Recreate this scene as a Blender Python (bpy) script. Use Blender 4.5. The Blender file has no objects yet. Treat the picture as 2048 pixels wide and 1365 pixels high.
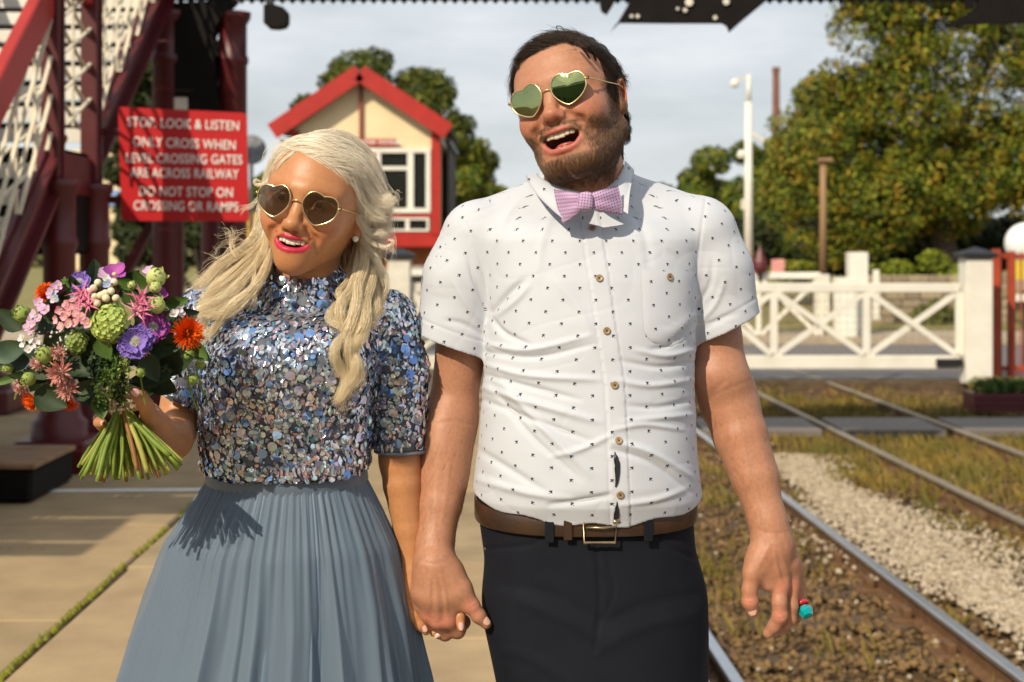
import bpy, math, random
import numpy as np
from mathutils import Vector, Matrix
random.seed(7)
RNG = np.random.default_rng(7)
SC = bpy.context.scene
COL = SC.collection
R_ = math.radians

# ---------------------------------------------------------------- camera, sky, sun, exposure
FPX, CX, HY, CZ = 2900.0, 1024.0, 480.0, 1.44        # focal length in photo pixels, picture centre, horizon, eye height
cam_data = bpy.data.cameras.new('camera')
cam = bpy.data.objects.new('camera', cam_data)
COL.objects.link(cam)
cam.location = (0, 0, CZ)
cam.rotation_euler = (R_(90), 0, 0)
cam_data.sensor_width = 36.0
cam_data.lens = FPX / 2048 * 36.0
cam_data.shift_y = -(682.5 - HY) / 2048
cam_data.clip_start = 0.05
cam_data.clip_end = 3000
cam_data.dof.use_dof = True
cam_data.dof.focus_distance = 2.40
cam_data.dof.aperture_fstop = 5.6
SC.camera = cam

SUN_AZ, SUN_EL = R_(-147), R_(37)                   # azimuth from +Y clockwise; behind the camera, to its left
SUN_DIR = Vector((math.sin(SUN_AZ) * math.cos(SUN_EL), math.cos(SUN_AZ) * math.cos(SUN_EL), math.sin(SUN_EL)))
world = bpy.data.worlds.new('World')
SC.world = world
world.use_nodes = True
wn, wl = world.node_tree.nodes, world.node_tree.links
wn.clear()
w_out = wn.new('ShaderNodeOutputWorld')
w_bg = wn.new('ShaderNodeBackground')
w_sky = wn.new('ShaderNodeTexSky')
w_sky.sky_type = 'NISHITA'
w_sky.sun_disc = False
w_sky.sun_elevation = SUN_EL
w_sky.sun_rotation = SUN_AZ
w_sky.air_density = 1.0
w_sky.dust_density = 2.0
w_co = wn.new('ShaderNodeTexCoord')
w_map = wn.new('ShaderNodeMapping')
w_map.inputs['Scale'].default_value = (1.6, 1.6, 5.5)
w_map.inputs['Location'].default_value = (0.3, 0.2, 0.35)
w_noise = wn.new('ShaderNodeTexNoise')
w_noise.inputs['Scale'].default_value = 2.2
w_noise.inputs['Detail'].default_value = 6
w_noise.inputs['Roughness'].default_value = 0.55
w_ramp = wn.new('ShaderNodeValToRGB')
w_ramp.color_ramp.elements[0].position = 0.36
w_ramp.color_ramp.elements[0].color = (0.50, 0.50, 0.50, 1)
w_ramp.color_ramp.elements[1].position = 0.62
w_ramp.color_ramp.elements[1].color = (0.97, 0.97, 0.97, 1)
w_mix = wn.new('ShaderNodeMix')
w_mix.data_type = 'RGBA'
w_mix.inputs[7].default_value = (10.4, 10.9, 11.3, 1)   # high thin cloud
wl.new(w_co.outputs['Generated'], w_map.inputs['Vector'])
wl.new(w_map.outputs['Vector'], w_noise.inputs['Vector'])
wl.new(w_noise.outputs['Fac'], w_ramp.inputs['Fac'])
wl.new(w_ramp.outputs['Color'], w_mix.inputs[0])
wl.new(w_sky.outputs['Color'], w_mix.inputs[6])
wl.new(w_mix.outputs[2], w_bg.inputs['Color'])
w_bg.inputs['Strength'].default_value = 0.077
wl.new(w_bg.outputs['Background'], w_out.inputs['Surface'])

sun_data = bpy.data.lights.new('sun', 'SUN')
sun_data.energy = 4.4
sun_data.angle = R_(0.5)
sun_data.color = (1.0, 0.87, 0.67)
sun = bpy.data.objects.new('sun', sun_data)
COL.objects.link(sun)
sun.rotation_euler = (-SUN_DIR).to_track_quat('-Z', 'Y').to_euler()
sun.location = (-4, -4, 8)

SC.view_settings.view_transform = 'Standard'
SC.view_settings.look = 'None'
SC.view_settings.exposure = 0.05
SC.view_settings.gamma = 1.0
SC.view_settings.use_curve_mapping = False
SC.cycles.max_bounces = 8
SC.cycles.transparent_max_bounces = 16

# ---------------------------------------------------------------- helpers
def W(px, py, Y):
    """world point that the photo shows at pixel (px, py), at distance Y in front of the lens"""
    return np.array([(px - CX) / FPX * Y, Y, CZ - (py - HY) / FPX * Y])

def WL(rows, Y0=0.0):
    return np.array([W(r[0], r[1], Y0 + r[2]) for r in rows])

MATS = {}
def mat(name, col, rough=0.6, metal=0.0, col2=None, scale=8.0, amt=0.5, bump=0.0, bscale=None, attr=None, spec=0.5,
        coat=0.0, sss=0.0, stretch=None, alpha=1.0, sheen=0.0, detail=4.0, trans=0.0):
    if name in MATS:
        return MATS[name]
    m = bpy.data.materials.new(name)
    m.use_nodes = True
    n, l = m.node_tree.nodes, m.node_tree.links
    p = n['Principled BSDF']
    p.inputs['Roughness'].default_value = rough
    p.inputs['Metallic'].default_value = metal
    p.inputs['Specular IOR Level'].default_value = spec
    p.inputs['Coat Weight'].default_value = coat
    p.inputs['Sheen Weight'].default_value = sheen
    p.inputs['Alpha'].default_value = alpha
    p.inputs['Transmission Weight'].default_value = trans
    if sss:
        p.inputs['Subsurface Weight'].default_value = sss
        p.inputs['Subsurface Radius'].default_value = (1.0, 0.35, 0.18)
        p.inputs['Subsurface Scale'].default_value = 0.004
    tc = n.new('ShaderNodeTexCoord')
    mp = n.new('ShaderNodeMapping')
    if stretch:
        mp.inputs['Scale'].default_value = stretch
    l.new(tc.outputs['Object'], mp.inputs['Vector'])
    nz = n.new('ShaderNodeTexNoise')
    nz.inputs['Scale'].default_value = scale
    nz.inputs['Detail'].default_value = detail
    l.new(mp.outputs['Vector'], nz.inputs['Vector'])
    c1 = tuple(col) + (1,)
    c2 = tuple(col2 if col2 is not None else [c * (1 - amt) for c in col]) + (1,)
    mx = n.new('ShaderNodeMix')
    mx.data_type = 'RGBA'
    rp = n.new('ShaderNodeValToRGB')
    rp.color_ramp.elements[0].position = 0.3
    rp.color_ramp.elements[1].position = 0.7
    l.new(nz.outputs['Fac'], rp.inputs['Fac'])
    l.new(rp.outputs['Color'], mx.inputs[0])
    if attr:
        at = n.new('ShaderNodeAttribute')
        at.attribute_name = attr
        hs = n.new('ShaderNodeHueSaturation')
        hs.inputs['Value'].default_value = 1 - amt
        l.new(at.outputs['Color'], mx.inputs[6])
        l.new(at.outputs['Color'], hs.inputs['Color'])
        l.new(hs.outputs['Color'], mx.inputs[7])
    else:
        mx.inputs[6].default_value = c1
        mx.inputs[7].default_value = c2
    l.new(mx.outputs[2], p.inputs['Base Color'])
    if bump:
        b = n.new('ShaderNodeBump')
        b.inputs['Strength'].default_value = 0.6
        b.inputs['Distance'].default_value = bump
        if bscale:
            nb = n.new('ShaderNodeTexNoise')
            nb.inputs['Scale'].default_value = bscale
            nb.inputs['Detail'].default_value = 5
            l.new(mp.outputs['Vector'], nb.inputs['Vector'])
            l.new(nb.outputs['Fac'], b.inputs['Height'])
        else:
            l.new(nz.outputs['Fac'], b.inputs['Height'])
        l.new(b.outputs['Normal'], p.inputs['Normal'])
    MATS[name] = m
    return m

def tag(o, label=None, cat=None, group=None, kind=None):
    if label: o['label'] = label
    if cat: o['category'] = cat
    if group: o['group'] = group
    if kind: o['kind'] = kind
    return o

def thing(name, loc, label, cat, group=None):
    o = bpy.data.objects.new(name, None)
    o.empty_display_size = 0.1
    COL.objects.link(o)
    o.location = tuple(loc)
    o['_w'] = [float(c) for c in loc]
    return tag(o, label, cat, group)

def woff(parent):
    o = np.zeros(3)
    if parent is not None and '_w' in parent:
        o = np.array(list(parent['_w']))
    return o

def mk(name, V, F, m=None, parent=None, smooth=False, col=None, uv=None, attrs=None):
    """mesh object from world-space vertices; F is a list of faces or an (n,k) int array"""
    V = np.asarray(V, dtype=np.float64)
    off = woff(parent)
    me = bpy.data.meshes.new(name)
    Vl = (V - off).astype(np.float32)
    if isinstance(F, np.ndarray):
        k = F.shape[1]
        me.vertices.add(len(Vl))
        me.vertices.foreach_set('co', Vl.ravel())
        me.loops.add(F.size)
        me.loops.foreach_set('vertex_index', F.astype(np.int32).ravel())
        me.polygons.add(len(F))
        me.polygons.foreach_set('loop_start', np.arange(0, F.size, k, dtype=np.int32))
        me.update(calc_edges=True)
    else:
        me.from_pydata(Vl.tolist(), [], F)
    me.validate()
    if smooth:
        me.polygons.foreach_set('use_smooth', np.ones(len(me.polygons), dtype=bool))
    if col is not None:
        a = me.color_attributes.new('Col', 'FLOAT_COLOR', 'POINT')
        c4 = np.ones((len(Vl), 4), dtype=np.float32)
        c4[:, :3] = col
        a.data.foreach_set('color', c4.ravel())
    if attrs:
        for k_, v_ in attrs.items():
            v_ = np.asarray(v_, dtype=np.float32)
            if v_.ndim == 1:
                a = me.attributes.new(k_, 'FLOAT', 'POINT'); a.data.foreach_set('value', v_)
            else:
                a = me.attributes.new(k_, 'FLOAT_VECTOR', 'POINT'); a.data.foreach_set('vector', v_.ravel())
    if m is not None:
        me.materials.append(m)
    me.update()
    o = bpy.data.objects.new(name, me)
    COL.objects.link(o)
    if parent is not None:
        o.parent = parent
        o['_w'] = [float(c) for c in off]
    else:
        o['_w'] = [0.0, 0.0, 0.0]
    return o

def share(name, src, parent, loc=(0, 0, 0), rot=None, scale=None):
    """another object with the mesh data of src, placed in its parent's space"""
    o = bpy.data.objects.new(name, src.data)
    COL.objects.link(o)
    o.parent = parent
    o.location = tuple(loc)
    if rot is not None: o.rotation_euler = rot
    if scale is not None: o.scale = scale
    return o

class MB:
    def __init__(s): s.V, s.F, s.n = [], [], 0
    def add(s, V, F):
        V = np.asarray(V, float)
        s.V.append(V)
        s.F += [tuple(int(i) + s.n for i in f) for f in F]
        s.n += len(V)
        return s
    def box(s, c, d, rz=0.0, ch=0.0, R=None):
        """box with centre c, size d, chamfered edges ch"""
        hx, hy, hz = d[0] / 2, d[1] / 2, d[2] / 2
        if ch:
            ch = min(ch, hx * .45, hy * .45, hz * .45)
            V = []
            for z, q in ((-hz, ch), (-hz + ch, 0), (hz - ch, 0), (hz, ch)):
                x, y = hx - q, hy - q
                k = ch
                V += [(-x + k, -y, z), (x - k, -y, z), (x, -y + k, z), (x, y - k, z), (x - k, y, z), (-x + k, y, z), (-x, y - k, z), (-x, -y + k, z)]
            F = [tuple(range(7, -1, -1)), tuple(range(24, 32))]
            for r in range(3):
                for i in range(8):
                    F.append((r * 8 + i, r * 8 + (i + 1) % 8, r * 8 + 8 + (i + 1) % 8, r * 8 + 8 + i))
        else:
            V = [(-hx, -hy, -hz), (hx, -hy, -hz), (hx, hy, -hz), (-hx, hy, -hz), (-hx, -hy, hz), (hx, -hy, hz), (hx, hy, hz), (-hx, hy, hz)]
            F = [(3, 2, 1, 0), (4, 5, 6, 7), (0, 1, 5, 4), (1, 2, 6, 5), (2, 3, 7, 6), (3, 0, 4, 7)]
        V = np.array(V)
        if R is not None:
            V = V @ np.asarray(R).T
        elif rz:
            c_, s_ = math.cos(rz), math.sin(rz)
            V = V @ np.array([[c_, -s_, 0], [s_, c_, 0], [0, 0, 1]]).T
        return s.add(V + np.asarray(c, float), F)
    def bar(s, a, b, w, t, up=(0, 0, 1), ch=0.0):
        """rectangular bar from a to b; w measured along the side axis, t along up"""
        a, b = np.asarray(a, float), np.asarray(b, float)
        d = b - a
        L = np.linalg.norm(d)
        d = d / L
        u = np.asarray(up, float)
        sd = np.cross(d, u)
        if np.linalg.norm(sd) < 1e-5:
            sd = np.cross(d, (1, 0, 0))
        sd /= np.linalg.norm(sd)
        u = np.cross(sd, d)
        return s.box((a + b) / 2, (L, w, t), R=np.stack([d, sd * -1, u], 1) if np.linalg.det(np.stack([d, sd * -1, u], 1)) > 0 else np.stack([d, sd, u], 1), ch=ch)
    def tube(s, pts, rad, seg=8, cap=True):
        V, F = tube_mesh(pts, rad, seg, cap)
        return s.add(V, F)
    def lathe(s, base, prof, seg=16, R=None):
        """prof: (radius, height) pairs"""
        V, F = [], []
        for r, h in prof:
            for i in range(seg):
                a = 2 * math.pi * i / seg
                V.append((r * math.cos(a), r * math.sin(a), h))
        for j in range(len(prof) - 1):
            for i in range(seg):
                F.append((j * seg + i, j * seg + (i + 1) % seg, (j + 1) * seg + (i + 1) % seg, (j + 1) * seg + i))
        F.append(tuple(range(seg - 1, -1, -1)))
        F.append(tuple(range((len(prof) - 1) * seg, len(prof) * seg)))
        V = np.array(V)
        if R is not None: V = V @ np.asarray(R).T
        return s.add(V + np.asarray(base, float), F)
    def prism(s, poly, y0, y1, axis=1):
        """polygon given in (x,z) extruded from y0 to y1 (axis 1), or in (y,z) from x0 to x1 (axis 0)"""
        n = len(poly)
        V = []
        for q in (y0, y1):
            for p in poly:
                V.append((p[0], q, p[1]) if axis == 1 else (q, p[0], p[1]))
        F = [tuple(range(n)), tuple(range(2 * n - 1, n - 1, -1))]
        for i in range(n):
            F.append((i, n + i, n + (i + 1) % n, (i + 1) % n))
        return s.add(V, F)
    def build(s, name, m=None, parent=None, smooth=False):
        o = mk(name, np.concatenate(s.V), s.F, m, parent, smooth)
        return o

def frames(P):
    P = np.asarray(P, float)
    T = np.gradient(P, axis=0)
    T /= np.linalg.norm(T, axis=1)[:, None] + 1e-12
    ref = np.array([0, 0, 1.0]) if abs(T[0][2]) < 0.9 else np.array([1.0, 0, 0])
    N = np.zeros_like(P)
    n = ref - T[0] * (ref @ T[0])
    for i in range(len(P)):
        n = n - T[i] * (n @ T[i])
        n /= np.linalg.norm(n) + 1e-12
        N[i] = n
    return T, N, np.cross(T, N)

def tube_mesh(pts, rad, seg=8, cap=True, flat=1.0):
    P = np.asarray(pts, float)
    n = len(P)
    rad = np.broadcast_to(np.asarray(rad, float), (n,))
    T, N, B = frames(P)
    a = np.arange(seg) * 2 * np.pi / seg
    V = P[:, None, :] + rad[:, None, None] * (np.cos(a)[None, :, None] * N[:, None, :] + flat * np.sin(a)[None, :, None] * B[:, None, :])
    V = V.reshape(-1, 3)
    F = []
    for j in range(n - 1):
        for i in range(seg):
            F.append((j * seg + i, j * seg + (i + 1) % seg, (j + 1) * seg + (i + 1) % seg, (j + 1) * seg + i))
    if cap:
        F.append(tuple(range(seg - 1, -1, -1)))
        F.append(tuple(range((n - 1) * seg, n * seg)))
    return V, F

def spline(P, n):
    """Catmull-Rom through P (k,d), n samples by parameter"""
    P = np.asarray(P, float)
    k = len(P)
    Q = np.vstack([2 * P[0] - P[1], P, 2 * P[-1] - P[-2]])
    t = np.linspace(0, k - 1 - 1e-9, n)
    i = t.astype(int)
    f = (t - i)[:, None]
    p0, p1, p2, p3 = Q[i], Q[i + 1], Q[i + 2], Q[i + 3]
    return 0.5 * (2 * p1 + (p2 - p0) * f + (2 * p0 - 5 * p1 + 4 * p2 - p3) * f ** 2 + (3 * p1 - p0 - 3 * p2 + p3) * f ** 3)

def rotm(yaw=0, pitch=0, roll=0):
    a, b, c = R_(yaw), R_(pitch), R_(roll)
    Rz = np.array([[math.cos(a), -math.sin(a), 0], [math.sin(a), math.cos(a), 0], [0, 0, 1]])
    Rx = np.array([[1, 0, 0], [0, math.cos(b), -math.sin(b)], [0, math.sin(b), math.cos(b)]])
    Ry = np.array([[math.cos(c), 0, math.sin(c)], [0, 1, 0], [-math.sin(c), 0, math.cos(c)]])
    return Rz @ Rx @ Ry

def vnoise(P, s, seed=0):
    """cheap smooth 3-D noise from summed sines, about -1..1"""
    r = np.random.default_rng(seed)
    out = np.zeros(len(P))
    for _ in range(6):
        d = r.normal(size=3)
        d /= np.linalg.norm(d)
        out += np.sin(P @ d * s * r.uniform(0.7, 1.6) + r.uniform(0, 6.28))
    return out / 3.0

# ---- signed-distance modelling: rounded limbs and features blended into one continuous surface
def sm(a, b, k):
    if k <= 0: return np.minimum(a, b)
    h = np.maximum(k - np.abs(a - b), 0) / k
    return np.minimum(a, b) - h * h * k * 0.25
def smx(a, b, k):
    return -sm(-a, -b, k)
def d_cap(P, a, b, ra, rb):
    a, b = np.asarray(a, float), np.asarray(b, float)
    ab = b - a
    t = np.clip(((P - a) @ ab) / (ab @ ab + 1e-12), 0, 1)
    q = P - a - t[:, None] * ab
    return np.sqrt((q * q).sum(1)) - (ra + (rb - ra) * t)
def d_ell(P, c, r, R=None):
    q = P - np.asarray(c, float)
    if R is not None: q = q @ R
    r = np.asarray(r, float)
    k0 = np.sqrt(((q / r) ** 2).sum(1))
    k1 = np.sqrt(((q / (r * r)) ** 2).sum(1)) + 1e-9
    return k0 * (k0 - 1) / k1
class S:
    """sequence of blended primitives"""
    def __init__(s): s.ops = []
    def cap(s, a, b, ra, rb=None, k=0.01, op='u'):
        s.ops.append(('c', np.asarray(a, float), np.asarray(b, float), ra, ra if rb is None else rb, k, op)); return s
    def chain(s, pts, rad, k=0.01, op='u'):
        for i in range(len(pts) - 1):
            s.cap(pts[i], pts[i + 1], rad[i], rad[i + 1], k if i == 0 or op == 's' else min(k, 0.006), op)
        return s
    def ell(s, c, r, k=0.01, op='u', R=None):
        s.ops.append(('e', np.asarray(c, float), np.asarray(r, float), R, k, op)); return s
    def fn(s, f, k=0.01, op='u'):
        s.ops.append(('f', f, k, op)); return s
    def __call__(s, P):
        d = np.full(len(P), 1e3)
        for o in s.ops:
            if o[0] == 'c': e = d_cap(P, o[1], o[2], o[3], o[4])
            elif o[0] == 'e': e = d_ell(P, o[1], o[2], o[3])
            else: e = o[1](P)
            k, op = o[-2], o[-1]
            if op == 'u': d = sm(d, e, k)
            elif op == 's': d = smx(d, -e, k)
            else: d = smx(d, e, k)
        return d

def surface(groups, h, k=0.01, smooth_it=2, B=12):
    """one watertight mesh of blended groups [(sdf, lo, hi)] by naive surface nets on sparse blocks"""
    groups = [(g[0], np.minimum(g[1], g[2]), np.maximum(g[1], g[2])) + tuple(g[3:]) for g in groups]
    los = np.array([g[1] for g in groups]); his = np.array([g[2] for g in groups])
    lo = los.min(0) - 3 * h; hi = his.max(0) + 3 * h
    L = B * h
    nb = np.ceil((hi - lo) / L).astype(int)
    def ev(P):
        plo, phi = P.min(0), P.max(0)
        d = np.full(len(P), 1e3)
        for g in groups:
            if np.any(plo > np.array(g[2]) + 0.03) or np.any(phi < np.array(g[1]) - 0.03): continue
            d = sm(d, g[0](P), g[3] if len(g) > 3 else k)
        return d
    bi = np.stack(np.meshgrid(*[np.arange(n) for n in nb], indexing='ij'), -1).reshape(-1, 3)
    act = []
    slab = nb[1] * nb[2]
    cen = lo + (bi + 0.5) * L
    G2 = 4
    key = (bi // G2) @ np.array([1000000, 1000, 1])
    order = np.argsort(key, kind='stable')
    bi, cen, key = bi[order], cen[order], key[order]
    cuts = np.flatnonzero(np.diff(key)) + 1
    for ids in np.split(np.arange(len(bi)), cuts):
        d = ev(cen[ids])
        act.append(ids[np.abs(d) < L * 0.87 * 1.35 + 0.004])
    act = np.concatenate(act)
    n1 = B + 1
    loc = np.stack(np.meshgrid(*[np.arange(n1)] * 3, indexing='ij'), -1).reshape(-1, 3)
    corners = np.array([[i, j, l] for i in (0, 1) for j in (0, 1) for l in (0, 1)])
    edges = [(a, b) for a in range(8) for b in range(a + 1, 8) if np.abs(corners[a] - corners[b]).sum() == 1]
    DIM = nb * B + 2
    mul = np.array([DIM[1] * DIM[2], DIM[2], 1], dtype=np.int64)
    VK, VP, QE = [], [], []
    CH = 24
    for s in range(0, len(act), CH):
        b = bi[act[s:s + CH]]
        gi = b[:, None, :] * B + loc[None]
        d = ev((lo + gi * h).reshape(-1, 3)).reshape(len(b), n1, n1, n1)
        c8 = np.stack([d[:, i:i + B, j:j + B, l:l + B] for i, j, l in corners], -1)
        sg = c8 < 0
        m = sg.any(-1) & ~sg.all(-1)
        if not m.any(): continue
        idx = np.argwhere(m)
        cv = c8[m]
        acc = np.zeros((len(cv), 3)); cnt = np.zeros(len(cv))
        for a, e in edges:
            va, ve = cv[:, a], cv[:, e]
            x = (va < 0) != (ve < 0)
            t = np.where(x, va / np.where(x, va - ve, 1), 0)
            p = corners[a] + t[:, None] * (corners[e] - corners[a])
            acc += p * x[:, None]; cnt += x
        acc /= cnt[:, None]
        cell = b[idx[:, 0]] * B + idx[:, 1:]
        VK.append(cell @ mul); VP.append(lo + (cell + acc) * h)
        for ax, ce in ((0, 4), (1, 2), (2, 1)):
            x = (cv[:, 0] < 0) != (cv[:, ce] < 0)
            QE.append((ax, cell[x], (cv[x, 0] < 0)))
    VK = np.concatenate(VK); VP = np.concatenate(VP)
    o = np.argsort(VK); VK, VP = VK[o], VP[o]
    quads = []
    for ax, cell, neg in QE:
        if not len(cell): continue
        u, v = [(1, 2), (2, 0), (0, 1)][ax]
        eu = np.zeros(3, int); eu[u] = 1
        ev_ = np.zeros(3, int); ev_[v] = 1
        ks = [(cell - q) @ mul for q in (0 * eu, eu, eu + ev_, ev_)]
        ii = [np.searchsorted(VK, q) for q in ks]
        ok = np.ones(len(cell), bool)
        for q, w in zip(ks, ii):
            ok &= (w < len(VK)) & (VK[np.minimum(w, len(VK) - 1)] == q)
        Q = np.stack(ii, 1)[ok]
        ng = neg[ok]
        Q[~ng] = Q[~ng][:, ::-1]
        quads.append(Q)
    F = np.concatenate(quads)
    V = VP
    for _ in range(smooth_it):
        acc = np.zeros_like(V); cnt = np.zeros(len(V))
        for i in range(4):
            a, b = F[:, i], F[:, (i + 1) % 4]
            for c in range(3):
                acc[:, c] += np.bincount(a, V[b, c], len(V)) + np.bincount(b, V[a, c], len(V))
            cnt += np.bincount(a, minlength=len(V)) + np.bincount(b, minlength=len(V))
        V = 0.5 * V + 0.5 * acc / np.maximum(cnt, 1)[:, None]
    return V, F

def vnormals(V, F):
    e1 = V[F[:, 2]] - V[F[:, 0]]; e2 = V[F[:, 3]] - V[F[:, 1]]
    fn = np.cross(e1, e2)
    N = np.zeros_like(V)
    for i in range(4):
        for c in range(3):
            N[:, c] += np.bincount(F[:, i], fn[:, c], len(V))
    return N / (np.linalg.norm(N, axis=1)[:, None] + 1e-15)

def hairs(name, strands, rad0, rad1, m, parent):
    """strands: (n, k, 3) world points -> one native hair-curves object"""
    n, k, _ = strands.shape
    hc = bpy.data.hair_curves.new(name)
    hc.add_curves([k] * n)
    off = woff(parent)
    hc.attributes['position'].data.foreach_set('vector', (strands - off).astype(np.float32).ravel())
    ra = hc.attributes.new('radius', 'FLOAT', 'POINT')
    t = np.linspace(0, 1, k)
    rr = np.broadcast_to(rad0 + (rad1 - rad0) * t ** 2, (n, k)) * RNG.uniform(0.7, 1.25, (n, 1))
    ra.data.foreach_set('value', rr.astype(np.float32).ravel())
    hc.materials.append(m)
    o = bpy.data.objects.new(name, hc)
    COL.objects.link(o)
    o.parent = parent
    o['_w'] = [float(c) for c in off]
    return o
# ---------------------------------------------------------------- materials of the setting
M_slab = [mat('slab_%d' % i, c, 0.9, col2=c2, scale=3.2, bump=0.004, bscale=60, detail=12) for i, (c, c2) in enumerate([
    ((0.40, 0.285, 0.15), (0.28, 0.20, 0.105)), ((0.36, 0.26, 0.14), (0.26, 0.19, 0.10)), ((0.43, 0.31, 0.17), (0.31, 0.22, 0.12)), ((0.37, 0.28, 0.16), (0.24, 0.175, 0.095))])]
M_soil = mat('joint_soil', (0.10, 0.085, 0.05), 0.95, col2=(0.06, 0.055, 0.03), scale=12)
M_moss = mat('moss', (0.27, 0.25, 0.015), 0.95, col2=(0.13, 0.15, 0.012), scale=30, bump=0.01)
M_whiteline = mat('white_line_paint', (0.75, 0.74, 0.72), 0.7, amt=0.2, scale=14)
M_stonewall = mat('platform_stone', (0.25, 0.21, 0.16), 0.9, amt=0.4, scale=6, bump=0.01)
M_red = mat('red_paint', (0.105, 0.009, 0.012), 0.45, amt=0.35, scale=3, bump=0.001, bscale=90)  # red darkened so the footbridge ironwork looks shaded
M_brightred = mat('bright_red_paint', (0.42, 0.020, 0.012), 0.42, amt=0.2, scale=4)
M_sign = mat('sign_enamel', (0.47, 0.012, 0.016), 0.35, amt=0.12, scale=3)
M_letter = mat('sign_lettering', (0.80, 0.74, 0.70), 0.5, amt=0.05)
M_cream = mat('cream_paint', (0.80, 0.66, 0.40), 0.6, amt=0.12, scale=2)
M_creamlat = mat('cream_lattice_paint', (0.70, 0.63, 0.48), 0.55, amt=0.2, scale=6)
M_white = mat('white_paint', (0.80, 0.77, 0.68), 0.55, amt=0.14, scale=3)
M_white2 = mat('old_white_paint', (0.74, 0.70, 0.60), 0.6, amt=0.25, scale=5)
M_black = mat('black_paint', (0.015, 0.016, 0.02), 0.45, amt=0.3)
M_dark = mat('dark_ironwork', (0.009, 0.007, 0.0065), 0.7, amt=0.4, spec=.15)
M_glass = mat('dark_window_glass', (0.02, 0.022, 0.02), 0.08, amt=0.3)
M_brick = mat('orange_brick', (0.48, 0.17, 0.06), 0.85, amt=0.3, scale=9, bump=0.004)
M_slate = mat('roof_slate', (0.07, 0.065, 0.07), 0.7, amt=0.35, scale=8)
M_wood = mat('brown_wood', (0.30, 0.18, 0.09), 0.8, amt=0.35, scale=6, stretch=(1, 1, 0.1))
M_sleeper = mat('sleeper_wood', (0.13, 0.085, 0.05), 0.9, amt=0.5, scale=7, bump=0.006)
M_rust = mat('rusty_rail_steel', (0.17, 0.085, 0.035), 0.8, amt=0.4, scale=12)
M_dullrail = mat('dull_rail_top', (0.36, 0.30, 0.22), 0.45, metal=0.4, amt=0.3, scale=9)
M_steel = mat('worn_rail_top', (0.62, 0.64, 0.68), 0.28, metal=0.9, amt=0.12, scale=9)
M_ballast = mat('ballast_earth', (0.15, 0.085, 0.028), 0.95, col2=(0.06, 0.034, 0.013), scale=3.0, bump=0.03, bscale=25)
M_tarmac = mat('tarmac', (0.16, 0.15, 0.15), 0.85, amt=0.25, scale=14)
M_board = mat('grey_crossing_boards', (0.185, 0.16, 0.145), 0.75, amt=0.25, scale=5, stretch=(0.2, 1, 1))
M_grass = mat('dry_grass', (0.27, 0.18, 0.03), 0.8, col2=(0.10, 0.10, 0.014), scale=1.6)
M_stone_w = mat('pale_ballast_stone', (0.58, 0.49, 0.37), 0.9, col2=(0.22, 0.165, 0.10), scale=14)
M_stone_b = mat('brown_ballast_stone', (0.24, 0.145, 0.055), 0.9, col2=(0.07, 0.042, 0.018), scale=10)
M_concrete = mat('sandy_concrete', (0.42, 0.34, 0.24), 0.9, amt=0.25, scale=4)

# ---------------------------------------------------------------- ground, track bed, platform
RAIL_Z = CZ - 2.16
GZ = RAIL_Z - 0.16
TD = -0.048                                            # the line drifts left with distance
mb = MB()
gx = np.concatenate([np.linspace(-900, -16, 8), np.linspace(-14, 20, 35), np.linspace(22, 900, 8)])
gy = np.concatenate([np.linspace(-400, -2, 8), np.linspace(0, 40, 41), np.linspace(44, 1500, 14)])
GX, GY = np.meshgrid(gx, gy)
GZZ = GZ - 0.02 + 0.03 * np.sin(GX * 2.1 + GY) * np.cos(GY * 1.7)
Vg = np.stack([GX, GY, GZZ], -1).reshape(-1, 3)
nx = len(gx)
Fg = np.array([(j * nx + i, j * nx + i + 1, (j + 1) * nx + i + 1, (j + 1) * nx + i) for j in range(len(gy) - 1) for i in range(nx - 1)])
tag(mk('ground', Vg, Fg, M_ballast, None, True), kind='structure')

def edge_x(y): return 0.735 - 0.022 * y
plat = thing('platform', (-2, 6, 0), None, None); plat['kind'] = 'structure'
mb = MB()
mb.add([(-9, -9, GZ - .3), (edge_x(-9), -9, GZ - .3), (edge_x(16), 16, GZ - .3), (-9, 16, GZ - .3), (-9, -9, -.03), (edge_x(-9), -9, -.03), (edge_x(16), 16, -.03), (-9, 16, -.03)],
       [(0, 1, 5, 4), (1, 2, 6, 5), (2, 3, 7, 6), (3, 0, 4, 7), (4, 5, 6, 7)])
mb.build('platform_wall', M_stonewall, plat)
r = random.Random(3)
colx = [-8.6, -7.1, -5.6, -4.35, -3.05, -1.60, -0.45, 0.38]
for i in range(len(colx) - 1):
    y = -8.6 + (i * 0.53) % 1.1
    while y < 15.6:
        ly = r.choice([1.25, 1.5, 1.6, 1.85])
        x0, x1 = colx[i] - 0.022 * y * (0.5 + i / 14), colx[i + 1] - 0.022 * y * (0.5 + (i + 1) / 14)
        b = MB().box(((x0 + x1) / 2, y + ly / 2, -0.03 + r.uniform(-.004, .004)), (x1 - x0 - 0.028, ly - 0.02, 0.06), ch=0.008, rz=0.011)
        b.build('slab', r.choice(M_slab), plat)
        y += ly
y = -8.6
while y < 15.6:                                        # white painted coping stones along the edge
    x1 = edge_x(y + .5)
    MB().box((x1 - 0.15, y + 0.5, -0.028), (0.33, 0.985, 0.062), rz=0.022, ch=0.01).build('coping_stone', M_whiteline, plat)
    y += 1.0
gm = np.random.default_rng(6)
mv, mf = [], []
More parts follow.
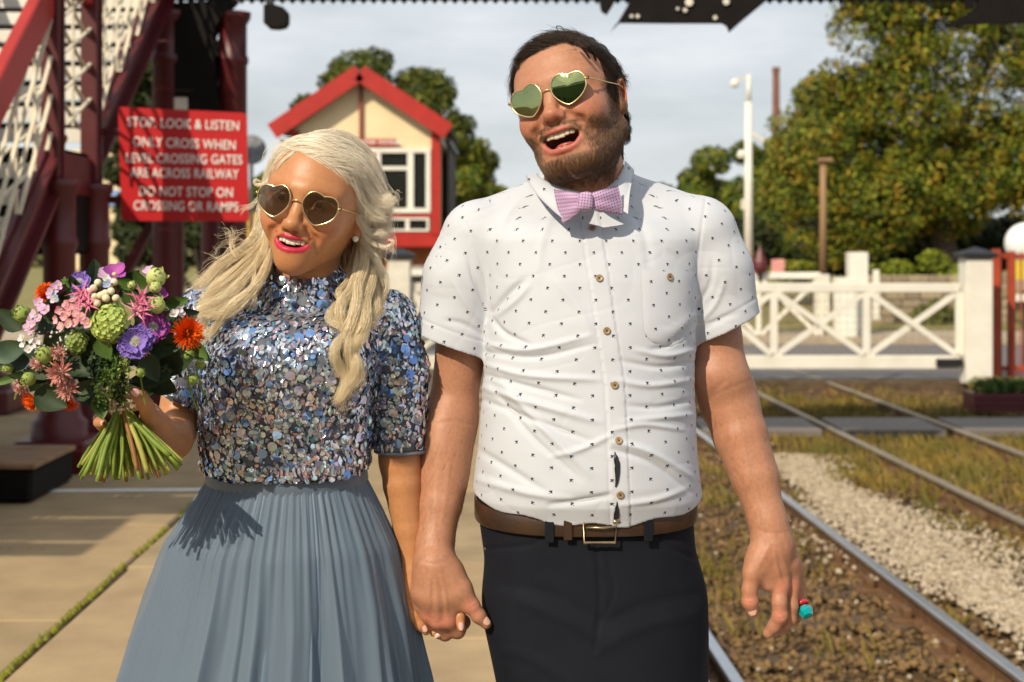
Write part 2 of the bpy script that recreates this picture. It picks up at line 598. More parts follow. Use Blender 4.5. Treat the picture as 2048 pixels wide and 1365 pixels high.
def moss_at(x, y, sx_, sy_, sz_):
    b = len(mv) * 6
    q = np.array([(1, 0, 0), (-1, 0, 0), (0, 1, 0), (0, -1, 0), (0, 0, 1), (0, 0, -.3)]) * gm.uniform(.6, 1.2, (6, 1)) * (sx_, sy_, sz_) + (x, y, -.012)
    mv.append(q)
    mf.extend([(b + a, b + c, b + d) for a, c, d in ((0, 2, 4), (2, 1, 4), (1, 3, 4), (3, 0, 4))])
for i in range(1, len(colx) - 1):                      # moss in the joints
    y = 2.4
    while y < 12:
        y += .018
        if i == 5:
            if not (4.4 < y < 6.42 or 6.62 < y < 7.3 or 7.6 < y < 9.9): continue
        elif vnoise(np.array([[i * 3.1, y, 0]]), 1.6, 5)[0] < .05: continue
        x = colx[i] - 0.022 * y * (0.5 + i / 14)
        moss_at(x + gm.normal(0, .005), y, gm.uniform(.009, .017), gm.uniform(.012, .03), gm.uniform(.018, .030))
for (x, y, L_) in ((-2.4, 6.75, .5), (-3.2, 7.9, .9), (-2.6, 7.9, .4), (-3.6, 6.6, .7), (-3.3, 7.2, .6)):
    for q in range(int(L_ * 45)): moss_at(x + gm.uniform(-.5, .5) * L_, y + gm.normal(0, .008), .022, .014, gm.uniform(.008, .02))
o = mk('moss', np.concatenate(mv), np.array(mf), M_moss, plat); o['kind'] = 'stuff'
MB().box((-2.3, 8.3, 0.006), (2.6, 0.075, 0.004), rz=0.045).build('painted_line', M_whiteline, plat)

near_track = thing('railway_track', (1.8, 8, RAIL_Z), 'near railway track with shiny worn rails beside the platform edge', 'railway track', 'railway tracks')
far_track = thing('railway_track', (4.6, 10, RAIL_Z), 'far railway track with dull rusty rails beyond the pale stones', 'railway track', 'railway tracks')
CHAIR = [None]
def rail_line(x0, y0, top, t):
    def at(y): return x0 + TD * (y - y0) - 0.00015 * (y - 14) ** 2
    P = np.array([(at(y), y, 0) for y in np.linspace(2, 60, 30)])
    b, h = MB(), MB()
    def sweep(prof, z0):
        V = []
        for p in P:
            for dx, dz in prof: V.append((p[0] + dx, p[1], z0 + dz))
        n = len(prof)
        return V, [(j * n + i, j * n + (i + 1) % n, (j + 1) * n + (i + 1) % n, (j + 1) * n + i) for j in range(len(P) - 1) for i in range(n)]
    b.add(*sweep([(-.07, -.15), (.07, -.15), (.07, -.135), (.012, -.115), (.012, -.045), (.036, -.03), (-.036, -.03), (-.012, -.045), (-.012, -.115), (-.07, -.135)], RAIL_Z))
    h.add(*sweep([(-.036, -.0295), (.036, -.0295), (.036, -.006), (.030, 0), (-.030, 0), (-.036, -.006)], RAIL_Z))
    w = b.build('rail', M_rust, t, False)
    h.build('rail_head', top, w, False)
    for y in np.arange(4.2, 26, 0.76):                 # cast chairs with wooden keys
        if CHAIR[0] is None:
            CHAIR[0] = MB().box((0, 0, -.135), (.36, .18, .04), ch=.008).box((-.085, 0, -.10), (.05, .15, .09), ch=.008).box((.085, 0, -.10), (.05, .15, .09), ch=.008).build('rail_chair', M_rust, w)
            CHAIR[0].location = (at(y) - t.location.x, y - t.location.y, 0)
        else:
            share('rail_chair', CHAIR[0], w, (at(y) - t.location.x, y - t.location.y, 0))
    return at
ra = rail_line(1.11, 7.08, M_steel, near_track)
rb = rail_line(2.54, 7.2, M_steel, near_track)
rc = rail_line(3.93, 11.3, M_dullrail, far_track)
rd = rail_line(5.34, 11.3, M_dullrail, far_track)
CHAIR[0].data.transform(Matrix.Translation(Vector((near_track.location.x, near_track.location.y, near_track.location.z))))
SLEEPER = [None]
for i, y in enumerate(np.arange(4.2, 26, 0.76)):
    for t, fa, fb in ((near_track, ra, rb), (far_track, rc, rd)):
        x = (fa(y) + fb(y)) / 2
        p = (x - t.location.x, y - t.location.y, -.205 + r.uniform(-.008, .004))
        if SLEEPER[0] is None:
            SLEEPER[0] = mk('sleeper', MB().box((0, 0, 0), (2.55, .25, .12), ch=.015).V[0] + np.array(list(t['_w'])), MB().box((0, 0, 0), (2.55, .25, .12), ch=.015).F, M_sleeper, t)
            SLEEPER[0].location = p
        else:
            share('sleeper', SLEEPER[0], t, p, rot=(0, 0, r.uniform(-.01, .01) + .03))

def stones(name, n, fx, fy, size, m, seed, zoff=0.0):
    g = np.random.default_rng(seed)
    base = np.array([(1, 0, 0), (-1, 0, 0), (0, 1, 0), (0, -1, 0), (0, 0, 1), (0, 0, -1)], float)
    F8 = np.array([(0, 2, 4), (2, 1, 4), (1, 3, 4), (3, 0, 4), (2, 0, 5), (1, 2, 5), (3, 1, 5), (0, 3, 5)])
    Y = fy(g, n); X = fx(g, Y, n)
    sz = size[0] * (size[1] / size[0]) ** g.uniform(0, 1, n)
    V = base[None] * g.uniform(0.55, 1.2, (n, 6, 1)) * sz[:, None, None] * np.array([1, 1, .7])
    a = g.uniform(0, 6.28, n)
    c, s = np.cos(a)[:, None], np.sin(a)[:, None]
    tilt = g.uniform(-.6, .6, n)[:, None]
    x, y, z = V[..., 0] * c - V[..., 1] * s, V[..., 0] * s + V[..., 1] * c, V[..., 2]
    y, z = y * np.cos(tilt) - z * np.sin(tilt), y * np.sin(tilt) + z * np.cos(tilt)
    V = np.stack([x + X[:, None], y + Y[:, None], z + GZ + .02 + zoff + sz[:, None] * .25 * g.uniform(-.2, 1.2, (n, 1))], -1).reshape(-1, 3)
    F = (F8[None] + 6 * np.arange(n)[:, None, None]).reshape(-1, 3)
    return mk(name, V, F, m)
fy_near = lambda g, n: 4.6 + 13 * g.uniform(0, 1, n) ** 1.4
tag(stones('track_ballast', 11000, lambda g, Y, n: g.uniform(0.75, 3.0, n) + TD * (Y - 7), fy_near, (.015, .045), M_stone_b, 1),
    'brown earthy ballast between the two shiny rails', 'ballast', kind='stuff')
def fx_pale(g, Y, n): return 3.06 + TD * (Y - 9) + g.normal(0, .23, n) * (1 + .5 * np.sin(Y * 1.3))
tag(stones('pale_gravel', 12000, fx_pale, lambda g, n: g.uniform(6.6, 15.2, n), (.014, .036), M_stone_w, 2, 0.05),
    'strip of pale stones heaped between the two tracks', 'gravel', kind='stuff')
tag(stones('loose_pale_stones', 900, lambda g, Y, n: g.uniform(.8, 6.4, n) + TD * (Y - 7), fy_near, (.012, .034), M_stone_w, 3, .012),
    'scattered pale stones lying loose on the brown ballast', 'gravel', kind='stuff')
tag(stones('far_ballast', 9000, lambda g, Y, n: g.uniform(2.8, 9, n) + TD * (Y - 7), lambda g, n: g.uniform(7, 22, n), (.02, .05), M_stone_b, 4),
    'brown ballast and earth around the far rails', 'ballast', kind='stuff')

def blades(name, spots, m, hgt, seed, label, per=26):
    g = np.random.default_rng(seed)
    V, F = [], []
    n = 0
    for (x, y, rad, k) in spots:
        for _ in range(int(per * k)):
            a, rr = g.uniform(0, 6.28), rad * math.sqrt(g.uniform())
            bx, by = x + rr * math.cos(a), y + rr * math.sin(a)
            h = hgt * g.uniform(.4, 1.2); d = g.uniform(0, 6.28); w = g.uniform(.003, .007); le = h * g.uniform(.2, .8)
            dx, dy = math.cos(d), math.sin(d)
            V += [(bx - dy * w, by + dx * w, GZ), (bx + dy * w, by - dx * w, GZ), (bx + dx * le * .4 + dy * w, by + dy * le * .4 - dx * w, GZ + h * .6), (bx + dx * le, by + dy * le, GZ + h)]
            F += [(n, n + 1, n + 2), (n, n + 2, n + 3)]
            n += 4
    return tag(mk(name, V, F, m), label, 'grass', kind='stuff')
g = np.random.default_rng(11)
spots = []
for _ in range(330):
    y = g.uniform(5, 22)
    band = g.choice(5, p=[.13, .13, .2, .3, .24])
    x = [g.normal(1.25, .15), g.normal(2.3, .25), g.normal(3.7, .22), g.normal(4.6, .45), g.normal(6.0, .7)][band] + TD * (y - 9)
    spots.append((x, y, g.uniform(.08, .32), g.uniform(.4, 1.6)))
for _ in range(260):                                   # thick tufts beyond the boarded crossing
    y = g.uniform(13, 20.5)
    spots.append((g.uniform(3, 6.2), y, .35, 1.2))
blades('trackside_grass', spots, M_grass, .15, 12, 'dry yellow green weeds growing between the rails')

# boarded foot crossing over both tracks, road beyond, kerbs
o = thing('boarded_crossing', (4, 17, RAIL_Z), 'grey boarded foot crossing laid across both tracks', 'crossing')
x = -1.2
edges = [-1.2, ra(17) - .11, ra(17) + .11, rb(17) - .11, rb(17) + .11, rc(17) - .11, rc(17) + .11, rd(17) - .11, rd(17) + .11, 9.5]
for i in range(0, 10, 2):
    for j in range(5):
        MB().box(((edges[i] + edges[i + 1]) / 2, 16.62 + j * .235, RAIL_Z - .05), (edges[i + 1] - edges[i] - .01, .225, .09), ch=.008).build('plank', M_board, o)
MB().box((4, 17.05, RAIL_Z - .17), (10.6, 1.0, .12)).build('bearer', M_sleeper, o)
def flat(name, x0, x1, y0, y1, z, m):
    return tag(mk(name, [(x0, y0, z), (x1, y0, z), (x1, y1, z), (x0, y1, z)], [(0, 1, 2, 3)], m), kind='structure')
flat('crossing_road', -30, 40, 22.6, 30.2, RAIL_Z - .006, M_tarmac)
flat('pavement', -30, 40, 30.2, 33, RAIL_Z + .10, M_concrete)
tag(MB().box((4, 30.15, RAIL_Z + .04), (60, .14, .14)).build('kerb', M_concrete), kind='structure')
tag(MB().box((2.4, 22.2, RAIL_Z - .1), (18, .22, .24), ch=.02).build('road_edge_beam', M_sleeper), 'dark timber edging beam along the near side of the crossing road', 'beam')
M_lawn = mat('verge_grass', (0.27, 0.22, 0.07), 0.9, col2=(0.15, 0.14, 0.035), scale=2, bump=.03, bscale=30)
flat('verge', -600, 600, 33, 900, RAIL_Z + .12, M_lawn)

# ---------------------------------------------------------------- level crossing gates, posts, lamps
def gate_post(px, Y, w, ptop, pbot, label, cap=True, m=M_white):
    c = W(px, pbot, Y); top = W(px, ptop, Y)[2]
    t = thing('gate_post', c, label, 'gate post', 'white crossing gate posts')
    MB().box((c[0], Y, (c[2] + top) / 2), (w, w, top - c[2]), ch=.012).build('post', m, t)
    if cap:
        s = w * .5
        MB().box((c[0], Y, top + .03), (w * 1.34, w * 1.34, .07), ch=.015).build('cap_base', M_black, t)
        MB().add([(c[0] - s * 1.2, Y - s * 1.2, top + .067), (c[0] + s * 1.2, Y - s * 1.2, top + .067), (c[0] + s * 1.2, Y + s * 1.2, top + .067), (c[0] - s * 1.2, Y + s * 1.2, top + .067), (c[0], Y, top + .16)],
                 [(0, 1, 4), (1, 2, 4), (2, 3, 4), (3, 0, 4), (3, 2, 1, 0)]).build('cap', M_black, t)
    return t
gate_post(1951, 22.0, .40, 515, 768, 'broad white gate post with black cap beside the red railings')
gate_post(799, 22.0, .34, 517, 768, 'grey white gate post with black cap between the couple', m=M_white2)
gate_post(1714, 31.5, .40, 505, 690, 'plain white post without cap behind the middle of the near gate', cap=False)
gate_post(1690, 31.0, .42, 556, 678, 'short thick white post standing in front of the taller uncapped one', cap=False)
gate_post(1643, 31.5, .30, 549, 640, 'low white post at the end of the far gate', cap=False, m=M_white2)
gate_post(1752, 34, .14, 540, 640, 'small slim white post in front of the green bush', cap=False)

def gate(name, x0, x1, Y, z0, z1, nb, label, xs=None, m=M_white, yaw=0.0):
    t = thing(name, ((x0 + x1) / 2, Y, z0), label, 'gate', 'white crossing gates')
    def P(x, z): return (x, Y + (x - x0) * yaw, z)
    MB().bar(P(x0, z1 - .06), P(x1, z1 - .06), .10, .14, ch=.01).build('top_rail', m, t)
    MB().bar(P(x0, z0 + .10), P(x1, z0 + .10), .12, .20, ch=.01).build('bottom_rail', m, t)
    ex = np.linspace(x0, x1, nb + 1) if xs is None else np.array(xs)
    for i, x in enumerate(ex):
        MB().bar(P(x, z0 + .2), P(x, z1 - .13), .085, .11, up=(1, 0, 0), ch=.008).build('upright', m, t)
    for a, b in zip(ex[:-1], ex[1:]):
        p, q = P(a + .05, z0 + .22), P(b - .05, z1 - .15)
        MB().bar(p, q, .05, .085).build('brace', m, t)
        p, q = P(a + .05, z1 - .15), P(b - .05, z0 + .22)
        MB().bar((p[0], p[1] - .052, p[2]), (q[0], q[1] - .052, q[2]), .05, .085).build('brace', m, t)
    # wire mesh across the lower half
    g_ = MB()
    for x in np.arange(x0 + .1, x1, .11): g_.bar((x, Y + .02 + (x - x0) * yaw, z0 + .2), (x, Y + .02 + (x - x0) * yaw, z1 - .13), .005, .005, up=(1, 0, 0))
    for z in np.arange(z0 + .26, z1 - .15, .11): g_.bar(P(x0, z), P(x1, z), .005, .005)
    o = g_.build('wire_mesh', M_dullrail, t); o['kind'] = 'stuff'
    return t
zt = W(0, 568, 22)[2]; zb = W(0, 738, 22)[2]
xg = [W(p, 0, 22)[0] for p in (1392, 1548, 1733, 1918)]
gate('crossing_gate', xg[0], xg[3], 22, zb, zt, 3, 'white crossing gate with diagonal braces beside the broad capped post', xs=xg)
MB().box((W(1905, 0, 22)[0], 21.86, zb + .12), (.42, .06, .13), ch=.01).build('hinge_strap', M_black, bpy.data.objects['crossing_gate']) if False else None
t = bpy.data.objects['crossing_gate']
MB().box((W(1895, 0, 22)[0], 21.9, zb + .10), (.40, .07, .12), ch=.01).build('hinge_strap', M_black, t)
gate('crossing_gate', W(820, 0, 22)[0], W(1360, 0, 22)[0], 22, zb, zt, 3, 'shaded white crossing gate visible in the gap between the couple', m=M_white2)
gate('crossing_gate', W(1395, 0, 31.5)[0], W(1640, 0, 31.5)[0], 31.5, W(0, 690, 31.5)[2], W(0, 546, 31.5)[2], 2, 'far white crossing gate seen behind the near one')
gate('crossing_gate', W(790, 0, 31.5)[0], W(1000, 0, 31.5)[0], 31.5, W(0, 690, 31.5)[2], W(0, 540, 31.5)[2], 2, 'far white crossing gate below the signal box')

# diamond red lamp and red base on top of the far gate
c = W(1520, 548, 31.4)
t = thing('gate_lamp', c, 'dark red pointed lamp standing on the far white gate', 'lamp')
MB().lathe(c, [(.09, 0), (.15, .07), (.17, .14), (.16, .26), (.10, .38), (.05, .50), (.015, .62)], 8).build('lamp_body', M_red, t)
MB().lathe(c - np.array([0, 0, .14]), [(.05, 0), (.05, .14)], 8).build('bracket', M_black, t)
c = W(1556, 545, 33)
tag(MB().box((c[0], c[1], c[2] + .11), (.30, .04, .36), ch=.01).box((c[0], c[1] - .025, c[2] + .11), (.18, .012, .28)).build('small_notice', mat('pale_red_notice', (0.75, 0.33, 0.30), .6, amt=.3, scale=4)), 'small pink and white notice behind the far gate', 'notice')

def pole(name, px, Y, w, ptop, pbot, m, label, cat):
    b = W(px, pbot, Y); tp = W(px, ptop, Y)
    t = thing(name, b, label, cat)
    MB().tube([b, (b + tp) / 2, tp], [w / 2, w / 2 * .95, w / 2 * .85], 12).build('shaft', m, t, True)
    return t, b, tp
t, b, tp = pole('lamp_pole', 1497, 34, .205, 205, 540, M_white, 'tall white pole with small fittings near the road', 'pole')
MB().tube([tp, W(1498, 150, 34)], [.06, .05], 8).build('upper_shaft', M_white, t, True)
MB().box(W(1496, 528, 34), (.5, .4, .16), ch=.02).build('red_base', M_brightred, t)
MB().bar(W(1505, 268, 34), W(1528, 283, 34), .07, .07).build('arm', M_white2, t)
MB().lathe(W(1483, 318, 34), [(.02, 0), (.09, .03), (.11, .12), (.05, .2)], 10).build('lamp_head', M_white, t)
MB().bar(W(1483, 306, 34), W(1497, 306, 34), .04, .04).build('lamp_bracket', M_white2, t)
MB().lathe(W(1469, 176, 34), [(.03, 0), (.10, .04), (.11, .12), (.04, .2)], 12).build('camera_dome', M_white, t)
MB().bar(W(1469, 158, 34), W(1497, 158, 34), .04, .04).build('camera_arm', M_white2, t)
MB().box(W(1487, 410, 34), (.12, .12, .25), ch=.02).build('junction_box', M_white2, t)
t, b, tp = pole('telegraph_pole', 1646, 33.5, .175, 318, 548, M_wood, 'brown wooden telegraph pole in front of the dark trees', 'pole')
MB().box(W(1650, 320, 33.4), (.34, .12, .09), ch=.01).build('crossarm', M_wood, t)
c0 = W(1552, 480, 190); ct = W(1553, 135, 190)
t = thing('mill_chimney', c0, 'slender red brown brick mill chimney far beyond the trees', 'chimney')
MB().lathe((c0[0], 190, c0[2]), [(.62, 0), (.45, (ct[2] - c0[2]) * .97), (.52, (ct[2] - c0[2]) * .972), (.52, ct[2] - c0[2])], 12).build('stack', mat('dark_brick', (0.22, 0.10, 0.07), .9, amt=.3, scale=1), t)

# red railings, globe and banner at the right edge
t = thing('red_railing', W(2040, 760, 23), 'red railings of upright bars beside the capped white post', 'railing')
z0, z1 = W(0, 752, 23)[2], W(0, 505, 23)[2]
xa, xb = W(1984, 0, 23)[0], W(2230, 0, 23)[0]
M_rail = mat('orange_red_railing', (0.42, 0.06, 0.02), .5, amt=.3, scale=3)
for z in (z0 + .12, z1 - .06): MB().box(((xa + xb) / 2, 23, z), (xb - xa, .05, .07)).build('cross_rail', M_rail, t)
for i, x in enumerate(np.arange(xa + .04, xb, .105)):
    MB().bar((x, 23.0, z0), (x, 23.0, z1), .022, .022, up=(1, 0, 0)).build('bar', M_rail, t)
MB().box((xa + .03, 22.9, (z0 + z1) / 2), (.12, .12, z1 - z0 + .1), ch=.01).build('end_post', M_rail, t)
MB().box((W(2021, 0, 23)[0], 22.95, (z0 + z1) / 2), (.10, .10, z1 - z0 + .04), ch=.01).build('middle_post', M_rail, t)
c = W(2052, 487, 25)
t = thing('globe_lamp', c, 'white globe lamp showing above the red railings', 'lamp')
th = np.linspace(-1.45, 1.5, 14)
MB().lathe(c, [(.36 * math.cos(a), .36 * math.sin(a)) for a in th], 24).build('globe', mat('white_globe', (.85, .85, .83), .25, amt=.05), t, True)
MB().tube([c + (0, 0, -.35), W(2052, 760, 25)], .05, 10).build('stem', M_black, t)
c = W(2044, 545, 24.2)
t = thing('notice_board', W(2044, 600, 24.2), 'yellow and white notice hung behind the red railings', 'notice')
MB().box(W(2050, 540, 24.2), (.42, .03, .32)).build('yellow_panel', mat('yellow_print', (.75, .58, .06), .6, amt=.2), t)
MB().box(W(2050, 570, 24.2), (.42, .03, .18)).build('grey_panel', M_concrete, t)
MB().box(W(2050, 596, 24.2), (.42, .03, .12)).build('white_panel', M_white, t)

# ---------------------------------------------------------------- signal box
YB = 35.0
sx = lambda p: W(p, 0, YB)[0]
sz = lambda p: W(0, p, YB)[2]
box_t = thing('signal_box', (sx(722), YB + 3, GZ), 'cream and red signal box with steep gable roof and white windows', 'building')
xl, xr = sx(582), sx(880)
D = 5.0
mb = MB()
mb.prism([(xl, sz(470)), (xr, sz(470)), (xr, sz(262)), (sx(722), sz(163)), (xl, sz(262))], YB + .05, YB + D)
mb.build('upper_wall', M_cream, box_t)
MB().box(((xl + xr) / 2, YB + .3 + D / 2, (GZ + sz(489)) / 2), (xr - xl - .3, D - .4, sz(489) - GZ)).build('brick_base', M_brick, box_t)
nrow = int((sz(489) - GZ) / .115)
src = None
for i in range(nrow):
    for j, x in enumerate(np.arange(xl + .16 + (i % 2) * .12, xr - .15, .24)):
        if sz(489) - GZ - .115 * i < 1.2 or x > sx(740):
            if src is None:
                src = MB().box((0, 0, 0), (.225, .05, .10), ch=.008).build('brick', M_brick, box_t)
                src.location = (x - box_t.location.x, YB + .49 - box_t.location.y, .06 + .115 * i)
            elif len([1]) and i * 30 + j < 900 and x > sx(745):
                share('brick', src, box_t, (x - box_t.location.x, YB + .49 - box_t.location.y, .06 + .115 * i))
MB().box(((xl + xr) / 2, YB + .02 + D / 2, sz(479)), (xr - xl + .16, D + .1, sz(462) - sz(494)), ch=.02).build('red_sill_band', M_brightred, box_t)
MB().box(((xl + xr) / 2, YB - .015, sz(432)), (xr - xl, .07, .07)).build('red_rail', M_brightred, box_t)
for px in (rd_ for rd_ in (590, 872)): MB().box((sx(px), YB - .01, (sz(262) + sz(470)) / 2), (.22, .10, sz(262) - sz(470)), ch=.01).build('corner_post', M_brightred, box_t)
MB().box((sx(722), YB + .0, (sz(168) + sz(284)) / 2), (.085, .07, sz(168) - sz(284))).build('king_post', mat('brown_red_trim', (.30, .06, .02), .5), box_t)
# barge boards, roof slopes
pk, el, er = (sx(722), sz(147)), (sx(549), sz(264)), (sx(898), sz(264))
for e in (el, er):
    MB().bar((e[0], YB - .34, e[1] - .02), (pk[0], YB - .34, pk[1] - .02), .08, .40, up=(0, 0, 1)).build('barge_board', M_brightred, box_t)
    a = np.array([e[0], 0, e[1]]); b = np.array([pk[0], 0, pk[1]])
    v = (b - a); nrm = np.array([-v[2], 0, v[0]]); nrm = nrm / np.linalg.norm(nrm) * (1 if e[0] < pk[0] else -1)
    p0, p1 = a + nrm * .03, b + nrm * .03
    q0, q1 = a + nrm * .13, b + nrm * .13
    MB().add([(p[0], y, p[2]) for y in (YB - .29, YB + D + .3) for p in (p0, p1, q1, q0)],
             [(0, 1, 2, 3), (7, 6, 5, 4), (0, 4, 5, 1), (1, 5, 6, 2), (2, 6, 7, 3), (3, 7, 4, 0)]).build('roof', M_slate, box_t)
MB().box((er[0] - .02, YB + D / 2, er[1] - .24), (.12, D + .3, .14)).build('gutter', M_black, box_t)
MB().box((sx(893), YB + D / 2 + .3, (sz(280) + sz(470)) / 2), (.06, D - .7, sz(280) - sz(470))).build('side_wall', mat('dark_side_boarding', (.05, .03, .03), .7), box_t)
for x in (sx(600),): MB().box((xl - .2, YB + D / 2, sz(285)), (.1, D, .15)).build('gutter', M_black, box_t)
# windows: frame with panes set behind
def window(x0, x1, y0, y1, bars_v, bars_h, fw=.11):
    X0, X1, Z0, Z1 = sx(x0), sx(x1), sz(y1), sz(y0)
    f = MB().box(((X0 + X1) / 2, YB - .02, Z1 - fw / 2), (X1 - X0, .10, fw)).box(((X0 + X1) / 2, YB - .02, Z0 + fw / 2), (X1 - X0, .10, fw))
    f.box((X0 + fw / 2, YB - .02, (Z0 + Z1) / 2), (fw, .098, Z1 - Z0 - 2 * fw)).box((X1 - fw / 2, YB - .02, (Z0 + Z1) / 2), (fw, .098, Z1 - Z0 - 2 * fw))
    w = f.build('window', M_white, box_t)
    for p, ww in bars_v: MB().box((sx(p), YB - .015, (Z0 + Z1) / 2), (ww, .08, Z1 - Z0 - 2 * fw)).build('mullion', M_white, w)
    for p, pa, pb in bars_h: MB().box(((sx(pa) + sx(pb)) / 2, YB - .012, sz(p)), (sx(pb) - sx(pa), .07, .09)).build('glazing_bar', M_white, w)
    xs = [x0] + [p for p, _ in bars_v] + [x1]
    for a, b in zip(xs[:-1], xs[1:]):
        MB().box(((sx(a) + sx(b)) / 2, YB + .02, (Z0 + Z1) / 2), (sx(b) - sx(a) - .04, .02, Z1 - Z0 - .1)).build('pane', M_glass, w)
    return w
window(598, 861, 297, 426, [(640, .09), (696, .12), (757, .12), (821, .15)], [(337, 600, 640), (337, 640, 696), (337, 700, 755), (337, 760, 815)])
window(600, 858, 436, 463, [(650, .09), (705, .09), (760, .09), (815, .09)], [], fw=.05)
MB().box((sx(742), YB - .07, sz(286)), (sx(794) - sx(690), .04, .18), ch=.01).build('name_board', M_brightred, box_t)
def text(name, body_, c, size, m, parent, bold=0.0, spacing=1.0, depth=.004, width=None, rot=0.0):
    cu = bpy.data.curves.new(name, 'FONT')
    cu.body = body_
    cu.size = size
    cu.align_x = 'CENTER'; cu.align_y = 'CENTER'
    cu.extrude = depth
    cu.offset = bold
    cu.space_character = spacing
    tmp = bpy.data.objects.new(name, cu)
    COL.objects.link(tmp)
    bpy.context.view_layer.update()
    me = bpy.data.meshes.new_from_object(tmp.evaluated_get(bpy.context.evaluated_depsgraph_get()))
    me.name = name
    bpy.data.objects.remove(tmp)
    me.materials.clear(); me.materials.append(m)
    o = bpy.data.objects.new(name, me)
    COL.objects.link(o)
    o.parent = parent
    o.rotation_euler = (R_(90), R_(rot), 0)
    o.location = tuple(np.asarray(c, float) - woff(parent))
    if width:
        xs = [v.co.x for v in me.vertices]
        o.scale = (width / (max(xs) - min(xs)), 1, 1)
    return o
text('lettering', 'RAMSBOTTOM  STATION', (sx(742), YB - .095, sz(286)), .125, M_letter, box_t, .004)
# the stair landing and dark underside right of the box
t = thing('parked_car', W(850, 655, 33), 'pale parked car half hidden behind the gate below the signal box', 'car')
c = W(858, 655, 33)
V_, F_ = [], []
prof = [(-1.9, .28), (-1.95, .62), (-1.5, .85), (-.9, 1.38), (.7, 1.42), (1.35, .95), (1.9, .85), (2.0, .5), (1.95, .28)]
MB().prism([(c[0] + a, c[2] + b) for a, b in prof], 33, 34.6).build('car_body', mat('car_paint', (.55, .5, .42), .3, metal=.2, coat=.6), t)
MB().prism([(c[0] + a, c[2] + b) for a, b in [(-1.35, .9), (-.85, 1.3), (.62, 1.34), (1.15, .95)]], 32.985, 33.2).build('car_window', M_glass, t)
for a in (-1.15, 1.2):
    MB().lathe((c[0] + a, 32.98, c[2] + .32), [(.05, 0), (.32, 0), (.32, .2), (.05, .2)], 18, R=rotm(0, -90, 0)).build('wheel', M_black, t)

# ---------------------------------------------------------------- buildings far left, seen between the bridge columns
t = thing('cream_shop', W(210, 520, 45), 'cream shop front with a blue signboard beyond the bridge stairs', 'building')
a, b = W(120, 520, 45), W(262, 300, 45)
MB().box(((a[0] + b[0]) / 2, 47, (GZ + b[2]) / 2), (b[0] - a[0], 4, b[2] - GZ)).build('wall', M_cream, t)
MB().box((W(212, 0, 44.95)[0], 44.93, W(0, 396, 44.9)[2]), (.95, .06, .48)).build('signboard', mat('blue_board', (.22, .35, .66), .5, amt=.15), t)
MB().box((W(205, 0, 44.95)[0], 44.95, W(0, 452, 44.9)[2]), (.40, .08, .52), ch=.01).build('window', mat('orange_timber', (.55, .22, .04), .6, amt=.5, scale=3), t)
MB().box(((a[0] + b[0]) / 2, 44.97, GZ + .7), (b[0] - a[0] - .02, .06, 1.4)).build('plinth', mat('ochre_render', (.5, .3, .12), .8), t)
t = thing('ochre_cabin', W(512, 560, 30), 'ochre yellow trackside cabin just right of the red sign', 'building')
a, b = W(480, 560, 30), W(545, 418, 30)
MB().box(((a[0] + b[0]) / 2, 31, (GZ + b[2]) / 2), (b[0] - a[0], 2, b[2] - GZ), ch=.02).build('wall', mat('ochre_paint', (.62, .36, .05), .6, amt=.15), t)
MB().box(((a[0] + b[0]) / 2, 31, b[2] + .04), (b[0] - a[0] + .2, 2.2, .08)).build('roof', M_slate, t)
c = W(503, 300, 26)
t = thing('round_sign', W(503, 620, 26), 'grey back of a round road sign peeping out behind the red sign', 'sign')
MB().lathe(c, [(.01, 0), (.27, 0), (.27, .02), (.01, .02)], 20, R=rotm(0, 90, 0)).build('disc', mat('galvanised_back', (.35, .37, .40), .5, metal=.4), t)
MB().tube([W(503, 290, 26.05), W(503, 660, 26.05)], .035, 8).build('post', M_dullrail, t)
# awning added out of view, its planks cut to shade the platform and stairs
t = thing('shade_awning', (-6.5, 5, 0), 'unseen awning added left of the footbridge stairs to cast shade', 'awning')
for i in range(11):
    ya = max(2.2, 4.0 - i * 1.0)
    for y0, y1 in ((2.2, 3.25), (3.33, 3.85), (3.93, 4.5), (4.57, 5.4), (5.47, 8.8)):
        if y1 <= ya: continue
        MB().box((-4.1 - i * .42, (max(y0, ya) + y1) / 2, 3.25), (.40, y1 - max(y0, ya), .03)).build('shade_plank', M_dark, t)
for y in (3.3, 6.0, 8.6):
    MB().tube([(-6.4, y, 0), (-6.4, y, 3.2)], .07, 8).build('post', M_red, t)
    MB().bar((-9, y, 3.15), (-4.6, y, 3.15), .08, .12).build('beam', M_red, t)
# unseen building added behind the camera, sized for its reflection in the spectacles
t = thing('reflected_building', (-5, -16, 0), 'long unseen building added behind the photographer to reflect in the sunglasses', 'building')
MB().box((-3, -17, 3.6), (24, 9, 7.4)).build('wall', mat('green_wall_paint', (.10, .17, .07), .6, amt=.3, scale=1.2), t)
MB().prism([(-21.8, 7.3), (-12.2, 7.3), (-17, 9.0)], -15.5, 9.5, axis=0).build('roof', M_slate, t)
for x in (-12.2, -10.2, -8.2, -6.1, -4.0, -1.5, 1, 3.5, 6): MB().box((x, -12.46, 2.0), (1.0, .1, 2.0)).build('window', M_glass, t)
MB().box((-3, -12.4, 6.9), (24, .1, .5)).build('fascia', M_white2, t)
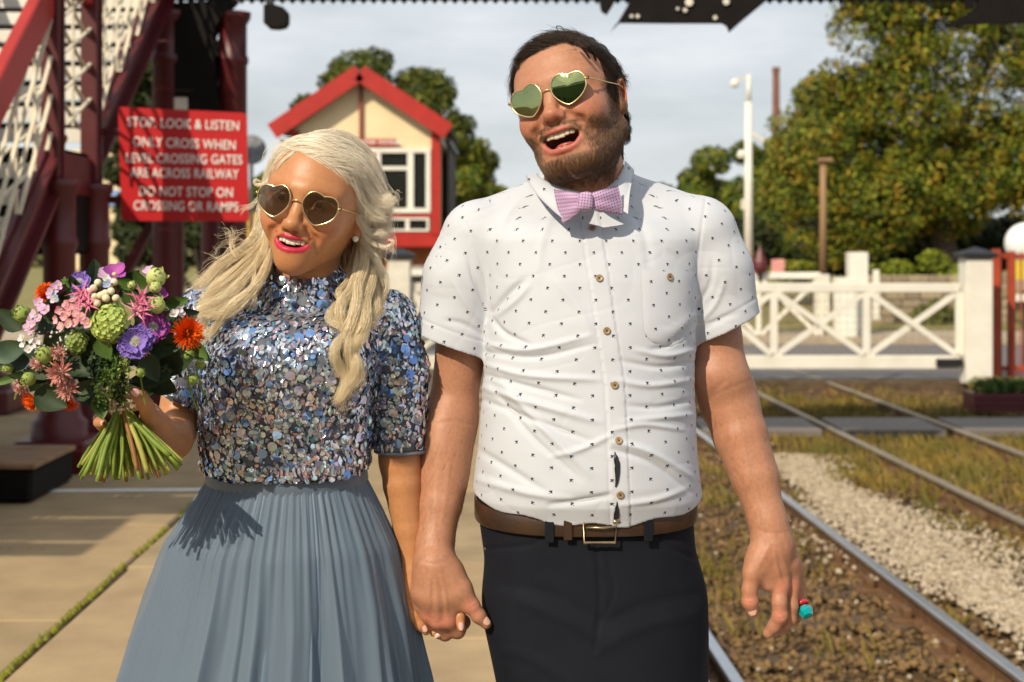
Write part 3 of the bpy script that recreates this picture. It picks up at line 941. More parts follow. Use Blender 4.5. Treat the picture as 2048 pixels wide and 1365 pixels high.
# ---------------------------------------------------------------- footbridge
XB = -2.9                                              # face of the stairs towards the line
fb = thing('footbridge', (XB - .8, 10.5, 0), 'dark red iron footbridge with cream lattice stairs rising on the left', 'footbridge')
SW = 1.5
def stair(y0, z0, y1, z1, n, nm='stringer'):
    for x in (XB, XB - SW):
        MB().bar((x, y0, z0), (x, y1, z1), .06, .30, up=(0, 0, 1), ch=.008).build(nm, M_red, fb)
        MB().bar((x + .045, y0, z0 + .13), (x + .045, y1, z1 + .13), .10, .03).build('stringer_flange', M_red, fb)
        MB().bar((x + .045, y0, z0 - .13), (x + .045, y1, z1 - .13), .10, .03).build('stringer_flange', M_red, fb)
    tr = None
    for i in range(n):
        f = (i + .5) / n
        y, z = y0 + (y1 - y0) * f, z0 + (z1 - z0) * f + .06
        MB().box((XB - SW / 2, y + .02, z), (SW - .08, (y1 - y0) / n + .03, .035), ch=.005).build('tread', M_dark, fb)
        MB().box((XB - SW / 2, y - (y1 - y0) / n / 2, z - .07 ), (SW - .09, .018, .095)).build('riser', M_white, fb)
def parapet(x, y0, z0, y1, z1, hgt, base=.16, rail=M_brightred, rt=.13, n=None, railw=.08):
    L_ = math.hypot(y1 - y0, z1 - z0)
    n = n or max(3, int((y1 - y0) / .16))
    def P(f, h, dx=0): return np.array([x + dx, y0 + (y1 - y0) * f, z0 + (z1 - z0) * f + h])
    MB().bar(P(0, hgt), P(1, hgt), railw, rt, ch=.01).build('handrail', rail, fb)
    for i in range(0, n + 1, 2):
        f = i / n
        MB().bar(P(f, base), P(f, hgt - .04), .014, .020, up=(0, 1, 0)).build('baluster', M_creamlat, fb)
    for i in range(-11, n, 3):
        for s in (1, -1):
            a, b = (i + (0 if s > 0 else 11)) / n, (i + (11 if s > 0 else 0)) / n
            ha, hb = base, hgt - .04
            def hh_(q): return base + (hgt - .04 - base) * (q - a) / (b - a)
            ha, hb = hh_(np.clip(a, 0, 1)), hh_(np.clip(b, 0, 1))
            a_, b_ = np.clip(a, 0, 1), np.clip(b, 0, 1)
            if abs(a_ - b_) < .02: continue
            MB().bar(P(a_, ha, .018 * s), P(b_, hb, .018 * s), .012, .024, up=(1, 0, 0)).build('lattice_bar', M_creamlat, fb)
z_land = 2.02
stair(6.75, .10, 9.15, z_land - .06, 11)
stair(9.95, z_land + .06, 12.15, 3.62, 9)
for x, rl in ((XB + .03, M_brightred), (XB - SW - .03, M_brightred)):
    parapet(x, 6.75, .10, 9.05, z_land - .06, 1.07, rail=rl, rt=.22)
    parapet(x, 9.9, z_land + .04, 12.15, 3.6, 1.07, rail=rl)
    parapet(x, 9.1, z_land, 9.86, z_land, 1.07, rail=rl, n=4)
MB().box((XB - SW / 2, 9.52, z_land - .03), (SW + .05, .86, .06)).build('landing_deck', M_dark, fb)
MB().box((XB + .02, 9.52, z_land - .16), (.08, .90, .26), ch=.01).build('landing_beam', M_red, fb)
MB().box((XB - SW / 2, 9.12, z_land - .19), (SW, .07, .22), ch=.01).build('landing_beam', M_red, fb)
MB().box((XB - SW / 2 + .2, 9.6, 1.62), (1.2, .5, .55), ch=.02).build('under_landing_box', M_wood if False else M_dark, fb)
for (y, zt_) in ((9.03, 4.3), (9.86, 4.3)):            # landing posts
    for x in (XB + .04, XB - SW - .04):
        MB().bar((x, y, z_land - .2), (x, y, zt_), .12, .12, up=(0, 1, 0), ch=.012).build('landing_post', M_red, fb)
        MB().bar((x + .065, y, z_land - .2), (x + .065, y, zt_), .016, .03, up=(0, 1, 0)).build('post_bead', M_red, fb)
def column(x, y, zt_, rr=.105, base=.30):
    t = thing('bridge_column', (x, y, 0), None, None)
    prof = [(rr * 1.75, 0.0), (rr * 1.75, base), (rr * 1.4, base + .03), (rr * 1.25, base + .09), (rr * 1.08, base + .18), (rr, base + .30), (rr, zt_ - .45), (rr * 1.12, zt_ - .42), (rr * 1.12, zt_ - .38), (rr, zt_ - .36), (rr, zt_ - .10), (rr * 1.25, zt_ - .05), (rr * 1.3, zt_)]
    bpy.data.objects.remove(t)
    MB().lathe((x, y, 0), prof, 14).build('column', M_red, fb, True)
    MB().box((x, y, .10), (rr * 4.6, rr * 4.6, .20), ch=.02).build('column_plinth', M_red, fb)
column(XB + .06, 9.1, z_land - .2, .10)
column(XB + .06, 9.86, z_land - .2, .10)
column(XB - SW, 9.1, z_land - .2, .10)
column(XB - .1, 8.0, 1.05, .09)
column(XB + .02, 12.15, 3.35, .135)
column(XB - SW - .02, 12.15, 3.35, .125)
column(XB + .55, 12.2, 3.35, .12)
column(XB + .02, 14.0, 3.35, .125)
MB().bar((XB - .75, 12.3, .45), (XB + .05, 12.3, 1.95), .07, .15, up=(0, 1, 0)).build('diagonal_brace', M_red, fb)
# deck across the lines, with scalloped valance, brackets and far lattice
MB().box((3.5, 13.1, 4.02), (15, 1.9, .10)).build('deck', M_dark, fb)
yv = 12.12
z_v = W(0, 3.0, yv)[2]
mb = MB()
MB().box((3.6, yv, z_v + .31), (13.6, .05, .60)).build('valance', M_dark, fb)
for i, x in enumerate(np.arange(-2.9, 6.2, .085)):
    mb.prism([(x, z_v + .02), (x + .085, z_v + .02), (x + .0425, z_v - .022)], yv - .02, yv + .02)
mb.build('valance_teeth', M_dark, fb)
parapet_x = None
for yy in (12.15, 14.0):
    MB().box((3.6, yy, 3.98), (13.6, .10, .26)).build('girder', M_red, fb)
    MB().box((3.6, yy, 5.2), (13.6, .08, .10)).build('handrail', M_red, fb)
    for x in np.arange(-3, 9.5, .5):
        MB().bar((x, yy, 4.1), (x + .5, yy, 5.18), .012, .04, up=(0, 1, 0)).build('lattice_bar', M_creamlat, fb)
        MB().bar((x + .5, yy + .03, 4.1), (x, yy + .03, 5.18), .012, .04, up=(0, 1, 0)).build('lattice_bar', M_creamlat, fb)
# curved spandrel bracket at the head of the column
P_ = [W(p[0], p[1], 12.1) for p in ((310, 10), (475, 2), (450, 28), (434, 55), (428, 80), (433, 100), (441, 112), (430, 118), (433, 140), (430, 165), (438, 200), (446, 225), (380, 225), (330, 225))]
MB().prism([(p[0], p[2]) for p in P_], 12.04, 12.2).build('spandrel_bracket', M_dark, fb)
def plate(pts, Y, name, th=.06, holes=()):
    P = [W(p[0], p[1], Y) for p in pts]
    return MB().prism([(p[0], p[2]) for p in P], Y, Y + th).build(name, M_dark, fb)
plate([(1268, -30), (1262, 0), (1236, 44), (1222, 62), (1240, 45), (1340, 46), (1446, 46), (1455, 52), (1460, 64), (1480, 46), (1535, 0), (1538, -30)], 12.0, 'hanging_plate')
for px, py, rr in ((1263, 33, .015), (1275, 33, .017), (1355, 18, .013), (1370, 21, .018), (1378, 5, .034), (1430, 36, .018), (1452, 4, .028)):
    c = W(px, py, 11.985)
    MB().lathe(c, [(.002, 0), (rr, .0), (rr, .012), (.002, .012)], 10, R=rotm(0, 90, 0)).build('bolt_glint', M_white2, fb)  # white discs painted in as glints on the bolts
plate([(1198, -20), (1200, 8), (1203, 22), (1214, 29), (1224, 14), (1242, -20)], 12.0, 'finial')
plate([(1880, 60), (1925, 48), (2060, 46), (2200, 44), (2200, -30), (1960, -30), (1955, 14), (1920, 38)], 12.0, 'gusset')
plate([(1920, -30), (1960, -30), (1948, 16), (1935, 16)], 12.03, 'gusset_web')
# loudspeaker hung under the bridge
c = W(551, 33, 11.6)
t = thing('loudspeaker', W(545, 0, 11.6), 'black loudspeaker hanging beneath the footbridge edge', 'loudspeaker')
pts = [W(p[0], p[1], 11.6) for p in ((529, 12), (546, 10), (568, 16), (574, 24), (574, 44), (568, 53), (554, 56), (536, 55), (529, 48))]
MB().prism([(p[0], p[2]) for p in pts], 11.55, 11.75).build('housing', M_dark, t)
MB().bar(W(540, 14, 11.65), W(540, -14, 11.65), .05, .06, up=(1, 0, 0)).build('bracket', M_black, t)

# ---------------------------------------------------------------- red notice
YS = 9.9
c = W(365, 330, YS)
sg = thing('warning_sign', W(365, 445, YS), 'red enamel warning sign with white lettering on the bridge column', 'sign')
pts = [(236, 216), (240, 214), (486, 226), (493, 231), (497, 440), (494, 443), (248, 442), (243, 438)]
P = [W(p[0], p[1], YS) for p in pts]
MB().prism([(p[0], p[2]) for p in P], YS, YS + .025).build('panel', M_sign, sg)
for s, px, py, wpx in (('STOP. LOOK & LISTEN', 367, 249, 223), ('ONLY CROSS WHEN', 369, 288, 205), ('LEVEL CROSSING GATES', 368, 319, 232), ('ARE ACROSS RAILWAY', 369, 348, 217), ('DO NOT STOP ON', 372, 385, 187), ('CROSSING OR RAMPS', 372, 414, 209)):
    text('lettering', s, W(px, py, YS - .006), .0915, M_letter, sg, .0008, 1.04, .002, wpx / FPX * YS, 2.2 if py < 300 else 1.0)
for py_ in (265, 400):                                  # straps that hold the panel to the landing column
    b_ = W(380, py_, YS + .05)
    MB().bar((-2.88, YS + .05, b_[2]), b_, .03, .05).build('backing_strap', M_red, sg)
MB().box(W(362, 208, 11.9), (.10, .05, .10)).build('lamp_bracket', M_white2, fb)

# dark planter box, at the foot of the stairs; red planter far right
t = thing('bench_box', (-3.08, 7.9, 0), 'dark wooden box seat standing at the foot of the bridge stairs', 'box seat')
a = W(10, 1012, 7.85)
MB().box((-3.08, 8.25, .10), (.94, .75, .18), ch=.02).build('box_side', M_dark, t)
for i in range(4): MB().box((-3.08, 7.96 + i * .19, .207), (.98, .18, .03), ch=.006).build('plank', M_wood, t)
t = thing('flower_planter', W(2000, 826, 18.2), 'red wooden planter with green plants beside the crossing', 'planter')
a, b = W(1952, 826, 18.2), W(2120, 790, 18.2)
MB().box(((a[0] + b[0]) / 2, 18.5, (a[2] + b[2]) / 2), (b[0] - a[0], .5, b[2] - a[2])).build('planter_box', M_red, t)
for i in range(3): MB().box(((a[0] + b[0]) / 2, 18.235, a[2] + .04 + i * .075), (b[0] - a[0] + .02, .02, .066), ch=.004).build('plank', M_red, t)

# ---------------------------------------------------------------- trees and bushes
def leaf_cloud(name, blobs, n, size, cols, parent, seed, hole=0.25, m=None, flatten=.75):
    """leaf-sized faces through the volume of overlapping clumps; cols: list of base leaf colours"""
    g = np.random.default_rng(seed)
    blobs = np.array(blobs, float)
    w = (blobs[:, 3] * blobs[:, 4] + blobs[:, 3] * blobs[:, 5] + blobs[:, 4] * blobs[:, 5])
    bi = g.choice(len(blobs), n, p=w / w.sum())
    d = g.normal(size=(n, 3)); d /= np.linalg.norm(d, axis=1)[:, None]
    rr = g.uniform(.45, 1.08, n) ** .45
    P = blobs[bi, :3] + d * blobs[bi, 3:6] * rr[:, None]
    cl = vnoise(P, 5.0 / blobs[:, 3].mean(), seed) + .7 * vnoise(P, 14.0 / blobs[:, 3].mean(), seed + 1)
    keep = cl > np.quantile(cl, hole)
    P, d, bi = P[keep], d[keep], bi[keep]
    n = len(P)
    nn = d + g.normal(0, .8, (n, 3)) + np.array([0, 0, .5]); nn /= np.linalg.norm(nn, axis=1)[:, None]
    t1 = np.cross(nn, g.normal(size=(n, 3))); t1 /= np.linalg.norm(t1, axis=1)[:, None]
    t2 = np.cross(nn, t1)
    s = size * g.uniform(.6, 1.4, n)[:, None]
    V = np.stack([P - t1 * s, P + t2 * s * .55 - nn * s * .15, P + t1 * s, P - t2 * s * .55 - nn * s * .15], 1).reshape(-1, 3)
    F = np.arange(4 * n).reshape(n, 4)
    cols = np.array(cols)
    pick = np.clip(((vnoise(P, 6.0 / blobs[:, 3].mean(), seed + 2) * .5 + .5 + g.normal(0, .28, n)) * len(cols)).astype(int), 0, len(cols) - 1)
    C = cols[pick] * g.uniform(.7, 1.25, (n, 1))
    return mk(name, V, F, m or M_leaf, parent, False, np.repeat(C, 4, 0))
M_leaf = mat('leaf', (.1, .1, .02), .6, attr='Col', amt=.15, scale=3, spec=.25)
M_bark = mat('bark', (.09, .065, .045), .9, amt=.5, scale=6)
GREEN = [(.05, .085, .006), (.09, .125, .010), (.14, .17, .014), (.20, .205, .018)]
AUTUMN = [(.035, .058, .004), (.07, .105, .008), (.125, .165, .011), (.19, .215, .015), (.25, .24, .02), (.27, .18, .016)]
def tree(px, pbase, Y, crown, n, size, cols, label, seed, trunk_r=.25, hole=.28, group='trees beyond the line', lobes=26):
    """crown given as picture-sized ellipses (px, py, rx, ry) at distance Y, filled with leaf clumps"""
    g = np.random.default_rng(seed)
    base = W(px, pbase, Y); base[2] = GZ
    t = thing('tree', base, label, 'tree', group)
    k = Y / FPX
    blobs, tips = [], []
    for (cx, cy, rx, ry) in crown:
        c = W(cx, cy, Y)
        for _ in range(max(4, lobes // len(crown))):
            d = g.normal(size=3); d /= np.linalg.norm(d)
            q = c + d * np.array([rx * k, (rx + ry) / 2 * k * .8, ry * k]) * g.uniform(.35, .85)
            s = (rx + ry) / 2 * k * g.uniform(.20, .40)
            blobs.append((*q, s * 1.15, s, s * .85)); tips.append(q)
    leaf_cloud('crown', blobs, n, size, cols, t, seed, hole)
    c = W(crown[0][0], crown[0][1], Y)
    mb = MB()
    mb.tube(spline([base, base * .6 + c * .4 + (.1, 0, 0), c], 9), np.linspace(trunk_r, trunk_r * .35, 9), 10)
    mb.build('trunk', M_bark, t, True)
    for q in tips[::max(1, len(tips) // 9)]:
        f = g.uniform(.25, .7)
        s0 = base * (1 - f) + c * f
        MB().tube(spline([s0, (s0 + q) / 2 + (0, 0, -.1), q], 6), np.linspace(trunk_r * .35, trunk_r * .07, 6), 6).build('limb', M_bark, t, True)
    return t
tree(1900, 560, 40, [(1850, 230, 270, 300), (2060, 240, 230, 300), (1740, 330, 200, 190), (1900, 20, 260, 190), (1900, 380, 330, 70), (2250, 200, 200, 300), (1690, 440, 150, 110), (1760, 110, 110, 150), (1690, 230, 100, 130), (1800, -20, 120, 100)], 190000, .066, AUTUMN, 'huge tree with orange tinged leaves filling the right side', 21, .5, .28, lobes=190)
tree(1640, 560, 48, [(1620, 330, 100, 190), (1570, 420, 95, 130), (1650, 210, 80, 130), (1640, 480, 90, 80)], 34000, .095, GREEN + [(.13, .14, .02)], 'upright green tree left of the huge orange tinged one', 22, .3, .15, lobes=60)
tree(1500, 560, 60, [(1475, 395, 115, 135), (1420, 430, 80, 95), (1560, 420, 80, 130), (1480, 500, 130, 60), (1530, 340, 60, 80)], 30000, .11, GREEN, 'mid green tree behind the tall white pole', 23, .3, .06, lobes=48)
tree(1380, 560, 75, [(1405, 400, 85, 100), (1345, 435, 75, 95), (1300, 490, 60, 60)], 12000, .15, [(.05, .065, .012), (.07, .085, .015), (.09, .10, .02)], 'distant dark tree showing over his shoulder', 24, .3, .05, lobes=30)
tree(790, 560, 55, [(780, 215, 170, 125), (685, 210, 100, 95), (640, 230, 45, 50), (865, 270, 75, 105), (840, 400, 100, 130)], 44000, .10, [(.05, .075, .008), (.08, .10, .012), (.13, .135, .018)], 'round green tree rising behind the signal box roof', 25, .35, .05, lobes=90)
tree(950, 560, 50, [(950, 400, 95, 130), (930, 320, 60, 70), (985, 430, 60, 90), (950, 500, 100, 70), (900, 480, 80, 100)], 34000, .095, GREEN + [(.18, .17, .02)], 'bushy green tree right of the signal box', 26, .3, .15, lobes=60)
tree(535, 560, 50, [(545, 400, 55, 75), (520, 440, 50, 70)], 6000, .10, GREEN, 'small green tree between the red sign and signal box', 27, .2, .15, lobes=26)
tree(400, 560, 24, [(410, 170, 45, 130), (350, 150, 70, 150), (290, 260, 80, 150), (400, 400, 90, 130), (300, 450, 90, 110)], 34000, .06, [(.02, .03, .006), (.03, .045, .01), (.05, .06, .015)], 'dark ivy covered tree behind the bridge column', 28, .16, .05, lobes=70)
for i, (px, py, rx, ry, Y, n, lab, cols) in enumerate((
        (1850, 555, 95, 52, 36, 7000, 'bright lime green bush behind the gate by the capped post', [(.17, .21, .012), (.24, .27, .02), (.13, .17, .012)]),
        (1590, 540, 60, 22, 38, 2500, 'low yellow green bush behind the far gate', [(.15, .17, .015), (.2, .2, .02)]),
        (1770, 545, 60, 20, 39, 2500, 'low leafy bush left of the lime green one', [(.10, .14, .012), (.16, .17, .02)]),
        (1880, 640, 60, 40, 35, 2500, 'trailing green shrub on the wall behind the gate', [(.09, .11, .015), (.14, .15, .02)]))):
    t = thing('bush', W(px, py + ry, Y), lab, 'bush', 'bushes behind the gates')
    k = Y / FPX
    g = np.random.default_rng(40 + i)
    bl = []
    for _ in range(16):
        d = g.normal(size=3); d /= np.linalg.norm(d)
        q = W(px, py, Y) + d * np.array([rx, rx * .6, ry]) * k * .65
        bl.append((*q, rx * k * .35, rx * k * .3, ry * k * .45))
    leaf_cloud('foliage', bl, n, .065, cols, t, 50 + i, .1)
    MB().tube([W(px, py + ry + 20, Y), W(px, py, Y)], [.05, .02], 6).build('stem', M_bark, t)
# plants in the red planter and weeds by the post
for j in range(5):
    c = W(1965 + j * 24, 784, 18.45)
    leaf_cloud('foliage', [(c[0], c[1], c[2] + .05, .13, .12, .11)], 220, .03, [(.03, .08, .01), (.06, .11, .015)], bpy.data.objects['flower_planter'], 70 + j, 0)
tag(leaf_cloud('weeds', [(*W(1960 + 9 * i, 770 + 8 * (i % 3), 21.4), .22, .2, .12) for i in range(10)], 2500, .03, [(.12, .12, .02), (.2, .13, .02), (.08, .1, .015)], None, 77, .1), 'straggling weeds at the foot of the capped post', 'weeds', kind='stuff')
# a hedge coloured dark for the overhang shade under the trees and a rough stone wall in front
t = thing('hedge', W(1800, 560, 44), 'long shady hedge beneath the trees', 'hedge')
g = np.random.default_rng(90)
leaf_cloud('foliage', [(*W(1380 + 26 * i, 500 + g.uniform(-25, 15), 46 + g.uniform(-1, 1)), .9, .8, .9) for i in range(34)], 16000, .13, [(.02, .03, .005), (.03, .04, .008), (.045, .055, .01)], t, 91, .05)
g = np.random.default_rng(95)
tag(leaf_cloud('treeline', [(*W(-200 + 30 * i, 505 + g.uniform(-30, 10), 110 + g.uniform(-3, 3)), 2.6, 2, 2.6) for i in range(82)], 16000, .35, [(.05, .06, .015), (.07, .08, .02), (.10, .10, .03)], None, 96, .05), 'far hazy line of trees along the horizon', 'trees', kind='stuff')
t = thing('stone_wall', W(1820, 690, 35.5), 'low buff stone wall behind the far gate posts', 'wall')
xa, xb = W(1740, 0, 35.5)[0], W(2000, 0, 35.5)[0]
rr_ = random.Random(5)
M_buff = [mat('buff_stone_%d' % i, c, .9, amt=.3, scale=6) for i, c in enumerate([(.34, .27, .18), (.28, .22, .15), (.40, .32, .21)])]
for i in range(6):
    x = xa - rr_.uniform(0, .3)
    while x < xb:
        L_ = rr_.uniform(.3, .55)
        MB().box((x + L_ / 2, 35.5 + rr_.uniform(-.015, .015), RAIL_Z + .2 + i * .2), (L_ - .015, .3, .185), ch=.02).build('stone', rr_.choice(M_buff), t)
        x += L_
# ---------------------------------------------------------------- people: shared head
def tab(z, zs, vs): return np.interp(z, zs, vs)
def face_sdf(man, mo, sm_=0.0):
    """head in its own axes (x to the viewer's right, -y towards the viewer, z up, eye level at 0, metres)"""
    s = S()
    s.ell((0, .014, .030), (.0765, .097, .087), 0)
    s.ell((0, -.052, .045), (.060, .045, .058), .05)          # forehead
    s.ell((0, -.030, -.022), (.066 if man else .0635, .068, .070), .05)         # cheeks and upper jaw
    if man:
        s.ell((0, -.026, -.072), (.060, .064, .052), .04)
        s.cap((-.054, .006, -.072), (-.026, -.068, -.116), .022, .020, .03)
        s.cap((.054, .006, -.072), (.026, -.068, -.116), .022, .020, .03)
        s.ell((0, -.075, -.122), (.028, .022, .020), .03)
        s.ell((0, -.030, -.118), (.045, .050, .024), .04)     # fullness under the chin
    else:
        s.ell((0, -.028, -.066), (.050, .062, .046), .04)
        s.cap((-.043, .004, -.056), (-.013, -.074, -.106), .017, .016, .03)
        s.cap((.043, .004, -.056), (.013, -.074, -.106), .017, .016, .03)
        s.ell((0, -.080, -.106), (.019, .018, .016), .025)
    s.ell((0, -.062, -.070), (.037, .045, .034), .03)         # muzzle
    for x in (-1, 1):
        s.ell((x * .041, -.071, -.040), (.024, .024, .022), .035)     # apple of the cheek raised by the smile
        s.cap((x * .012, -.096, .022), (x * .046, -.078, .020), .011, .009, .022)   # brow
        s.ell((x * .033, -.100, .001), (.019, .013, .0115), .016, 's')           # eye socket
        s.ell((x * .033, -.084, .001), (.0155, .0145, .012), .006)               # lids over the eye
    # nose
    s.chain([(0, -.096, .014), (0, -.105, -.012), (0, -.117, -.038)], [.0080, .0088, .0112], .014)
    s.ell((0, -.1195, -.0415), (.0115, .0105, .0098), .010)
    for x in (-1, 1):
        s.ell((x * .0135, -.108, -.0455), (.0085, .0110, .0085), .008)
        s.ell((x * .0068, -.1145, -.0535), (.0048, .0062, .0052), .003, 's')
        # fold from the nostril round the mouth
        s.chain([(x * .023, -.106, -.045), (x * .038, -.098, -.060), (x * .045, -.086, -.080)], [.0030, .0034, .0028], .012, 's')
    # mouth
    w, top, bot = (.0385, -.0710, -.1030) if man else (.0370, -.0655, -.0845)
    cz = top + .001 if man else -.0595
    def cavity(P):
        e = d_ell(P, (0, -.098, (top + bot) / 2 + .001), (w * .90, .030, (bot - top) * -.5 + .002))
        return np.maximum(e, (P[:, 2] - (top + 7.0 * P[:, 0] ** 2)) * .9)
    s.fn(cavity, .003, 's')
    yl = -.1065
    up = spline([(-w, -.0865, cz + .0045), (-w * .55, -.1005, top + .0050), (0, yl - .0035, top + .0028), (w * .55, -.1005, top + .0050), (w, -.0865, cz + .0045)], 11)
    lo = spline([(-w, -.0865, cz + .0035), (-w * .62, -.097, bot + .0055), (0, yl + .001, bot - .0010), (w * .62, -.097, bot + .0055), (w, -.0865, cz + .0035)], 11)
    ru = np.array([.0024, .0038, .0048, .0054, .0054, .0049, .0054, .0052, .0046, .0038, .0024]) * (.60 if man else .54)
    rl = np.array([.0026, .0046, .0060, .0068, .0073, .0075, .0073, .0068, .0060, .0046, .0026]) * (.62 if man else .58)
    s.chain(up, ru, .005); s.chain(lo, rl, .005)
    # ears
    for x in (-1, 1):
        R = rotm(x * 24, 0, x * 8)
        s.ell((x * .0800, .008, -.012), (.0095, .021, .0325), .008, R=R)
        s.ell((x * .0865, .000, -.010), (.0060, .0125, .0200), .004, 's', R=R)
        s.ell((x * .0800, .000, -.038), (.0065, .010, .010), .008)
    return s, up, lo, ru, rl

def in_head(P, c, R, sc):
    return ((P - c) @ R) / sc

def glasses(person, c, R, sc, lens_m, frame_m, w, h, cx, yz, wrap=10):
    """heart shaped sunglasses: two lenses (each with rim) and temples"""
    def T(p): return c + (np.asarray(p, float) * sc) @ R.T
    g = bpy.data.objects.new('sunglasses', None); COL.objects.link(g)
    g.parent = person; g['_w'] = list(woff(person))
    half = spline([(0, .44), (.24, .485), (.55, .50), (.85, .38), (1.0, .12), (.96, -.10), (.78, -.29), (.50, -.45), (.22, -.56), (0, -.605)], 25)
    hx = np.concatenate([half[:, 0], -half[-2:0:-1, 0]]) * w / 2
    hz = (np.concatenate([half[:, 1], half[-2:0:-1, 1]]) + .05) * h * .92
    rimc = []
    for x in (-1, 1):
        a = R_(x * wrap)
        tip = R_(x * -9)
        px = hx * math.cos(tip) - hz * math.sin(tip); pz = hx * math.sin(tip) + hz * math.cos(tip)
        bul = -.004 * (1 - (px / (w / 2)) ** 2 - (pz / (h / 2)) ** 2)
        L3 = np.stack([x * cx + px * math.cos(a), yz[0] + px * math.sin(a) * 1.0, yz[1] + pz], 1)
        rim = np.vstack([L3, L3[:1], L3[1:2]])
        V, F = tube_mesh(T(rim), .00135, 6, False)
        mk('rim', V, F, frame_m, g, True)
        # lens: fan of rings, gently domed
        Vs, Fs = [], []
        ks = np.linspace(0, 1, 7)[1:]
        cen = L3.mean(0)
        cen[1] = yz[0]
        Vs.append(cen + (0, -.0022, 0))
        for k in ks:
            Vs += list(cen + (L3 - cen) * k + np.array([0, -.0022 * (1 - k * k), 0]))
        n = len(L3)
        for i in range(n): Fs.append((0, 1 + i, 1 + (i + 1) % n))
        for j in range(len(ks) - 1):
            for i in range(n):
                Fs.append((1 + j * n + i, 1 + (j + 1) * n + i, 1 + (j + 1) * n + (i + 1) % n, 1 + j * n + (i + 1) % n))
        mk('lens', T(np.array(Vs)), Fs, lens_m, g, True)
        o = L3[np.argmax(L3[:, 0] * x)]
        hz_ = o + np.array([x * .004, .002, .002])
        V, F = tube_mesh(T(spline([o, hz_, (x * .080, -.045, .006 + yz[1]), (x * .0855, .0, .005 + yz[1]), (x * .083, .018, -.01)], 14)), .0013, 6)
        mk('temple', V, F, frame_m, g, True)
        MB().box(T(hz_), (.004, .004, .005)).build('hinge', frame_m, g)
    V, F = tube_mesh(T(spline([(-cx + w * .46, yz[0], yz[1] + h * .10), (0, yz[0] - .004, yz[1] + h * .17), (cx - w * .46, yz[0], yz[1] + h * .10)], 9)), .0013, 6)
    mk('bridge', V, F, frame_m, g, True)
    return g

def teeth(person, c, R, sc, top, n, wt, ht, m, lower=False, rad=.0285):
    def T(p): return c + (np.asarray(p, float) * sc) @ R.T
    g = bpy.data.objects.new('teeth', None); COL.objects.link(g); g.parent = person; g['_w'] = list(woff(person))
    ws = []
    ang = np.linspace(-1, 1, n)
    for i, a in enumerate(ang):
        th = a * 1.02
        x = rad * math.sin(th); y = -.1025 + .034 * (1 - math.cos(th))
        z = top + 5.5 * x * x
        hh = ht * (1.0 if abs(a) < .25 else .9 if abs(a) < .5 else .95 if abs(a) < .7 else .78)
        b = MB().box((0, 0, 0), (wt * (1.12 if abs(a) < .25 else .92), .0055, hh), ch=.0017)
        V = b.V[0] @ rotm(math.degrees(th)).T + np.array([x, y, z - hh / 2 if not lower else z + hh / 2])
        mk('tooth', T(V), b.F, m, g, True)
    return g

def eyes(person, c, R, sc):
    me = mat('eye_white', (.72, .68, .64), .2, amt=.05)
    mi = mat('iris', (.06, .05, .04), .15, amt=.3)
    for x in (-1, 1):
        p = c + (np.array([x * .033, -.0855, .001]) * sc) @ R.T
        th = np.linspace(-1.5, 1.5, 9)
        e = MB().lathe((0, 0, 0), [(.0125 * math.cos(a), .0125 * math.sin(a)) for a in th], 12)
        o = mk('eye', e.V[0] + p, e.F, me, person, True)
        e = MB().lathe((0, 0, 0), [(.001, 0), (.0055, -.0004), (.0056, -.003)], 12)
        mk('iris', (e.V[0] @ rotm(0, 90, 0).T) @ R.T + p + R @ np.array([0, -.0128, 0]), e.F, mi, o, True)

def skin_colors(V, base, blush, lipc, c, R, sc, up, lo, ru, rl, mouth=(.034, .021, -.084), cheek=(.043, -.085, -.040), nose_red=.4):
    n = len(V)
    Cc = np.tile(np.array(base, float), (n, 1))
    q = in_head(V, c, R, sc)
    hm = np.abs(q).max(1) < .2
    def blend(w, col):
        nonlocal Cc
        w = np.clip(w, 0, 1)[:, None]
        Cc = Cc * (1 - w) + np.array(col) * w
    mott = vnoise(V, 60, 3) * .5 + vnoise(V, 150, 4) * .35
    blend(.16 * np.clip(mott, 0, 1), blush)
    for x in (-1, 1):
        d = np.linalg.norm((q - np.array([x * cheek[0], cheek[1], cheek[2]])) / np.array([1, 1, .85]), axis=1)
        blend(np.where(hm, .55 * np.exp(-(d / .024) ** 2), 0), blush)
        d = np.linalg.norm(q - np.array([x * .083, .008, -.012]), axis=1)
        blend(np.where(hm, .75 * np.exp(-(d / .026) ** 2), 0), blush)
    d = np.linalg.norm(q - np.array([0, -.12, -.042]), axis=1)
    blend(np.where(hm, nose_red * np.exp(-(d / .016) ** 2), 0), blush)
    dl = np.full(n, 1.0)
    i = np.flatnonzero(hm)
    for pts, rr in ((up, ru), (lo, rl)):
        for k in range(len(pts) - 1):
            dl[i] = np.minimum(dl[i], d_cap(q[i], pts[k], pts[k + 1], rr[k], rr[k + 1]))
    wl_ = np.abs(up[:, 0]).max()
    zl_ = up[len(up) // 2][2]
    lipm_ = np.clip((zl_ + .0060 - q[:, 2]) / .002, 0, 1)
    blend(lipm_ * np.clip((.0034 - .0016 * np.clip((np.abs(q[:, 0]) / wl_ - .55) / .4, 0, 1) - dl) / .0012, 0, 1) * np.clip((wl_ * .90 - np.abs(q[:, 0])) / .004, 0, 1), lipc)
    cav = hm & (q[:, 1] > -.096) & (np.abs(q[:, 0]) < .03) & (q[:, 2] < -.058) & (q[:, 2] > -.102) & (dl > .0012)
    # inside of the mouth
    inside = d_ell(q, (0, -.085, mouth[2]), (mouth[0], .026, mouth[1])) < .0
    blend((inside & hm & (dl > .0024)).astype(float), (.16, .035, .03))
    return Cc, q

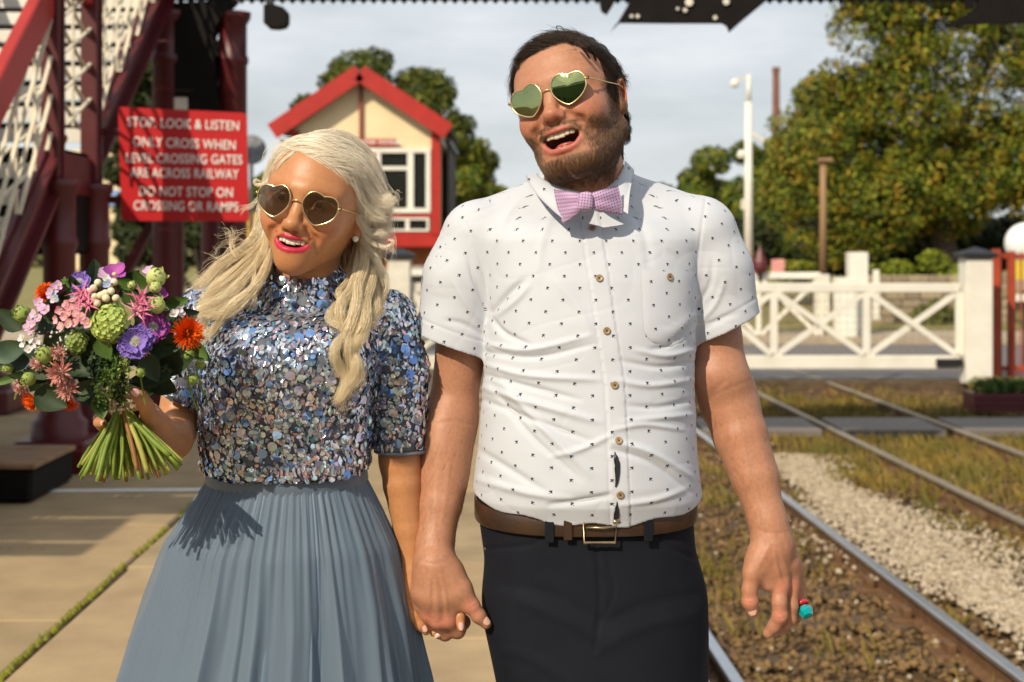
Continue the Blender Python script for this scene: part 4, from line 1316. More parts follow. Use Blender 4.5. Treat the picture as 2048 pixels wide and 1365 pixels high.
def seg2(P2, pts):
    pts = spline(np.array(pts, float), 9)
    d = np.full(len(P2), 1e9); t_ = np.zeros(len(P2))
    for i in range(len(pts) - 1):
        a, b = pts[i], pts[i + 1]
        ab = b - a
        t = np.clip(((P2 - a) @ ab) / (ab @ ab), 0, 1)
        e = np.linalg.norm(P2 - a - t[:, None] * ab, axis=1)
        m_ = e < d
        d[m_] = e[m_]; t_[m_] = (i + t[m_]) / (len(pts) - 1)
    return d, t_
M_skin_m = mat('skin_fair', (.6, .36, .26), .50, attr='Col', amt=.16, scale=160, bump=.0006, bscale=520, sss=.12, spec=.42)
M_skin_w = mat('skin_tanned', (.6, .36, .26), .42, attr='Col', amt=.12, scale=160, bump=.0004, bscale=560, sss=.12, spec=.42)
M_tooth = mat('tooth_enamel', (.78, .70, .55), .25, amt=.12, scale=300, spec=.6)
M_gold = mat('gold_wire', (.90, .68, .36), .22, metal=1.0, amt=.08)
M_nail = mat('pale_pink_nail', (.80, .48, .45), .22, amt=.06)

def hair_mat(name, c, c2, rough=.42, spec=.5):
    m = bpy.data.materials.new(name); m.use_nodes = True
    n, l = m.node_tree.nodes, m.node_tree.links
    p = n['Principled BSDF']
    hi = n.new('ShaderNodeHairInfo')
    mx = n.new('ShaderNodeMix'); mx.data_type = 'RGBA'
    mx.inputs[6].default_value = (*c, 1); mx.inputs[7].default_value = (*c2, 1)
    l.new(hi.outputs['Random'], mx.inputs[0]); l.new(mx.outputs[2], p.inputs['Base Color'])
    p.inputs['Roughness'].default_value = rough
    p.inputs['Specular IOR Level'].default_value = spec
    MATS[name] = m
    return m

# ---------------------------------------------------------------- the man
YM = 2.50
man = thing('person', (W(1190, 0, YM)[0], YM, 0), 'laughing bearded man in a white patterned shirt, lilac bow tie and gold heart sunglasses', 'person')
HC = W(1145, 206, 2.470); HS = np.array([1.06, 1.0, .93])
HR = rotm(-24, -3, -15.5)
mh, m_up, m_lo, m_ru, m_rl = face_sdf(True, True)
def man_head(P): return mh(in_head(P, HC, HR, HS)) * .95
pm = YM / FPX
def Mw(px, py, d=0.0): return W(px, py, YM + d)
neck_b = Mw(1172, 420, .035)
body = S()
body.cap(HC + HR @ np.array([0, .025, -.05]) * HS, neck_b, .060, .060, .02)
body.cap(HC + HR @ np.array([0, .0, -.085]) * HS, Mw(1165, 400, .008), .050, .046, .03)
body.chain([Mw(1172, 430, .03), Mw(1175, 600, .02), Mw(1175, 850, .0), Mw(1172, 1010, .02)], [.08, .115, .125, .12], .06)
body.cap(Mw(1172, 480, .03), Mw(960, 500, .03), .07, .05, .05)
body.cap(Mw(1172, 480, .03), Mw(1390, 490, .03), .07, .05, .05)
armL = S()      # on the viewer's left; it comes a little forward to the joined hands
armL.chain([Mw(955, 505, .03), Mw(922, 700, .03), Mw(908, 800, .035), Mw(900, 850, .03)], [.058, .044, .041, .041], .03)
armL.chain([Mw(902, 840, .03), Mw(892, 900, .012), Mw(880, 1010, -.02), Mw(869, 1110, -.05), Mw(868, 1140, -.055)], [.041, .042, .0365, .0285, .0275], .03)
armL.cap(Mw(868, 1090, -.045), Mw(866, 1150, -.058), .027, .029, .02)
armL.ell(Mw(888, 920, .005), (.036, .037, .085), .03)
armR = S()
armR.chain([Mw(1405, 500, .03), Mw(1428, 680, .03), Mw(1448, 775, .03), Mw(1455, 800, .03)], [.058, .048, .046, .045], .03)
armR.chain([Mw(1457, 795, .03), Mw(1480, 870, .012), Mw(1510, 955, -.01), Mw(1538, 1050, -.035), Mw(1545, 1085, -.04)], [.045, .0470, .0405, .0285, .0280], .03)
armR.cap(Mw(1535, 1040, -.035), Mw(1550, 1095, -.042), .028, .029, .02)
armR.ell(Mw(1436, 752, .0), (.045, .03, .03), .03)
# relaxed hand on the viewer's right, seen from its thumb side and back
def q2(px, py, d=0.0): return W(px, py, 2.455 + d)
hR = S()
hR.chain([q2(1530, 1085, 0), q2(1520, 1125, -.008), q2(1540, 1168, -.012)], [.022, .020, .0135], .012)
hR.chain([q2(1545, 1085, .004), q2(1548, 1130, -.002), q2(1562, 1172, -.008)], [.026, .023, .0145], .016)
hR.chain([q2(1556, 1085, .012), q2(1572, 1130, .012), q2(1583, 1172, .012)], [.022, .021, .014], .016)
hR.chain([q2(1560, 1090, .022), q2(1584, 1140, .026), q2(1592, 1176, .032)], [.018, .018, .0130], .016)
hR.ell(q2(1535, 1128, -.004), (.030, .020, .032), .016)
f1 = S().chain([q2(1560, 1168, -.010), q2(1559, 1205, -.018), q2(1560, 1232, -.018), q2(1549, 1252, -.010), q2(1536, 1267, -.004)], [.0145, .0122, .0126, .0108, .0088], .006)
f2 = S().chain([q2(1581, 1170, .010), q2(1581, 1212, .004), q2(1578, 1238, .006), q2(1563, 1256, .016), q2(1549, 1262, .020)], [.0140, .0120, .0122, .0105, .0088], .006)
f3 = S().chain([q2(1590, 1174, .030), q2(1594, 1208, .026), q2(1588, 1236, .030), q2(1570, 1248, .040)], [.0130, .0113, .0112, .0090], .006)
f4 = S().chain([q2(1592, 1170, .046), q2(1601, 1198, .045), q2(1597, 1222, .048), q2(1582, 1234, .056)], [.0115, .0098, .0096, .0080], .006)
th = S().chain([q2(1520, 1112, -.012), q2(1504, 1146, -.020), q2(1499, 1180, -.022), q2(1500, 1203, -.022), q2(1506, 1225, -.020)], [.0200, .0148, .0124, .0126, .0096], .010)
th.ell(q2(1500, 1203, -.022), (.0128, .0128, .012), .006)
hR2 = lambda P: sm(sm(sm(sm(sm(hR(P), th(P), .016), f1(P), .007), f2(P), .007), f3(P), .007), f4(P), .007)
# hand holding hers, back of the hand to the viewer
def q1(px, py, d=0.0): return W(px, py, 2.430 + d)
hL = S()
hL.chain([q1(856, 1130, .004), q1(843, 1185, .004), q1(842, 1212, .008)], [.022, .018, .0125], .014)
hL.chain([q1(866, 1130, 0), q1(858, 1190, -.006), q1(858, 1228, .0)], [.025, .021, .0140], .016)
hL.chain([q1(876, 1130, 0), q1(878, 1195, -.008), q1(876, 1240, -.004)], [.025, .022, .0148], .016)
hL.chain([q1(886, 1130, .004), q1(902, 1190, -.004), q1(896, 1240, -.004)], [.022, .022, .0145], .016)
hL.cap(q1(896, 1150, .006), q1(918, 1190, .004), .022, .018, .016)
g1 = S().chain([q1(896, 1240, -.004), q1(915, 1262, .010), q1(926, 1245, .032), q1(918, 1232, .045)], [.0142, .0128, .0118, .0100], .006)
g2 = S().chain([q1(876, 1242, -.002), q1(890, 1268, .014), q1(898, 1262, .036)], [.0142, .0118, .0100], .006)
g3 = S().chain([q1(857, 1230, .002), q1(866, 1250, .020), q1(880, 1252, .042)], [.0132, .0115, .0095], .006)
g4 = S().chain([q1(842, 1212, .008), q1(846, 1232, .026), q1(858, 1240, .045)], [.0118, .0100, .0085], .006)
gt = S().chain([q1(903, 1148, .0), q1(925, 1178, -.008), q1(943, 1212, -.010), q1(957, 1232, -.010), q1(972, 1248, -.008)], [.0200, .0152, .0122, .0120, .0092], .010)
gt.ell(q1(944, 1212, -.010), (.0128, .0122, .0125), .006)
hL2 = lambda P: sm(sm(sm(sm(sm(hL(P), gt(P), .018), g1(P), .006), g2(P), .006), g3(P), .006), g4(P), .006)
def bb(*pts, r=.08):
    A = np.array(pts)
    return A.min(0) - r, A.max(0) + r
groups = [(man_head, HC - .20, HC + .20, .022),
          (body, *bb(HC, Mw(940, 400), Mw(1410, 1020), r=.16), .022),
          (armL, *bb(Mw(955, 480), Mw(860, 1150, -.05), r=.09), .02),
          (armR, *bb(Mw(1400, 480), Mw(1550, 1100), r=.09), .02),
          (hR2, *bb(q2(1486, 1085), q2(1605, 1275), r=.05), .012),
          (hL2, *bb(q1(830, 1125), q1(980, 1280), r=.05), .012)]
V, F = surface(groups, .0021, .02, 2)
N = vnormals(V, F)
Cm, q = skin_colors(V, (.455, .215, .125), (.49, .11, .062), (.47, .135, .10), HC, HR, HS, m_up, m_lo, m_ru, m_rl, nose_red=.55)
# redder knuckles and forearms
for p in (q2(1561, 1172, -.02), q2(1583, 1172, -.0), q2(1560, 1232, -.03), q2(1500, 1203, -.03), q1(857, 1230, -.012), q1(876, 1242, -.012), q1(896, 1240, -.015), q1(944, 1212, -.02)):
    w = .6 * np.exp(-(np.linalg.norm(V - p, axis=1) / .013) ** 2)[:, None]
    Cm = Cm * (1 - w) + np.array((.60, .19, .13)) * w
# beard region: colour of the stubble on the skin
def beard_w(q):
    x, y, z = np.abs(q[:, 0]), q[:, 1], q[:, 2]
    jaw = np.clip((-.052 - z - .55 * np.clip(.052 - x, 0, 1) * 1.0) / .012, 0, 1)              # below the cheek line
    side = np.clip((x - .058) / .006, 0, 1) * np.clip((.02 - z) / .02, 0, 1) * np.clip((.004 - y) / .012, 0, 1) * np.clip((y + .062) / .02, 0, 1)
    stache = np.clip((z + .078) / .004, 0, 1) * np.clip((-.0545 - z) / .004, 0, 1) * np.clip((.046 - x) / .006, 0, 1) * np.clip((-.07 - y) / .01, 0, 1) * np.clip((x - .001) / .004, .3, 1)
    chin = np.clip((-.112 - z) / .005, 0, 1) * np.clip((.06 - x) / .01, 0, 1)
    corner = np.exp(-(((x - .047) / .009) ** 2 + ((z + .090) / .02) ** 2))
    w = np.maximum.reduce([jaw * np.clip((x - .042) / .010, 0, 1), side, stache, chin, corner * np.clip((-.05 - y) / .02, 0, 1)])
    w *= np.clip((.022 - y) / .012, 0, 1)
    w *= np.clip((z + .168) / .02, 0, 1)
    # lips stay bare
    dl = np.full(len(q), 1.0)
    for pts, rr in ((m_up, m_ru), (m_lo, m_rl)):
        for k in range(len(pts) - 1): dl = np.minimum(dl, d_cap(q, pts[k], pts[k + 1], rr[k], rr[k + 1]))
    inside = d_ell(q, (0, -.095, -.087), (.036, .03, .016)) < 0
    return w * np.clip((dl - .0020) / .002, 0, 1) * (~inside) * (x < .088)
hm = np.abs(q).max(1) < .17
bw = np.zeros(len(V)); bw[hm] = beard_w(q[hm])
Cm = Cm * (1 - .66 * bw[:, None]) + np.array((.15, .08, .04)) * .66 * bw[:, None]
def scalp_w(q):
    x, y, z = q[:, 0], q[:, 1], q[:, 2]
    ax = np.abs(x)
    line = .080 + .030 * np.clip(y + .03, -.1, .1) * 0 - .9 * np.clip(ax - .040, 0, 1) + .10 * np.sin(x * 40) * .03   # hairline height over the forehead
    front = np.where(y < -.015, line, np.where(y < .012, .02 - 1.2 * np.clip(y + .015, 0, 1), np.where(ax > .055, -.030, -.105)))
    side = (ax > .062) & (y > -.047) & (y < -.006) & (z > -.015)
    w = np.clip((z - front) / .006, 0, 1)
    w = np.maximum(w, side)
    w *= ~((ax > .074) & (z < .014) & (y > -.012) & (y < .03))
    w *= np.clip((z + .105) / .01, 0, 1)
    return w
sw = np.zeros(len(V)); sw[hm] = scalp_w(q[hm])
Cm = Cm * (1 - .9 * sw[:, None]) + np.array((.022, .013, .008)) * .9 * sw[:, None]
# tendons, veins and creases of the bare arms and hands, measured on the skin
vpx, vpy = V[:, 0] / V[:, 1] * FPX + CX, HY - (V[:, 2] - CZ) / V[:, 1] * FPX
vP2 = np.stack([vpx, vpy], 1); dsp = np.zeros(len(V)); vfr = np.clip(-N[:, 1] * 2, 0, 1) * (V[:, 2] < 1.33)
for pts, w_, h_ in (([(1408, 806), (1448, 782), (1500, 762)], 5, -.8), ([(1420, 790), (1440, 772), (1452, 760)], 6, -1.2), ([(1478, 840), (1494, 920), (1518, 1000), (1530, 1060)], 5, .9), ([(1505, 830), (1530, 920), (1552, 1010)], 7, .8), ([(1455, 830), (1470, 900), (1492, 960)], 14, 1.6),
                    ([(1546, 1085), (1554, 1130), (1562, 1168)], 4.5, 1.5), ([(1552, 1085), (1570, 1130), (1583, 1168)], 4.5, 1.4), ([(1540, 1090), (1530, 1110), (1512, 1140)], 5, 1.2), ([(1551, 1120), (1562, 1140), (1570, 1165)], 4, -1.2), ([(1516, 1060), (1545, 1068), (1576, 1064)], 4, -.8),
                    ([(1552, 1228), (1561, 1230), (1570, 1226)], 2.2, -.7), ([(1552, 1236), (1561, 1238), (1570, 1234)], 2.2, -.7), ([(1492, 1197), (1500, 1199), (1509, 1196)], 2.2, -.7), ([(1492, 1204), (1500, 1206), (1509, 1203)], 2.2, -.7),
                    ([(862, 1140), (858, 1185), (857, 1226)], 4.5, 1.4), ([(870, 1140), (873, 1190), (876, 1238)], 4.5, 1.4), ([(880, 1140), (890, 1190), (896, 1236)], 4.5, 1.3), ([(866, 1170), (866, 1200), (866, 1226)], 4, -1.2), ([(884, 1170), (886, 1200), (886, 1230)], 4, -1.2), ([(905, 1160), (918, 1185), (936, 1205)], 5, 1.0),
                    ([(936, 1208), (944, 1206), (952, 1200)], 2.2, -.7), ([(940, 1216), (948, 1213), (956, 1207)], 2.2, -.7), ([(838, 1120), (868, 1128), (900, 1120)], 4, -.8), ([(880, 900), (872, 980), (866, 1060)], 6, .8), ([(905, 880), (895, 960), (884, 1050)], 5, .7), ([(870, 850), (905, 842), (945, 850)], 5, -1.2)):
    d_, t_ = seg2(vP2, pts); dsp += h_ * .001 * np.exp(-(d_ / w_) ** 2) * np.sin(np.pi * np.clip(t_ * .9 + .05, 0, 1)) ** .5
dsp += .0005 * vnoise(V, 45, 61) * (V[:, 2] < 1.33)
V = V + N * (dsp * vfr)[:, None]
mk('body', V, F, M_skin_m, man, True, Cm)
fa = np.zeros(len(V))                                   # fine hair on the forearms
for a_, b_ in ((Mw(902, 860, .03), Mw(869, 1110, -.05)), (Mw(1457, 815, .03), Mw(1540, 1060, -.035))):
    fa = np.maximum(fa, (d_cap(V, a_, b_, .060, .045) < 0) * (.4 + .6 * (vnoise(V, 30, 9) > -.2)))
i_ = fa > 0
FV, FN, FW = V[i_], N[i_], fa[i_]
mV, mN, mq, msw, mbw = V[hm], N[hm], q[hm], sw[hm], bw[hm]
# nails
def nail(person, p, d, nrm, L, w, m=M_nail):
    d = np.asarray(d, float); d /= np.linalg.norm(d); nrm = np.asarray(nrm, float); nrm -= d * (nrm @ d); nrm /= np.linalg.norm(nrm)
    s = np.cross(d, nrm)
    V_, F_ = [], []
    nu, nv = 7, 7
    for i in range(nu):
        u = -1 + 2 * i / (nu - 1)
        for j in range(nv):
            v = -1 + 2 * j / (nv - 1)
            k = math.sqrt(max(0, 1 - .75 * u * u)) if u > 0 else math.sqrt(max(0, 1 - .5 * u * u))
            V_.append(np.asarray(p) + d * (u * L / 2) + s * (v * k * w / 2) + nrm * (.0022 - .0026 * (v * k) ** 2 - .0008 * u * u))
    for i in range(nu - 1):
        for j in range(nv - 1): F_.append((i * nv + j, i * nv + j + 1, (i + 1) * nv + j + 1, (i + 1) * nv + j))
    return mk('nail', V_, F_, m, person, True)
M_nail_m = mat('bare_nail', (.66, .40, .31), .3, amt=.1)
nail(man, q2(1504, 1221, -.0295), q2(1507, 1232) - q2(1501, 1208), (-.25, -1, .1), .017, .0145, M_nail_m)
nail(man, q1(972, 1242, -.0170), q1(975, 1251) - q1(962, 1236), (.3, -1, .4), .015, .012, M_nail_m)
eyes(man, HC, HR, HS)
teeth(man, HC, HR, HS, -.0680, 10, .0085, .0140, M_tooth, rad=.037)
teeth(man, HC, HR, HS, -.1020, 8, .0064, .0045, M_tooth, lower=True, rad=.030)
tq = np.array([0, -.080, -.094])
e = MB().lathe((0, 0, 0), [(.001, -.006), (.014, -.004), (.019, 0), (.014, .005), (.001, .007)], 14)
mk('tongue', (HC + ((e.V[0] * np.array([1, 1, .9]) + tq) * HS) @ HR.T), e.F, mat('tongue', (.45, .10, .09), .35), man, True)
M_mirror = mat('green_gold_mirror_lens', (.34, .39, .17), .04, metal=1.0, amt=.12, scale=20)
glasses(man, HC, HR, HS, M_mirror, M_gold, .0560, .0550, .0352, (-.1115, -.004), wrap=9)

def grow(V, N, w, n, fdir, length, k, lift, curl, seed, wav=0.0, clumps=0):
    """strands rooted on the surface where w > 0, combed along fdir(q)"""
    g = np.random.default_rng(seed)
    p = w / w.sum()
    i = g.choice(len(V), n, p=p)
    P0 = V[i] + g.normal(0, .0008, (n, 3)); Nn = N[i]
    D = fdir(i)
    D = D - Nn * (D * Nn).sum(1)[:, None]
    D /= np.linalg.norm(D, axis=1)[:, None] + 1e-9
    D += g.normal(0, .11, (n, 3))
    if clumps:
        cs = vnoise(P0, clumps, seed)[:, None]; cs2 = vnoise(P0, clumps, seed + 9)[:, None]
        D += cs * .25 * np.cross(Nn, D) + cs2 * .12 * Nn
    Ln = length(i) * g.uniform(.7, 1.2, n)
    out = np.zeros((n, k, 3)); out[:, 0] = P0
    ph = g.uniform(0, 6.28, n)
    for j in range(1, k):
        f = j / (k - 1)
        d = D + Nn * (lift * (1 - f) - curl * f)[..., None] if np.ndim(lift) else D + Nn * (lift * (1 - f) - curl * f)
        d = d / np.linalg.norm(d, axis=1)[:, None]
        out[:, j] = out[:, j - 1] + d * (Ln / (k - 1))[:, None]
        if wav: out[:, j] += np.cross(Nn, D) * (wav * np.sin(ph + 5 * f))[:, None]
    return out
M_hair_m = hair_mat('dark_brown_hair', (.017, .0095, .0055), (.042, .024, .013), .42, .25)
M_beard = hair_mat('brown_beard_hair', (.052, .027, .013), (.19, .105, .048), .5)
# hair cap: a soft mass just above the scalp so that no skin shows through
def hair_cap(P):
    l = in_head(P, HC, HR, HS)
    e = d_ell(l, (0, .016, .034), (.0820, .105, .0935)) + .0022 * vnoise(l, 120, 5) + .0022 * vnoise(l, 230, 6)
    w = scalp_w(l * np.array([.96, .96, .97]))
    return np.maximum(e * .95, (.55 - w) * .006)
Vc, Fc = surface([(hair_cap, HC - .16, HC + .16, 0)], .0026, 0, 2)
hair = mk('hair', Vc, Fc, mat('hair_mass', (.018, .010, .006), .6, amt=.4, scale=200), man, True)
def comb(i):
    l = mq[i]
    # from the parting on the viewer's right towards the viewer's left at the front, down at the sides and back
    d = np.zeros((len(l), 3))
    topm = np.clip((l[:, 2] - .055) / .03, 0, 1)
    d[:, 0] = -1.2 * topm + .0
    d[:, 1] = .55 * topm + .5 * (1 - topm)
    d[:, 2] = -1.0 * (1 - topm) + .1
    return d @ HR.T
mlen = lambda i: np.where(mq[i][:, 2] > .05, .034, np.where(mq[i][:, 1] > .05, .026, .017))
st = grow(mV, mN, msw, 24000, comb, mlen, 7, .34, .30, 5, .0, clumps=130)
st2 = grow(mV, mN, msw * (mq[:, 2] > .045), 8000, comb, lambda i: np.full(len(i), .042), 8, .55, .55, 6, .0008, clumps=90)
hairs('strands', st, .00020, .00006, M_hair_m, hair)
hairs('strands', st2, .00020, .00006, M_hair_m, hair)
# a few loose locks on the forehead and the curl at the nape
def lock(root, pts, n, r0, seed, wav=.002):
    g = np.random.default_rng(seed)
    P = spline(pts, 12)
    o = g.normal(0, 1, (n, 1, 3)) * r0 * np.linspace(1, .35, 12)[None, :, None]
    ph = g.uniform(0, 6.28, (n, 1, 1))
    return P[None] + o + wav * np.sin(np.linspace(0, 5, 12)[None, :, None] + ph) * np.array([1, .3, .4]) * np.linspace(0, 1, 12)[None, :, None]
def L(px, py, d): return W(px, py, 2.47 + d)
locks = [] if False else [lock(0, [L(1150, 84, -.10), L(1162, 93, -.115), L(1172, 106, -.112), L(1180, 118, -.10)], 60, .0014, 1, .001),
         lock(0, [L(1160, 80, -.09), L(1174, 92, -.105), L(1186, 106, -.10), L(1192, 122, -.085)], 80, .0018, 2, .001),
         lock(0, [L(1120, 66, -.04), L(1112, 54, -.05), L(1124, 55, -.06), L(1134, 72, -.08), L(1142, 84, -.10)], 7, .0005, 4, .001),
         lock(0, [L(1044, 106, -.04), L(1034, 118, -.04), L(1033, 128, -.045), L(1037, 138, -.05)], 60, .002, 5, .002)]
for i in range(9):
    g = np.random.default_rng(100 + i)
    x0, y0 = 1240 + g.uniform(-4, 4), 225 + i * 5
    locks.append(lock(0, [L(x0 - 6, y0 - 14, .10), L(x0 + 8, y0, .10), L(x0 + 14 + g.uniform(-4, 4), y0 + 14, .095), L(x0 + 6, y0 + 26, .09)], 60, .0035, 200 + i, .003))
hairs('loose_locks', np.concatenate(locks), .00018, .00006, M_hair_m, hair)
def bdir(i):
    l = mq[i]
    d = np.stack([.25 * np.sign(l[:, 0]) * (np.abs(l[:, 0]) < .03), -.35 + 0 * l[:, 0], -1 + 0 * l[:, 0]], 1)
    st_ = (l[:, 2] > -.080) & (np.abs(l[:, 0]) < .046) & (l[:, 1] < -.07)
    d[st_] = np.stack([np.sign(l[st_, 0]) * .9, 0 * l[st_, 0], -.7 + 0 * l[st_, 0]], 1)
    return d @ HR.T
blen = lambda i: np.where(mq[i][:, 2] > -.078, .005, np.where(mq[i][:, 2] > -.105, .0065, .0085))
sb = grow(mV, mN, mbw, 25000, bdir, blen, 5, .38, .45, 8, .0, clumps=140)
bo = hairs('beard', sb, .00015, .00005, M_beard, man)
# eyebrows, seen just above the lenses
ew = np.exp(-(((mq[:, 2] - .012 - .004 * np.cos(np.abs(mq[:, 0]) * 60)) / .0045) ** 2)) * (np.abs(np.abs(mq[:, 0]) - .027) < .016) * (mq[:, 1] < -.06)
hairs('eyebrows', grow(mV, mN, ew, 700, lambda i: (np.stack([np.sign(mq[i][:, 0]), 0 * mq[i][:, 0], .15 + 0 * mq[i][:, 0]], 1)) @ HR.T, lambda i: np.full(len(i), .007), 5, .12, .4, 9), .0002, .0001, M_beard, man)

hairs('forearm_hair', grow(FV, FN, FW, 2600, lambda i: np.stack([.35 * np.sign(FV[i][:, 0] - .15), 0 * FV[i][:, 0], -1 + 0 * FV[i][:, 0]], 1), lambda i: np.full(len(i), .012), 5, .22, .3, 21), .00009, .00004, hair_mat('fine_brown_hair', (.22, .11, .05), (.34, .18, .08)), man)
# ---------------------------------------------------------------- the man's clothes

sh_rows = [  # py, left px, right px, front depth, back depth (metres from YM)
    (392, 1010, 1345, .060, .13), (430, 960, 1398, .085, .14), (480, 958, 1400, .108, .145), (560, 970, 1396, .128, .145), (640, 975, 1390, .140, .14),
    (760, 966, 1386, .150, .13), (880, 957, 1390, .163, .13), (950, 949, 1396, .165, .135), (985, 946, 1402, .160, .14), (1010, 950, 1400, .150, .14), (1060, 968, 1382, .135, .135)]
_z = np.array([Mw(0, r[0])[2] for r in sh_rows])[::-1]
_xc = np.array([(Mw(r[1], 0)[0] + Mw(r[2], 0)[0]) / 2 for r in sh_rows])[::-1]
_a = np.array([(Mw(r[2], 0)[0] - Mw(r[1], 0)[0]) / 2 for r in sh_rows])[::-1]
_f = np.array([r[3] for r in sh_rows])[::-1]; _b = np.array([r[4] for r in sh_rows])[::-1]
def torso_d(P, grow=0.0):
    z = P[:, 2]
    a = tab(z, _z, _a) + grow
    x = (P[:, 0] - tab(z, _z, _xc)) / a
    y0 = P[:, 1] - YM
    b = np.where(y0 < 0, tab(z, _z, _f), tab(z, _z, _b)) + grow
    y = y0 / b
    n = 2.35
    r = (np.abs(x) ** n + np.abs(y) ** n) ** (1 / n)
    return smx((r - 1) * np.minimum(a, b) * .92, z - Mw(0, 428)[2], .05)
zc_hem = Mw(0, 1012)[2]
def shirt_hem(P):
    """height of the lower edge: sags over the belt in front"""
    t = (P[:, 0] - Mw(1190, 0)[0]) / .195
    fr = np.clip(-(P[:, 1] - YM) / .1, -1, 1)
    return Mw(0, 985)[2] - (.030 * (1 - np.abs(t) ** 2.2) * (fr > -.3)) * np.clip(fr + .3, 0, 1) + .004 * np.sin(P[:, 0] * 60)
SL = [Mw(958, 478, .02), Mw(925, 560, .02), Mw(906, 700, .02)]
SLr = [.066, .067, .0700]
SRr = [.066, .066, .0630]
SRp = [Mw(1400, 470, .02), Mw(1426, 545, .02), Mw(1452, 662, .02)]
hemL_n = np.array([.42, 0, -.92]); hemL_n /= np.linalg.norm(hemL_n); hemL_p = Mw(905, 694, 0)
hemL_n = np.array([-.34, 0, -.94]); hemL_n /= np.linalg.norm(hemL_n)
hemR_n = np.array([.44, 0, -.90]); hemR_n /= np.linalg.norm(hemR_n); hemR_p = Mw(1456, 659, 0)
def sleeve(P, pts, rad, hp, hn, other=None):
    d = sm(d_cap(P, pts[0], pts[1], rad[0], rad[1]), d_cap(P, pts[1], pts[2] + (pts[2] - pts[1]) * .4, rad[1], rad[2]), .02)
    return d
def shirt_outer(P):
    d = torso_d(P)
    for a, b, ra, rb in ((Mw(1172, 392, .035), Mw(960, 470, .03), .062, .056), (Mw(1172, 392, .035), Mw(1398, 462, .03), .062, .056)):
        d = sm(d, d_cap(P, a, b, ra, rb), .045)
    d = sm(d, d_cap(P, Mw(1166, 372, .03), Mw(1170, 420, .03), .066, .09), .03)
    return d
def shirt_all(P):
    d = shirt_outer(P)
    dl = sleeve(P, SL, SLr, hemL_p, hemL_n); dr = sleeve(P, SRp, SRr, hemR_p, hemR_n)
    # hems cut the sleeves
    return d, dl, dr
neck_n = np.array([-.08, -.42, .90]); neck_n /= np.linalg.norm(neck_n); neck_p = Mw(1165, 362, .0)
def shirt_sdf(P):
    d, dl, dr = shirt_all(P)
    th = .0042
    cutL = (P - hemL_p) @ hemL_n; cutR = (P - hemR_p) @ hemR_n
    dl = np.maximum(dl, cutL); dr = np.maximum(dr, cutR)
    body_ = np.maximum(d, shirt_hem(P) - P[:, 2])
    u = sm(sm(body_, dl, .012), dr, .012)
    inner_l = sleeve(P, SL, [r - th for r in SLr], 0, 0); inner_r = sleeve(P, SRp, [r - th for r in SRr], 0, 0)
    inn = np.minimum(np.minimum(d + th + .001, inner_l), inner_r)
    u = np.maximum(u, -inn)
    # neck opening
    nk = d_cap(P, Mw(1160, 300, .02), Mw(1166, 388, .022), .059, .056)
    u = np.maximum(u, -nk)
    return u
V, F = surface([(shirt_sdf, Mw(820, 330, -.24), Mw(1540, 1075, .22), 0)], .0026, 0, 2)
N = vnormals(V, F)
# folds measured on the cloth: (px, py) polylines, half width px, height mm
FOLDS = [([(985, 640), (1010, 668), (1060, 690)], 9, -4.5), ([(985, 625), (1020, 585), (1050, 560)], 10, -4.5), ([(1000, 628), (1035, 600), (1060, 570)], 9, 3),
    ([(975, 690), (1060, 700), (1180, 672)], 9, 4.0), ([(972, 705), (1070, 715), (1190, 688)], 8, -3.5), ([(972, 730), (1060, 752), (1200, 760)], 10, 4.0), ([(970, 750), (1050, 772), (1160, 800)], 9, -4.0),
    ([(968, 775), (1060, 805), (1200, 845)], 12, 4.5), ([(966, 800), (1060, 838), (1190, 885)], 10, -3.5), ([(1000, 760), (1080, 850), (1180, 950)], 13, 4.0), ([(985, 770), (1060, 870), (1160, 960)], 10, -3),
    ([(1225, 870), (1160, 900), (1100, 915)], 9, 3.0), ([(1228, 885), (1300, 905), (1390, 960)], 10, 4.0), ([(1225, 900), (1300, 925), (1380, 985)], 9, -3.5), ([(1228, 860), (1290, 850), (1370, 862)], 8, 3),
    ([(1385, 630), (1350, 660), (1310, 672)], 9, 3.5), ([(1386, 650), (1340, 690), (1300, 700)], 8, -3), ([(1388, 700), (1330, 712), (1270, 700)], 9, 3.5), ([(1388, 725), (1320, 735), (1240, 722)], 9, -3),
    ([(1388, 760), (1300, 772), (1230, 760)], 9, 3), ([(1388, 800), (1320, 815), (1250, 812)], 10, -3), ([(1390, 830), (1330, 835), (1240, 845)], 10, 3),
    ([(1384, 560), (1360, 520), (1330, 500)], 12, -1.5), ([(1386, 600), (1366, 575), (1352, 560)], 12, 1.5),
    ([(960, 960), (1050, 985), (1150, 1000)], 12, 3), ([(958, 900), (1020, 940), (1100, 990)], 12, -3), ([(1100, 1010), (1180, 1000), (1225, 990)], 9, -3.5), ([(1240, 1010), (1310, 1000), (1380, 975)], 10, 3),
    ([(975, 620), (950, 560), (935, 510)], 9, -2.5), ([(968, 650), (935, 610), (905, 560)], 10, 2.5), ([(972, 675), (930, 650), (890, 640)], 9, -2.5), ([(978, 640), (972, 660), (978, 700)], 7, 3),
    ([(1390, 620), (1420, 570), (1425, 520)], 9, -2.5), ([(1395, 650), (1430, 610), (1450, 560)], 9, 2.5), ([(1390, 670), (1440, 640), (1480, 625)], 9, -2),
    ([(1110, 420), (1085, 480), (1075, 560)], 14, 1.8), ([(1260, 420), (1290, 470), (1300, 540)], 14, -1.8), ([(1110, 560), (1160, 620), (1190, 700)], 16, 1.8), ([(1040, 400), (1010, 440), (990, 500)], 12, 1.8)]
px = V[:, 0] / V[:, 1] * FPX + CX; py = HY - (V[:, 2] - CZ) / V[:, 1] * FPX
front = np.clip(-N[:, 1] * 2.0 + .15, 0, 1)
disp = np.zeros(len(V))
